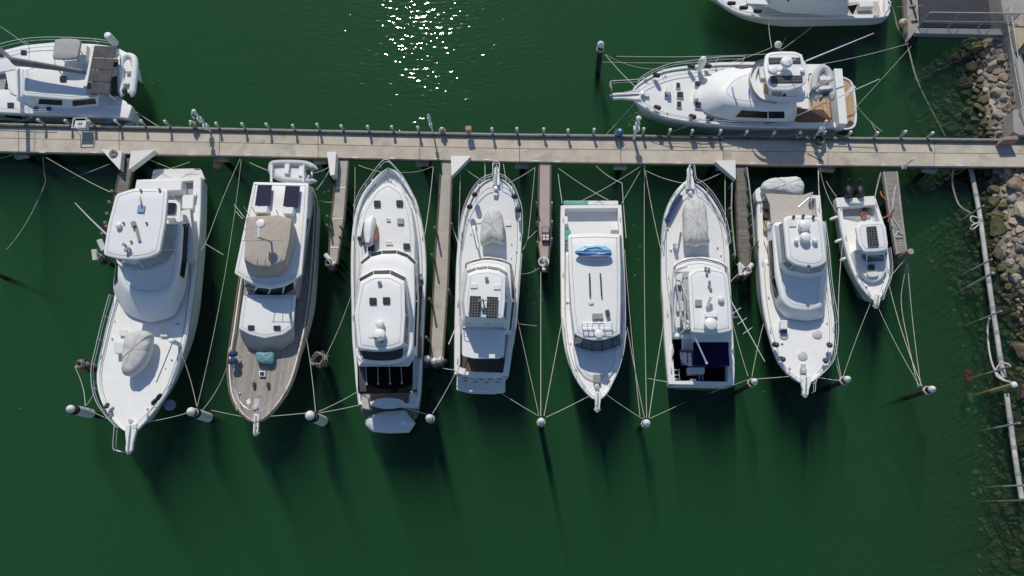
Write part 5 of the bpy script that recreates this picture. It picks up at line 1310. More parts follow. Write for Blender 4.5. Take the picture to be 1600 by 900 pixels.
MB().slab([(1083, 532.5), (1139, 531), (1138.5, 545), (1140.5, 572), (1110, 574.5), (1083.5, 573.5)], 3.0, .05, 1).build('aft_awning', NAVY, b6)
MB().slab([(1062, 546), (1083, 548), (1083, 573), (1064, 570)], 2.2, .06, .5).build('boarding_cover', mat('faded_blue_canvas', (.10, .11, .22), .8, .2, 4), b6)
m = MB()
for k in range(5): m.seg(W(1067, 526 + k * 5, 2.9 - k * .25), W(1082, 526 + k * 5, 2.9 - k * .25), .3, .06)
for x in (1066.5, 1082.5): m.seg(W(x, 524, 3.0), W(x, 548, 1.8), .08, .12)
m.build('flybridge_stair', GEL2, b6)
MB().slab([(1074, 574), (1101, 574), (1101, 584), (1076, 585)], 1.35, .55, 1).build('bait_table', GEL, b6)
MB().slab(rect(1078, 592, 1088, 598), 1.5, .4, 1).build('ice_box', GEL, b6); MB().slab(rect(1071, 595, 1076, 599), 1.5, .4, 1).build('ice_box', GEL, b6)
MB().slab([(1049, 545), (1052, 536), (1053, 550), (1050, 562)], 1.7, .5, 1).build('gangway_seat', GEL2, b6)
m = MB()
for y in (578, 586, 592): m.tube([W(1051, y, 1.1), W(1062, y, 1.1)], .03, 5)
for x in (1052, 1061, 1092, 1097): m.tube([W(x, 576, 1.2), W(x + 1, 594, 1.0)], .03, 5)
m.build('deck_chair_frame', CHROME, b6)
pk = T('white_pole', 'white boat hook pole leaning across the navy awning', 'pole', W(1079, 516, 4.4)); 
MB().tube([W(1079, 512, 4.7), W(1104, 567.5, 3.6)], .055, 6).build('shaft', WPAINT, pk); MB().ball(W(1104, 567.5, 3.6), .09, n=8, m=5).build('tip', WPAINT, pk)
MB().ball(W(1058, 525.5, 3.6), .2).build('float', GEL, None, label='white round float hanging at the cluttered side of the navy awning cruiser', cat='float')
op = T('outrigger_pole', 'white outrigger pole with cross bars leaning out between the navy and tan awning cruisers', 'outrigger', W(1142, 471, 3.2))
a, b = W(1142, 470, 4.2), W(1195, 565, 4.6); MB().tube([a, b], .035, 6, .02).build('pole', WPAINT, op)
for f in (.17, .34, .5):
    p = a.lerp(b, f); MB().tube([p + Vector((-.3, -.2, 0)), p + Vector((.3, .2, 0))], .018, 5).build('cross_bar', WPAINT, op)
m = MB(); m.tube([W(1142, 468, 4.3), W(1146, 495, 3.2)], .03, 5); m.tube([W(1140, 497, 3.2), W(1154, 495, 4.2)], .03, 5); m.build('stay', CHROME, op)

# === 7 cruiser with the tan awning ================================================
b7 = boat('white flybridge cruiser with tan aft awning and round deck hatches near its bow', 'yacht', (1245, 440))
h7 = Hull(b7, (1258, 600), [(1250, 597), (1240, 591), (1227, 581), (1213, 562), (1202.5, 535), (1195.5, 507), (1190, 477), (1186.5, 444), (1183, 394), (1181, 350), (1180.5, 305)],
     [(1266, 598), (1274, 592), (1287, 579), (1298, 561), (1303, 530), (1303, 500), (1298.5, 466), (1294, 430), (1290, 390), (1285, 350), (1281, 305)],
     2.4, 1.45, [(0, .12), (.68, .15), (.7, .75), (1, .75)], rims=[(0, .12), (.6, .16), (.7, .3), (1, .3)], boot=TRIM, trim=(4, 0))
pulpit(b7, (1259, 618), (1251, 597), (1267, 597), 2.4); windlass(b7, 1255, 580, h7.dz(1255, 580), h7.ax)
MB().slab(rect(1250, 576, 1260, 585), h7.dz(1255, 580) + .05, .05, .5).build('chain_hatch', TRIM, b7)
rail(b7, 'bow_rail', [(1298, 470), (1303.5, 500), (1303.5, 530), (1298.5, 561), (1287, 579), (1273, 592), (1269, 600), (1268, 614)], h7.sh, .65, post=1.5)
rail(b7, 'port_rail', [(1213, 563), (1227, 582), (1240, 592), (1250, 598)], h7.sh, .6, post=1.5)
m = MB()
MB().slab([(1184, 316), (1280, 312), (1284, 345), (1184, 350)], .85, .06, 1).build('cockpit_floor', TAN2, b7)
MB().slab([(1188, 327), (1201, 326), (1202, 341), (1188, 341)], 1.25, .4, 1).build('cockpit_seat', MAROON, b7)
MB().slab([(1188, 344), (1202, 342), (1204, 358), (1196, 362), (1188, 352)], 1.1, .3, 1).build('cockpit_step', TANB, b7)
MB().slab([(1180, 296), (1192, 290), (1196, 312), (1182, 316)], 1.6, .7, 4).build('quarter_locker', GEL, b7)
c7t = [(1207, 345), (1213, 430), (1222, 470), (1235, 482), (1262, 486), (1284, 480), (1287, 430), (1284, 345)]
c7b = [(1198, 345), (1203, 440), (1212, 480), (1228, 497), (1262, 502), (1288, 496), (1293, 430), (1290, 345)]
house(b7, 'cabin', c7t, 3.0, 1.95, GEL, c7b, r=8, crown=.03, edge=.14, smooth=60)
w_ = MB(); win(w_, c7t, 3.0, c7b, 1.95, 0, .35, .98, .2, .75, .04, .1); win(w_, c7t, 3.0, c7b, 1.95, 1, .02, .7, .25, .75, .04, .1); w_.build('side_window', GLASS, b7)
f7t = [(1217, 352), (1222, 410), (1232, 422), (1262, 428), (1284, 424), (1290, 410), (1284, 350)]
f7b = [(1209, 350), (1216, 416), (1228, 430), (1262, 436), (1287, 431), (1293, 412), (1287, 350)]
house(b7, 'flybridge', f7t, 3.95, 2.95, GEL, f7b, r=4, crown=0, edge=.06)
e7 = [(1227, 346), (1233, 404), (1243, 411), (1264, 416), (1280, 414), (1288, 407), (1280, 342)]
m = MB()
for i in range(5):
    q = [W(*f7t[i], 3.93), W(*f7t[i + 1], 3.93), W(*e7[i + 1], 4.7), W(*e7[i], 4.7)]
    m.loft([q, [p + Vector((.01, -.01, 0)) for p in q]])
m.build('clear_enclosure', VINYL, b7)
m = MB()
for a, b in zip(e7, f7t): m.tube([W(*a, 4.75), W(*b, 3.9)], .035, 5)
m.build('hardtop_frame', CHROME, b7)
t7 = [(1224, 341), (1232, 336.5), (1253, 335.5), (1274, 336.5), (1284.5, 343), (1289, 378), (1292, 409), (1281, 415.5), (1265.5, 418), (1243, 413), (1230, 405), (1227, 372)]
house(b7, 'hardtop', t7, 4.95, 4.72, GEL, r=5, crown=.07, edge=.08)
domes(b7, 'satellite_dome', [(1259, 350, .38, .55), (1260.5, 369, .34, .5), (1245.5, 375, .14, .3), (1275, 375, .18, .32)], 5.0)
m = MB()
for x, y in ((1240, 339), (1255, 337.5), (1271, 339)): m.lathe(W(x, y, 5.1), [(.08, -.1), (.1, .06), (.03, .12)], 8)
m.lathe(W(1263.5, 416.5, 4.95), [(.1, -.05), (.1, .08), (.03, .1)], 8)
m.build('flood_light', CHAR, b7)
MB().slab(rect(1234, 343, 1245, 354), 5.06, .06, .8).build('roof_hatch', GEL2, b7)
aw7 = [(1196, 302), (1216, 303), (1253, 305), (1269, 300), (1263, 320), (1267, 338), (1232, 342), (1205, 350), (1203, 320)]
MB().slab(aw7, 3.0, .05, 1).build('aft_awning', TAN2, b7)
m = MB(); m.tube([W(1270, 300, 3.0), W(1267, 316, 2.9), W(1270, 338, 1.8)], .03, 5); m.tube([W(1247, 324, 3.03), W(1264, 309, 3.03)], .03, 5)
for x, y in ((1205, 349), (1198, 303)): p = W(x, y, 2.98); m.tube([p, (p.x, p.y, 1.2)], .035, 5)
m.build('awning_frame', CHROME, b7)
covered_dinghy('dinghy under a white cover slung across the tan awning cruiser stern', [(1190, 289), (1200, 280.5), (1222, 278), (1248, 277), (1254, 284), (1257, 293), (1253, 305), (1239, 307), (1214, 303), (1194, 299)], 1.7, 1.0, COVERW, seed=17)
m = MB()
for x in (1203, 1246): m.seg(W(x, 312, 1.5), W(x, 285, 1.75), .12, .12)
m.build('dinghy_chock', CHROME, b7)
zf = h7.dz(1250, 530)
for x, y in ((1224.7, 491), (1276.7, 491), (1276.7, 522), (1224.7, 523.5), (1254, 556)):
    m = MB(); m.lathe(W(x, y, h7.dz(x, y)), [(.3, -.04), (.3, .03), (.27, .05), (.01, .055)], 18); m.build('hatch', mat('frosted_hatch', (.6, .6, .6), .4, .08, 3) if x == 1224.7 and y == 491 else bpy.data.materials['frosted_hatch'], b7)
MB().slab(rect(1220, 500, 1230.5, 514), zf + .45, .45, 1.5).build('foredeck_seat', GEL, b7); MB().slab(rect(1220.5, 514, 1230, 519), zf + .2, .2, .5).build('seat_base', BLUEF, b7)
for x, y, w in ((1212, 538.5, 'upper left'), (1222, 561, 'lower left'), (1296, 539, 'upper right'), (1290, 563.5, 'lower right')): fender(x, y, 2.65, f'{w} dark fender on the bow rail of the tan awning cruiser', CHAR, r=.17, l=.5, tilt=(.2 if x < 1250 else -.15, -.3, .8))
rail(b7, 'starboard_side_rail', [(1285, 350), (1291, 395), (1295, 440), (1300, 475)], h7.sh, .55, post=1.6)

# === 8 small outboard boat =======================================================
b8 = boat('small white outboard cabin boat with twin black engines and one solar panel', 'motor boat', (1348, 390), 'outboard_boat')
h8 = Hull(b8, (1370.5, 474), [(1365, 469), (1356, 461), (1342, 444), (1328, 418), (1317, 384.5), (1311, 358), (1307, 335), (1304, 311)],
     [(1375, 468), (1380, 457), (1388, 437), (1390, 418), (1387, 390), (1383, 358), (1376, 335), (1367, 307)],
     1.75, 1.05, [(0, .1), (.5, .15), (.6, .6), (1, .6)], rims=[(0, .1), (.5, .14), (.62, .2), (1, .22)], N=26, rake=.7, boot=TRIM, trim=(5, 0))
pulpit(b8, (1370, 479), (1366, 469), (1375, 468), 1.75, th=.1)
MB().slab([(1316, 322.5), (1359, 322.5), (1361, 341), (1339, 346), (1317.5, 340)], .58, .06, 1).build('cockpit_floor', DECKG, b8)
MB().slab([(1306, 309), (1324, 308), (1326, 318), (1348, 317), (1350, 307), (1366, 306), (1368, 320), (1308, 324)], 1.12, .5, 1).build('motor_well', GEL, b8)
MB().slab(rect(1328, 309, 1350, 317), 1.3, .3, 1).build('bait_board', GEL, b8)
m = MB(); m.tube([W(1350 + 3.5 * math.cos(a / 10 * 6.3), 335 + 3 * math.sin(a / 10 * 6.3), .75) for a in range(11)], .06, 6); m.build('coil_of_hose', ORANGE, b8)
MB().slab(rect(1350, 325, 1357, 328), .8, .2, .5).build('deck_bag', CHAR, b8)
for x in (1324.5, 1342.5):
    c = W(x, 301, 1.3); ob = MB()
    ob.loft([[c + Vector((math.cos(a / 14 * 6.283) * rx, oy + math.sin(a / 14 * 6.283) * ry, z)) for a in range(14)] for rx, ry, z, oy in ((.2, .28, -.6, .05), (.24, .36, -.3, .05), (.29, .45, .05, .05), (.28, .44, .25, .02), (.2, .34, .42, 0), (.08, .15, .47, -.02))])
    ob.tube([c + Vector((0, .25, -.5)), c + Vector((0, .5, -1.7))], .1, 8); o = ob.build('outboard_engine', RUBBER, b8)
    e_ = MB(); e_.tube([c + Vector((0, .4, .1)), c + Vector((0, .75, .35))], .07, 6); e_.ball(c + Vector((0, .78, .38)), .09, n=8, m=5); e_.build('tilt_bracket', RUBBER, o)
ct8 = [(1341, 353), (1347, 392), (1352, 416), (1365, 422), (1380, 418), (1385, 392), (1380, 352)]
cb8 = [(1334, 352), (1336, 392), (1342, 418), (1358, 436), (1374, 438), (1386, 424), (1388, 392), (1383, 352)]
house(b8, 'foredeck_step', [(1335, 390), (1341, 418), (1352, 433), (1366, 440), (1378, 436), (1387, 420), (1387, 390)], 1.8, 1.3, GEL, r=4, crown=.06, edge=.1, flare=.05)
cc_t = [(1340, 356), (1345, 393), (1384, 392), (1382, 354)]; cc_b = [(1338, 356), (1345, 404), (1353, 419), (1384, 417), (1387, 396), (1384, 354)]
ct_ = [(1342, 356), (1346, 395), (1354, 397), (1382, 396), (1385, 393), (1382, 354)]
house(b8, 'wheelhouse', ct_, 2.75, 1.2, GEL, cc_b, r=.8, crown=0, edge=.03, k=1)
for i, (a, b) in ((1, (.1, .95)), (2, (.05, .95)), (3, (.1, .95))):
    w_ = MB(); win(w_, ct_, 2.75, cc_b, 1.2, i, a, b, .45, .93, .02); w_.build('windscreen_pane', GLASSB, b8)
w_ = MB(); win(w_, ct_, 2.75, cc_b, 1.2, 0, .25, .95, .45, .9, .02); w_.build('side_window', GLASS, b8)
t8 = [(1337.5, 355), (1343.5, 348), (1360, 346), (1377, 345.5), (1384, 352.5), (1388, 382), (1385, 390.5), (1368, 393), (1350, 393.5), (1342, 382)]
house(b8, 'hardtop', t8, 2.95, 2.75, GEL, r=3, crown=.06, edge=.06)
SG8 = streaks('solar_grid_small', (.03, .028, .03), (.2, .2, .2), ang_of((1354, 354), (1357, 384)), .18, rough=.25, line=.14, cross=.18)
MB().slab([(1354, 354), (1369.5, 353), (1374, 384), (1357, 384.5)], 3.1, .06, .4).build('solar_panel', SG8, b8)
MB().slab([(1357, 413), (1366.5, 413), (1367.5, 421.5), (1357, 421.5)], 1.97, .1, .4).build('hatch', HATCH, b8)
MB().slab([(1354, 425), (1374, 424), (1372, 432), (1358, 433)], 1.98, .12, 3).build('foredeck_cushion', GEL2, b8)
rail(b8, 'port_rail', [(1342, 445), (1356, 462), (1366, 472), (1370, 478)], h8.sh, .4, post=1.0, r=.02); rail(b8, 'starboard_rail', [(1387, 390), (1390, 418), (1388, 437), (1380, 457), (1376, 470)], h8.sh, .45, post=1.0, r=.02)
for x, y, w in ((1303, 341, 'upper'), (1311, 376, 'middle'), (1319, 404.5, 'lower')): fender(x, y, .8, f'{w} white fender along the left side of the small outboard boat', GEL2, r=.12, l=.5, tilt=(.9, .3, .2))

# === 9 catamaran at the left edge ================================================
b9 = boat('white sailing catamaran with grey bimini and solar panels cut by the left edge', 'catamaran', (100, 130), 'catamaran')
def cat_hull(far, near, z, name, bot):
    top = Wp(far + near[::-1], z)
    rings = [[p + Vector((0, 0, 0)) for p in inset(top, bot, -.5)], inset(top, bot * .7, .1), inset(top, bot * .15, z - .5), inset(top, -.03, z - .2), top, inset(top, .12, z + .02)]
    MB().loft(rings).build(name, GEL, b9, smooth=40)
cat_hull([(-150, 104), (-60, 92), (0, 80), (37, 71), (83, 66.5), (147, 69), (180, 73), (203, 85)], [(-150, 114), (-60, 118), (0, 112), (37, 106), (83, 104), (147, 106), (180, 108), (205, 112)], 1.9, 'far_hull', .35)
cat_hull([(-150, 158), (-60, 150), (0, 140), (39, 140), (107, 146), (150, 150), (185, 150), (206, 166)], [(-150, 168), (-60, 172), (0, 175), (49, 177), (107, 179), (160, 180.5), (178, 182), (200, 184)], 1.75, 'near_hull', .35)
m = MB()
for a, b in (((8, 180.5), (33, 184)), ((107, 184), (137, 187))): 
    q = [W(a[0], a[1], 1.05), W(b[0], b[1], 1.0)]; m.seg(q[0], q[1], .12, .25)
m.build('hull_window', GLASS, b9)
MB().slab([(4, 98), (40, 96), (146, 100), (165, 120), (162, 152), (40, 152), (14, 146), (10, 120)], 1.85, .8, 6).build('bridge_deck', GEL, b9)
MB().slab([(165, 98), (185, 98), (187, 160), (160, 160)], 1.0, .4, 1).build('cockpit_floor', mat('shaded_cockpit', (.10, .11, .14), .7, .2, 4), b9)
MB().slab([(-60, 98), (15, 99), (5, 148), (-60, 148)], 1.5, .04, 1).build('trampoline', mat('grey_trampoline', (.34, .35, .34), .9, .1, 5), b9)
s9t = [(39, 108), (60, 104), (132, 113), (152, 116), (152, 150), (110, 154), (60, 151), (38, 146)]
s9b = [(20, 106), (50, 103), (134, 110), (156, 112), (156, 166), (110, 171), (56, 168), (24, 158)]
house(b9, 'saloon', s9t, 2.6, 1.7, GEL, s9b, r=3, crown=0, edge=.03)
w_ = MB(); win(w_, s9t, 2.6, s9b, 1.7, 4, .1, .92, .3, .85, .03, .04); win(w_, s9t, 2.6, s9b, 1.7, 5, .25, .95, .35, .8, .03, .04); w_.build('side_window', GLASS, b9)
house(b9, 'saloon_roof', [(38, 107), (60, 100), (132, 104), (154, 110), (153, 151), (130, 154), (108, 155.5), (70, 152), (37, 149)], 2.75, 2.6, GEL, r=3, crown=.06, edge=.08)
house(b9, 'helm_station', [(84, 90), (122, 92), (136, 75), (138, 104), (84, 106)], 2.7, 1.9, GEL, r=2, crown=.02)
house(b9, 'bimini', [(85, 61), (105, 59.5), (122, 60.5), (126, 65), (121, 90), (102, 92), (81, 91)], 3.9, 3.74, BIMINI, r=4, crown=.1, edge=.08)
m = MB()
for a, b in (((87, 64), (90, 82)), ((121, 64), (124, 82)), ((84, 89), (86, 100)), ((119, 88), (122, 98))): m.tube([W(*a, 3.75), W(*b, 2.7)], .04, 6)
m.build('bimini_frame', CHROME, b9)
MB().slab([(120, 68), (136, 70), (133, 98), (119, 97)], 3.0, .4, 1).build('helm_seat', GEL2, b9)
MB().slab([(143, 69), (148, 70), (134, 142), (129, 141)], 2.9, .2, .6).build('targa_arch', GEL, b9)
a9 = [(147.5, 70.5), (181, 72), (169.5, 147.5), (133.5, 146)]
def l2(a, b, f): return (a[0] + (b[0] - a[0]) * f, a[1] + (b[1] - a[1]) * f)
SOL9 = mat('dusty_solar', (.085, .082, .085), .3, .3, 2)
for k in range(4):
    f0, f1 = k / 4 + .006, (k + 1) / 4 - .006
    q = [l2(a9[0], a9[3], f0), l2(a9[1], a9[2], f0), l2(a9[1], a9[2], f1), l2(a9[0], a9[3], f1)]
    MB().slab(q, 3.1, .06, .4).build('solar_panel', SOL9, b9)
m = MB()
for p in ((150, 74), (177, 75), (137, 143), (167, 144)): q = W(*p, 3.05); m.tube([q, (q.x, q.y, 1.4)], .05, 6)
m.build('arch_post', CHROME, b9)
m = MB(); P = crom([W(22, 96, 3.9), W(50, 100, 3.95), (W(90, 106, 3.9)), W(132, 113, 3.8)], 6)
rings = []
for i, p in enumerate(P):
    d = (P[min(i + 1, len(P) - 1)] - P[max(i - 1, 0)]).normalized(); s_ = d.cross(Vector((0, 0, 1))).normalized(); t_ = i / (len(P) - 1)
    w = (.24 - .12 * t_) * (1 + .12 * noise.noise(p * 2)); hgt = (.5 - .28 * t_)
    rings.append([p + s_ * w * math.cos(a / 12 * 6.283) + Vector((0, 0, 1)) * hgt * math.sin(a / 12 * 6.283) for a in range(12)])
m.loft(rings).build('furled_boom', SAIL, b9)
q = W(22, 96, 2.6); MB().tube([(q.x, q.y, 2.5), (q.x, q.y, 17)], .16, 10).build('mast', mat('mast_grey', (.42, .42, .41), .5, .1, 2), b9)
m = MB(); m.tube([(q.x, q.y, 16.5), W(-150, 112, 2)], .02, 5); m.tube([(q.x, q.y, 16.5), W(45, 72, 2)], .02, 5); m.tube([(q.x, q.y, 16.5), W(45, 172, 2)], .02, 5); m.build('rigging_wire', CHROME, b9)
for q, z in ((rect(11, 160, 21, 168), 1.85), (rect(32, 78, 41, 85), 2.0), (rect(-4, 82, 5, 88), 2.0), (rect(93, 118.5, 103, 127), 2.88), ([(52, 167), (59, 167), (59, 172), (52, 172)], 1.85), ([(72, 167), (79, 167), (79, 172), (72, 172)], 1.85)): MB().slab(q, z, .08, .5).build('hatch', HATCH, b9)
MB().slab([(184, 160), (203, 164), (199, 186), (182, 183)], .7, .5, 1.5).build('near_stern_step', GEL2, b9)
MB().slab([(184, 76), (203, 86), (207, 110), (184, 106)], .8, .5, 3).build('far_stern_step', GEL2, b9)
rail(b9, 'far_rail', [(-10, 82), (37, 70), (83, 66), (147, 68), (178, 72)], 1.95, .65, post=2.4); rail(b9, 'near_rail', [(-10, 175), (49, 177.5), (80, 178)], 1.8, .6, post=2.4)
MB().lathe(W(180, 68, 1.9), [(.28, 0), (.28, 1.0), (.22, 1.1), (.02, 1.15)], 12).build('life_raft', GEL, b9)
rib('white inflatable dinghy hoisted across the catamaran stern', [(190, 144), (189, 120), (190, 98), (198, 88), (208, 90), (211, 100), (210, 120), (207, 144)], None, 1.9, .24, GEL, motor=(199, 146))
for x, y, w in ((182, 100, 'upper'), (179, 116, 'lower')): 
    c = W(x, y, 1.9); MB().box(c, .5, .4, .35, .3).build('gear_bag', CHAR if w == 'upper' else GEL2, None, label=f'{w} bag of gear in the catamaran cockpit', cat='bag')
fender(177, 190.5, .8, 'pale blue fender between the catamaran and the jetty', PALEB, r=.28, l=.9, tilt=(.9, .1, .1)); fender(201, 195, .9, 'small white fender at the jetty edge behind the catamaran', GEL2, r=.13, l=.6, tilt=(.95, .1, .1))

# === 10 yacht with the teak stern =================================================
TK10 = streaks('golden_teak', (.50, .35, .20), (.22, .14, .08), math.pi / 2 - .03, .15, line=.12, wear=.12)
b10 = boat('white flybridge yacht with golden teak cockpit and stern platform moored along the jetty', 'yacht', (1150, 150))
h10 = Hull(b10, (986, 147), [(990, 155), (996, 160), (1013, 171), (1036, 181), (1060, 186.5), (1083, 190), (1130, 194.5), (1180, 197), (1240, 198.5), (1316, 198.5)],
      [(990, 138), (997, 131), (1013, 120), (1030, 112), (1046, 107), (1083, 102), (1125, 98), (1180, 97), (1240, 98), (1309, 116)],
      2.7, 1.6, [(0, .12), (.72, .15), (.74, .8), (1, .8)], rims=[(0, .12), (.6, .2), (.74, .36), (1, .36)], boot=TRIM, md=DECK)
pulpit(b10, (955.5, 149), (992, 156), (992, 141), 2.7); windlass(b10, 1004, 149, h10.dz(1004, 149), h10.ax)
rail(b10, 'pulpit_rail', [(996, 131), (975, 132.5), (954, 134), (953, 140), (955, 144)], 2.75, .6, post=1.6)
rail(b10, 'far_bow_rail', [(997, 131), (1013, 120), (1046, 107), (1083, 102), (1125, 97), (1160, 96)], h10.sh, .65, post=1.9); rail(b10, 'near_bow_rail', [(996, 160), (1013, 171), (1036, 181), (1083, 190), (1130, 194.5), (1190, 197)], h10.sh, .5, post=2.2)
MB().slab([(1312, 120), (1322, 124), (1331, 133), (1336, 165), (1336, 190), (1331, 199), (1317, 201)], .65, .25, 3).build('swim_platform', TK10, b10)
m = MB(); m.tube(crom([W(x, y, .68) for x, y in ((1312, 121), (1323, 124), (1332, 134), (1336.5, 165), (1336.5, 190), (1331, 200), (1318, 202))], 5), .09, 6); m.build('platform_edge', GEL, b10)
MB().slab([(1238, 112), (1303, 112), (1309, 156), (1310, 192), (1243, 192)], .88, .08, 1).build('cockpit_floor', TK10, b10)
MB().slab([(1237, 168), (1243, 190), (1290, 190), (1292, 186), (1262, 170)], .93, .03, 1).build('floor_shadow_sheet', mat('brown_shadow_tone', (.20, .12, .075), .8, .15, 4), b10)  # thin brown sheet: cast shadow on the teak floor, painted as colour
MB().seg(W(1305, 114, 1.75), W(1313, 199, 1.75), .55, 1.1).build('transom_bulwark', GEL, b10)
# cabin: long smooth dome that runs forward into the deck
c10t = [(1122, 144), (1134, 122), (1160, 108), (1200, 103), (1243, 103), (1243, 170), (1200, 170), (1160, 167), (1134, 160)]
c10b = [(1086, 149), (1096, 122), (1136, 106), (1200, 102), (1245, 103), (1245, 190), (1200, 190), (1138, 188), (1098, 176)]
house(b10, 'cabin', c10t, 3.4, 2.1, GEL, c10b, r=14, crown=.1, edge=.3, smooth=60, k=4)
w_ = MB(); win(w_, c10t, 3.4, c10b, 2.1, 5, .42, .98, .3, .78, .05, .1); win(w_, c10t, 3.4, c10b, 2.1, 6, .02, .9, .3, .76, .05, .1); w_.build('side_window', GLASS, b10)
w_ = MB(); win(w_, c10t, 3.4, c10b, 2.1, 2, .1, .9, .3, .78, .05, .1); win(w_, c10t, 3.4, c10b, 2.1, 3, .1, .95, .3, .76, .05, .1); w_.build('side_window', GLASS, b10)
m = MB()
for x in (1149, 1176): m.tube(crom([W(x - 5, 136, 3.46), W(x - 2, 150, 3.47), W(x + 4, 163, 3.42)], 4), .05, 6)
m.build('screen_line', PALEB, b10)
o10 = [(1176, 106), (1184, 94), (1200, 91), (1255, 92), (1262, 104), (1262, 146), (1255, 160), (1215, 160), (1190, 155), (1177, 140), (1172, 122)]
i10 = [(1184, 108), (1190, 99), (1202, 96), (1252, 97), (1257, 106), (1257, 142), (1251, 151), (1215, 151), (1194, 147), (1184, 136), (1180, 122)]
MB().loft([Wp(rnd(o10, 6, 3), 3.3), Wp(rnd(o10, 6, 3), 4.05), Wp(rnd(i10, 6, 3), 4.05), Wp(rnd(i10, 6, 3), 3.75)]).build('flybridge', GEL, b10, smooth=40)
MB().slab([(1192, 126), (1200, 124), (1201, 148), (1193, 146)], 3.8, .06, 1).build('flybridge_teak', TK10, b10)
MB().slab([(1186, 104), (1200, 100), (1200, 122), (1188, 122)], 4.0, .4, 2).build('flybridge_console', GEL2, b10)
for q, mm in ((rect(1206, 142, 1222, 150), TRIM), (rect(1228, 140, 1246, 150), GEL2), (rect(1224, 146, 1229, 151), MAROON)): MB().slab(q, 4.0, .3, 1.5).build('flybridge_seat', mm, b10)
m = MB(); P = crom([W(x, y, 4.35) for x, y in ((1198, 91), (1183, 95), (1175, 107), (1171, 122), (1176, 141), (1190, 154), (1214, 159))], 5)
m.loft([P, [p + Vector((-.0, 0, -.32)) for p in P], [p + Vector((.03, 0, -.32)) for p in P], [p + Vector((.03, 0, 0)) for p in P]], closed=False, bot=False, top=False); m.build('flybridge_screen', VINYL, b10)
t10 = [(1196, 85), (1203, 81), (1222, 79.5), (1243, 80), (1254, 85), (1259, 104), (1261, 127), (1254, 134), (1233, 141), (1205, 140), (1199.5, 132), (1193.6, 106)]
house(b10, 'hardtop', t10, 5.25, 5.05, GEL, r=4, crown=.05, edge=.08)
m = MB()
for a, b in (((1200, 86), (1196, 97)), ((1252, 86), (1250, 97)), ((1204, 137), (1204, 150)), ((1252, 133), (1252, 148))): m.tube([W(*a, 5.1), W(*b, 4.0)], .06, 6)
m.build('hardtop_frame', GEL, b10)
LOU = streaks('roof_louvre', (.05, .05, .055), (.16, .16, .16), 0, .22, rough=.4, line=.2)
for q in ([(1201, 89.5), (1223, 89.5), (1224, 99), (1202, 99.5)], [(1237, 89.5), (1250.5, 89.5), (1251.5, 99), (1237, 99)], [(1204, 117.8), (1253.5, 117.5), (1254.5, 128.5), (1205, 129.5)]): MB().slab(q, 5.33, .05, .4).build('roof_louvre', LOU, b10)
domes(b10, 'radar_dome', [(1231, 94, .4, .5), (1209, 107, .33, .4)], 5.6)
m = MB(); m.seg(W(1209, 108, 5.55), W(1228, 112, 5.5), .1, .15); m.seg(W(1229, 98, 5.55), W(1222, 110, 5.5), .1, .15); m.seg(W(1222, 110, 5.5), W(1229, 118, 5.4), .1, .15); m.tube([W(1231, 96, 6.0), W(1244, 92, 6.6)], .03, 5); m.lathe(W(1253, 111, 5.3), [(.14, 0), (.16, .15), (.04, .2)], 10); m.build('radar_arch', GEL, b10)
MB().slab([(1256, 100), (1290, 100), (1300, 112), (1302, 152), (1258, 152)], 3.25, .16, 3).build('boat_deck', GEL, b10)
rib('grey inflatable dinghy on the boat deck of the teak stern yacht', [(1274, 150), (1272, 134), (1275, 117), (1282, 108), (1290, 108), (1296, 117), (1300, 134), (1300, 150)], None, 3.6, .24, GREYT, motor=(1287, 149), floor=GREYT)
m = MB(); m.seg(W(1266, 115, 3.45), W(1266.5, 165, 3.0), .2, .15); m.build('boat_deck_rail', GEL, b10)
d_ = MB(); p = W(1267, 147, 3.3); d_.tube([p, p + Vector((0, 0, .8))], .14, 8); d_.seg(p + Vector((0, 0, .8)), p + Vector((1.2, .5, 1.0)), .12, .14); d_.build('davit_crane', TRIM, b10)
op = T('outrigger_pole', 'far outrigger pole of the teak stern yacht pointing over the water', 'outrigger', W(1259, 95.5, 3.5)); MB().tube([W(1259, 95.5, 4.2), W(1365, 52, 4.4)], .06, 6, .03).build('pole', WPAINT, op)
op = T('outrigger_pole', 'near outrigger pole of the teak stern yacht reaching across its cockpit', 'outrigger', W(1240, 183, 3)); MB().tube([W(1240, 183, 2.6), W(1374, 123.5, 4.6)], .05, 6, .025).build('pole', WPAINT, op)
MB().seg(W(1313, 157, 2.1), W(1335, 135, 2.5), .25, .2).build('passerelle', GEL2, b10)
for q in (rect(1057, 129, 1062.5, 136), rect(1058, 143, 1067.5, 151), rect(1058, 158, 1064.5, 166), rect(1039, 143, 1042.5, 151), rect(1086, 126.5, 1094.5, 134), rect(1086.5, 159, 1095.5, 168)): 
    x, y = q[0]; z = h10.dz(x, y) + .05; MB().slab([(a - .8, b - .8 if k < 2 else b + 1.6) if a == x else (a + .8, b - .8 if k < 2 else b + 1.6) for k, (a, b) in enumerate(q)], z + .05, .08, .5).build('hatch_frame', GEL2, b10); MB().slab(q, z + .1, .07, .4).build('hatch', HATCH, b10)
for x, y in ((1045, 136), (1088, 146)): z = h10.dz(x, y); MB().slab(rect(x - 3, y - 5, x + 3, y + 8), z + .5, .5, 1).build('deck_locker', GEL, b10)
m = MB(); p = W(1092.5, 110, h10.dz(1092, 118)); m.lathe(Vector((p.x, p.y, p.z)), [(.14, 0), (.2, .5), (.26, .9), (.26, 1.3), (.16, 1.55), (.02, 1.62)], 12); m.build('davit_post', GEL, b10)
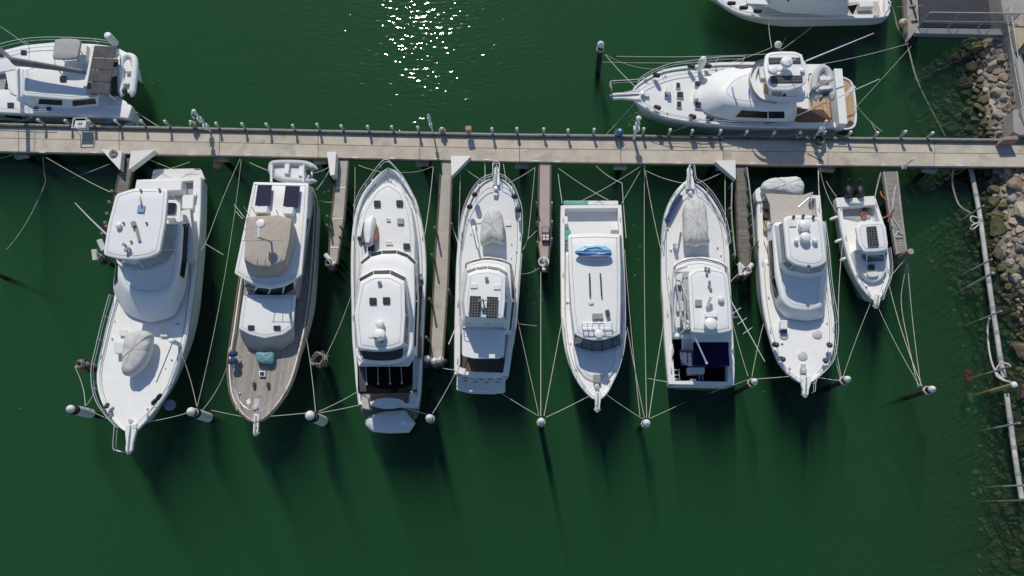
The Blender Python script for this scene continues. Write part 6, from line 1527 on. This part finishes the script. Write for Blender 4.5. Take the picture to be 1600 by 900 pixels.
for x, y, w in ((1026, 117.5, 'left far'), (1080, 103.5, 'middle far'), (1106, 103, 'right far'), (1027, 168, 'left near'), (1082, 182, 'middle near'), (1109, 185, 'right near')): fender(x, y, h10.sh(x, y) + .35, f'{w} black fender on the bow rails of the teak stern yacht', r=.17, l=.62, tilt=(.35, -.5, .6))

# === 11 yacht cut by the top edge =================================================
b11 = boat('white motor yacht with curved black windows cut off by the top edge of the picture', 'yacht', (1260, -30))
h11 = Hull(b11, (1090, -32), [(1098, -18), (1110, -9), (1119, -2), (1133, 9), (1153, 19), (1177, 25), (1208, 27.5), (1240, 28), (1300, 28), (1366, 27.5), (1388, 24)],
      [(1098, -48), (1107, -58), (1116, -66), (1130, -74), (1150, -82), (1174, -88), (1205, -92), (1240, -94), (1300, -95), (1366, -95), (1386, -90)],
      1.9, 1.15, [(0, .12), (.75, .15), (.77, .5), (1, .5)], rims=[(0, .13), (.6, .2), (.77, .3), (1, .3)], boot=TRIM)
t11 = [(1190, -36), (1206, -14), (1236, -2), (1300, 1), (1322, 1), (1324, -72), (1232, -70), (1198, -58)]
q11 = [(1160, -30), (1180, 2), (1222, 20), (1300, 24), (1326, 23), (1326, -84), (1222, -80), (1178, -62)]
house(b11, 'cabin', t11, 3.5, 2.0, GEL, q11, r=6, crown=.1, edge=.2, smooth=60)
w_ = MB(); win(w_, t11, 3.5, q11, 1.6, 1, .1, .98, .25, .9, .05, .1); win(w_, t11, 3.5, q11, 1.6, 2, .02, .95, .28, .72, .05, .1); w_.build('side_window', GLASS, b11)
w_ = MB(); win(w_, t11, 3.5, q11, 1.6, 0, .1, .95, .25, .9, .05, .1); w_.build('windscreen_pane', GLASS, b11)
house(b11, 'flybridge', [(1225, -38), (1240, -22), (1290, -16), (1345, -18), (1348, -60), (1240, -60)], 4.3, 3.4, GEL, r=6, crown=.0)
MB().slab([(1326, 3), (1372, 2), (1378, 25), (1328, 26)], .85, .06, 1).build('cockpit_floor', TAN2, b11)
MB().slab([(1342, 3), (1364, 2), (1366, 10), (1344, 11)], 1.4, .5, 1.5).build('cockpit_seat', GEL2, b11)
w_ = MB(); w_.slab([(1325, 9), (1341, 6), (1333, 22)], 2.3, .1, .5); w_.build('side_screen', GLASS, b11)
MB().slab([(1384, -80), (1390, -60), (1391, 18), (1386, 28)], .6, .25, 1).build('swim_platform', GEL2, b11)
m = MB(); m.tube([W(1380, 28, 1.6), W(1390, 12, 2.2), W(1392, 2, 2.2)], .04, 6); m.tube([W(1374, 2, 1.6), W(1374, 2, 2.8)], .04, 6); m.build('stern_rail', CHROME, b11)
rail(b11, 'near_bow_rail', [(1100, -16), (1116, 0), (1130, 11), (1150, 21), (1174, 27), (1220, 30), (1290, 30.5)], h11.sh, .5, post=2.4)
for x, y, w in ((1143, 5, 'left'), (1162, 12, 'middle'), (1184, 17, 'right')): fender(x, y, 2.4, f'{w} black fender on the foredeck of the yacht at the top edge', r=.15, l=.65, tilt=(.5, -.4, .5))
MB().seg(W(1166, 4, 2.5), W(1202, 6, 2.5), .35, .3).build('foredeck_bar', GEL, b11)

# ------------------------------------------------------------ mooring ropes
S1, S2, S3, S4, S5, S6, S7, S8, S9, S10, S11 = ('the sportfisher', 'the teak trawler', 'the black awning yacht', 'the twin solar cruiser', 'the kayak cruiser', 'the navy awning cruiser', 'the tan awning cruiser', 'the outboard boat', 'the catamaran', 'the teak stern yacht', 'the top edge yacht')
J = 1.05
RP = [
 ((296, 253, J), (239, 270, 1.5), 'the jetty', S1 + ' left quarter', .1), ((228, 247, J), (300, 276, 1.5), 'the white dock box', S1 + ' right quarter', .1),
 ((285, 556, 2.1), (307, 634, 1.7), S1 + ' right side', 'the short sleeved pile', .2), ((231, 659, 2.5), (296, 644, 1.7), S1 + ' bow', 'the short sleeved pile', .2), ((136, 640, 1.7), (177, 659, 2.4), 'the long sleeved pile', S1 + ' bow', .15),
 ((117, 573, 1.2), (133, 634, 1.7), 'the weathered pile head', 'the long sleeved pile', .3), ((148, 596, 2.2), (134, 634, 1.7), S1 + ' left bow', 'the long sleeved pile', .25),
 ((358, 560, 2.0), (317, 640, 1.7), S2 + ' left side', 'the short sleeved pile', .5), ((330, 641, 1.7), (384, 652, 2.2), 'the short sleeved pile', S2 + ' bow', .1),
 ((390, 254, J), (424, 268, 2.6), 'the jetty', S2 + ' dinghy davits', .1), ((487, 271, 2.6), (514, 261, J), S2 + ' stern', 'the tapered dock box', .1), ((494, 297, 1.6), (515, 265, J), S2 + ' right quarter', 'the finger pier root', .1), ((499, 313, 1.6), (521, 315, 1.0), S2 + ' right side', 'the finger pier', .2),
 ((413, 651, 2.3), (482, 645, 1.7), S2 + ' bow', 'the stubby sleeved pile', .1), ((479, 529, 1.8), (493, 643, 1.7), S2 + ' right side', 'the stubby sleeved pile', .15),
 ((498, 643, 1.7), (557, 613, 1.7), 'the stubby sleeved pile', S3 + ' left side', .15), ((500, 645, 1.7), (565, 632, 1.5), 'the stubby sleeved pile', S3 + ' stern corner', .15), ((509, 557, 1.6), (550, 458, 1.9), 'the rope tangled pile', S3 + ' left side', .2),
 ((560, 258, J), (598, 269, 2.9), 'the jetty', S3 + ' left bow', .15), ((676, 260, J), (616, 268, 2.9), 'the jetty', S3 + ' right bow', .35), ((554.5, 261, J), (552, 345, 2.0), 'the jetty corner', S3 + ' left side', .15), ((677, 261, J), (663, 371, 2.0), 'the long finger pier root', S3 + ' right side', .25),
 ((622, 634, 1.7), (666, 647, 1.8), S3 + ' cockpit', 'the capped pile by its stern', .1), ((676, 646, 1.8), (711, 584, 1.6), 'the capped pile', S4 + ' stern corner', .15), ((690, 575, 1.2), (711, 578, 1.6), 'the shaggy piles', S4 + ' stern corner', .1),
 ((726, 263, J), (757, 284, 2.3), 'the triangular dock box', S4 + ' left bow', .15), ((757.5, 255, J), (757.5, 283, 2.3), 'the jetty', S4 + ' left bow', .15), ((786.5, 256, J), (791, 284, 2.3), 'the jetty', S4 + ' right bow', .15), ((835.5, 262, J), (794, 286, 2.3), 'the pinkish pier root', S4 + ' right bow', .15),
 ((719.5, 268, J), (715, 385, 1.8), 'the dock box corner', S4 + ' left side', .2), ((706, 351, 1.4), (716, 381, 1.8), 'the thin pier post', S4 + ' left side', .1), ((836, 262, J), (825, 373, 1.4), 'the pinkish pier root', 'a knot beside ' + S4, .15), ((825, 373, 1.4), (816.5, 391, 1.7), 'a knot', S4 + ' right side', .05), ((839, 360, 1.5), (825, 373, 1.4), 'the pinkish pier post', 'a knot beside ' + S4, .05), ((842, 419, 1.1), (815, 428, 1.7), 'the pinkish pier end', S4 + ' right side', .3),
 ((808.7, 499, 1.7), (842, 648, 1.8), S4 + ' right side', 'the pile by the kayak cruiser', .15), ((845, 420, 1.0), (845, 650, 1.8), 'the pinkish pier end', 'the pile by the kayak cruiser', .3), ((778, 611, .8), (842, 650, 1.8), S4 + ' swim platform', 'the pile by the kayak cruiser', .2), ((811, 506, 1.6), (838.5, 509, 1.3), S4, 'the long hanging line', .05),
 ((878, 501, 1.7), (850, 650, 1.8), S5 + ' left side', 'the pile at its left bow', .15), ((853, 652, 1.8), (922, 618, 2.2), 'the pile at its left bow', S5 + ' bow', .25),
 ((872, 272, J), (878.5, 318, 1.5), 'the jetty', S5 + ' left quarter', .1), ((872.7, 263, J), (951, 313, 1.0), 'the jetty', S5 + ' swim platform', .15), ((1002, 259, J), (902, 317, 1.4), 'the jetty pile cap', S5 + ' swim platform', .2), ((1001, 266, J), (971, 318, 1.5), 'the jetty pile cap', S5 + ' right quarter', .1), ((931, 259, J), (972, 286, 1.2), 'the jetty front beam', 'a knot behind ' + S5, .2), ((972, 286, 1.2), (978.5, 372, 1.6), 'a knot', S5 + ' right side', .1),
 ((943, 613, 2.2), (1005, 655, 1.8), S5 + ' bow', 'the pile at its right bow', .2), ((980, 511, 1.7), (1007, 653, 1.8), S5 + ' right side', 'the pile at its right bow', .12), ((976, 390, 1.6), (1000, 650, 1.8), S5 + ' right quarter', 'the pile at its right bow', .4),
 ((1007, 259, J), (1010.5, 653, 1.8), 'the jetty', 'the pile between two cruisers', .5), ((1037, 506, 1.7), (1014, 653, 1.8), S6 + ' left side', 'the pile at its left', .15), ((1012, 591, 1.5), (1044, 597, 1.4), 'the hanging line', S6 + ' stern corner', .05), ((1015, 654, 1.8), (1070, 629, -.5), 'the pile', 'the water behind ' + S6, .0), ((1104, 616, -.3), (1148, 600, 1.4), 'the water', S6 + ' stern corner', 0),
 ((1010, 267, J), (1073, 287, 2.4), 'the jetty', S6 + ' left bow', .3), ((1089, 286, 2.4), (1129, 269, J), S6 + ' right bow', 'the dock box', .15), ((1133, 272, J), (1134, 357, 2.0), 'the dock box corner', S6 + ' right side', .1), ((1008, 266, J), (1033, 392, 1.8), 'the jetty', S6 + ' left side', .2), ((1140.5, 441, 1.8), (1156, 425, 1.1), S6 + ' right side', 'the planked pier end', .1),
 ((1144, 500, 1.7), (1169, 588, 1.8), S6 + ' right side', 'the pile between two awnings', .1), ((1148, 601, 1.4), (1170, 592, 1.8), S6 + ' stern', 'the pile between two awnings', .1), ((1174.5, 591, 1.8), (1193, 506, 1.8), 'the pile between two awnings', S7 + ' left side', .15), ((1182, 592, 1.8), (1234, 588, 2.2), 'the pile between two awnings', S7 + ' bow', .1),
 ((1280, 590, 2.2), (1314, 595, 1.7), S7 + ' bow', 'the pile at its right bow', .05), ((1302, 540, 2.0), (1314, 594, 1.7), S7 + ' right side', 'the pile at its right bow', .1), ((1284, 336, 1.5), (1315, 594, 1.7), S7 + ' right quarter', 'the pile at its right bow', .4), ((1278, 261, J), (1284, 332, 1.5), 'the jetty', S7 + ' right quarter', .1), ((1279.5, 262, J), (1281, 320, 1.5), 'the jetty cleat', S7 + ' stern', .1),
 ((1317, 378, 1.2), (1310, 500, 1.5), S8 + ' left side', 'the line to the capped pile', .2), ((1361, 472, 1.6), (1316, 593, 1.7), S8 + ' bow', 'the pile of ' + S7, .15), ((1291, 283, J), (1307, 307, 1.1), 'the jetty', S8 + ' left quarter', .05), ((1281, 262, J), (1307, 331, 1.1), 'the jetty', S8 + ' left side', .35), ((1367, 308, 1.1), (1376, 269, J), S8 + ' right quarter', 'the narrow gangway root', .1), ((1366, 318, 1.1), (1377, 270, J), S8 + ' right side', 'the narrow gangway root', .1),
 ((1371, 478, 1.5), (1437, 603, 1.7), S8 + ' bow', 'the lone pile', .15), ((1388, 440, 1.3), (1441, 604, 1.8), S8 + ' right bow', 'the lone pile', .25), ((1418, 409, 1.2), (1439, 603, 1.75), 'the narrow gangway end', 'the lone pile', .15), ((1417, 414, 1.2), (1435, 605, 1.6), 'the gangway end pile', 'the lone pile as a slack line', .0, [(1408, 470, .3), (1421, 545, .6)]), ((1388, 437, 1.3), (1421, 398, 1.4), S8 + ' right bow', 'the narrow gangway end', .15),
 ((203, 168, 1.0), (249, 198, J), S9 + ' near stern', 'the jetty', .2), ((18, 192, J), (50, 183, 1.6), 'the jetty', S9 + ' near hull', .1), ((0, 247, .3), (25, 238, J), 'the left picture edge', 'the jetty', .1),
 ((945.5, 85, 1.9), (994, 137, 2.6), 'the tall black pile', S10 + ' bow', .1), ((948, 86, 1.9), (1040, 108, 2.6), 'the tall black pile', S10 + ' bow rail', .4), ((963, 88, 1.7), (1208, 84, 1.9), 'the tall black pile', 'the pile behind ' + S10, .15), ((940, 97, 1.4), (1130, 97, 2.4), 'the tall black pile', S10 + ' far rail', .1), ((992, 160, 2.5), (948, 209, J), S10 + ' bow', 'the jetty back edge', .1),
 ((1206, 74, 1.9), (1201, 36, 1.9), 'the pile behind ' + S10, S11 + ' near side', .1), ((1271, 40, 1.6), (1219, 79, 1.9), S11 + ' near side', 'the pile behind ' + S10, .1), ((1140, 98, 2.3), (1206, 74, 1.9), S10 + ' far rail', 'the pile behind it', .1), ((1228, 58, .3), (1217, 79, 1.9), 'the water', 'the pile behind ' + S10, 0),
 ((1285, 100, 2.0), (1420, 68, .7), S10 + ' far quarter', 'the pontoon corner', .15), ((1336, 169, .9), (1424, 72, .7), S10 + ' teak platform', 'the pontoon corner', .15), ((1335, 160, .9), (1379, 206, J), S10 + ' teak platform', 'the jetty back edge', .15), ((1361, 190, .9), (1371, 207, J), 'a knot', 'the jetty post', .05), ((1298, 209, 1.2), (1328, 213, J), S10 + ' quarter', 'the jetty', .1), ((1084, 192, 1.9), (1042, 209, J), S10 + ' near bow', 'the jetty post', .05),
 ((1402, 10, 1.6), (1442, 8, .8), S11 + ' stern', 'the floating pontoon', .1),
]
for r_ in RP:
    a, b, f, t_ = r_[:4]; sag = r_[4] if len(r_) > 4 else .2
    mids = [W(*q) for q in r_[5]] if len(r_) > 5 else ()
    rope(W(*a), W(*b), f, t_, sag, mids=mids)
rope(W(375, 248, J), W(305, 397, 1.8), 'the jetty', S1 + ' right side by a knot', 0, mids=[W(346, 315, 1.2), W(321, 380, 1.4)])
rope(W(377, 249, J), W(308, 636, 1.7), 'the jetty', 'the short sleeved pile between two boats', .5, n=24)
rope(W(321, 381, 1.4), W(349, 398, 1.1), 'the sportfisher knot', 'the long pile line', .05, r=.024)
rope(W(366, 320, 1.1), W(382, 340, 2.6), 'the long pile line', S2 + ' left side', .05, r=.024)
rope(W(67, 245, .9), W(10, 390, .02), 'the jetty', 'the open water left of the sportfisher', 0, mids=[W(69, 270, .05), W(70, 287, .02), W(50, 332, .02), (W(28, 368, .02))])
rope(W(72, 246, .9), W(172, 300, 1.8), 'the jetty', 'the grey posts left of the sportfisher', .55)
rope(W(172, 256, .9), W(110, 280, -.6), 'the left dock box', 'the water left of the first finger pier', .0, r=.022)
rope(W(1187, 199, 1.9), W(1050, 210, JZ + .05), S10, 'the jetty deck as a slack line', 0, mids=[W(1150, 213, JZ + .1), W(1105, 224, JZ + .05), W(1070, 219, JZ + .05)], m=ROPEG, r=.026)
def hose(px, z, lab, r, m=ROPEG, cat='hose'): return MB().tube(crom([W(x, y, zz) for (x, y), zz in zip(px, z)], 6), r, 6).build('hose', m, None, label=lab, cat=cat)
hose([(1384, -12), (1386, 0), (1394, 11), (1399, 28), (1403, 44), (1417, 69), (1431, 120), (1449, 160), (1477, 213)], [1.2, 1, .6, .3, .15, .05, .0, -.25, -.7], 'long pale hose trailing down through the water beside the pontoon', .055)
hose([(1489, 266), (1488, 285), (1492, 304), (1500, 322), (1517, 333)], [.9, .3, .05, .1, .4], 'pale hose looping from the jetty to the top of the boom', .06)
hose([(1546, 497), (1543, 515), (1546, 550), (1553, 575), (1566, 592), (1579, 597)], [.6, .1, .04, .04, .3, 1.2], 'white rope lying in a long curve along the middle of the boom', .06, ROPE, 'rope')
hose([(1578, 570), (1565, 567), (1556, 578), (1558, 588), (1570, 595)], [1.2, .6, .3, .3, .6], 'short white rope loop above the yellow pile', .05, ROPE, 'rope')
hose([(1527, 340), (1518, 338), (1517, 345), (1524, 349), (1531, 347), (1519, 352), (1517, 358), (1522, 357), (1529, 351)], [.5, .4, .3, .3, .5, .3, .25, .3, .45], 'tangle of white rope loops tied to the upper boom', .05, ROPE, 'rope')
hose([(1376, 299), (1378, 306), (1386, 313)], [.9, 1.0, 1.05], 'short orange hose at the narrow gangway finger pier', .05, ORANGE)
hose([(1373, 338), (1382, 340), (1395, 330)], [.9, 1.1, 1.3], 'orange hose by the stake of the narrow gangway finger pier', .05, ORANGE)
hose([(1400, 290), (1396, 310), (1395, 338), (1405, 355), (1410, 366), (1403, 362), (1400, 370), (1411, 370)], [1.06] * 8, 'pale rope lying in a tangle on the narrow gangway finger pier', .035, ROPE, 'rope')
hose([(1262, 240), (1270, 244), (1279, 249), (1287, 252)], [JZ + .03] * 4, 'dark cable lying on the jetty below the service pole', .02, RUBBER, 'cable')
MB().seg(W(1388, 347, 1.5), W(1397, 326, 2.0), .1, .1).build('stake', PILEW, None, label='leaning timber stake crossing the narrow gangway finger pier', cat='stake')
pole((1425, 250), (1411, 260), 'short leaning post with a light head at the jetty front edge', .05, ())
# red weed patch drifting by the boom
q = random.Random(3); m = MB()
for k in range(16):
    c = W(1513 + q.uniform(-5, 5), 586 + q.uniform(-9, 9), -.12); m.ball(c, q.uniform(.06, .16), q.uniform(.06, .16), .05, 7, 4)
m.build('drifting_weed', mat('red_weed', (.13, .035, .025), .9, .4, 6), None, label='patch of reddish weed drifting left of the yellow pile', cat='weed')

for (hx, hy), (bx, by), w in (((1457, 608), (1421, 621), 'the lone pile'), ((1324.5, 592.5), (1300, 604), 'the pile off the tan awning cruiser bow'), ((1179, 596), (1157, 610), 'the pile between the two awnings'), ((1010.5, 661), (1003, 669), 'the pile off the kayak cruiser bow'), ((938.7, 69), (936, 110), 'the tall black pile'), ((109.6, 639), (147, 648), 'the long sleeved pile'), ((298, 643), (326, 655), 'the short sleeved pile'), ((845.5, 658.5), (845, 671), 'the pile left of the kayak cruiser bow'), ((670.7, 653), (679, 664), 'the pile near the black awning stern')):
    z = min(2.4, zfrom((hx, hy), (bx, by))) if 600 < hx < 1100 and hy > 300 else zfrom((hx, hy), (bx, by)); tp = W(hx, hy, z); m = MB()
    for k, f in enumerate((.55, .62, .72)):
        c = Vector((tp.x, tp.y, z - f * .9)); m.tube([c + Vector((math.cos(a / 10 * 6.3) * .25, math.sin(a / 10 * 6.3) * .25, .03 * math.sin(a + k))) for a in range(11)], .032, 5)
    m.build('rope_lashing', ROPEM, None, label=f'turns of mooring rope lashed round {w}', cat='rope', group='rope lashings on piles')

q = random.Random(9); FOAM = mat('foam', (.45, .46, .44), .8)
for x, y in ((32, 638), (95, 700), (985, 181), (507, 300), (513, 299), (238, 130), (821, 470), (826, 462), (835, 474), (842, 455), (848, 468), (990, 352), (997, 405), (992, 430), (830, 398), (1410, 205), (1193, 612), (836, 420), (1000, 385)):
    c = W(x, y, .006); k_ = q.uniform(.018, .034)
    MB().loft([[c + Vector((math.cos(a / 7 * 6.283) * k_ * q.uniform(.7, 1.3), math.sin(a / 7 * 6.283) * k_ * q.uniform(.7, 1.3), z)) for a in range(7)] for z in (-.01, .012)]).build('foam_fleck', FOAM, None, label='tiny white fleck of foam floating on the green water', cat='foam', group='flecks of foam on the water')
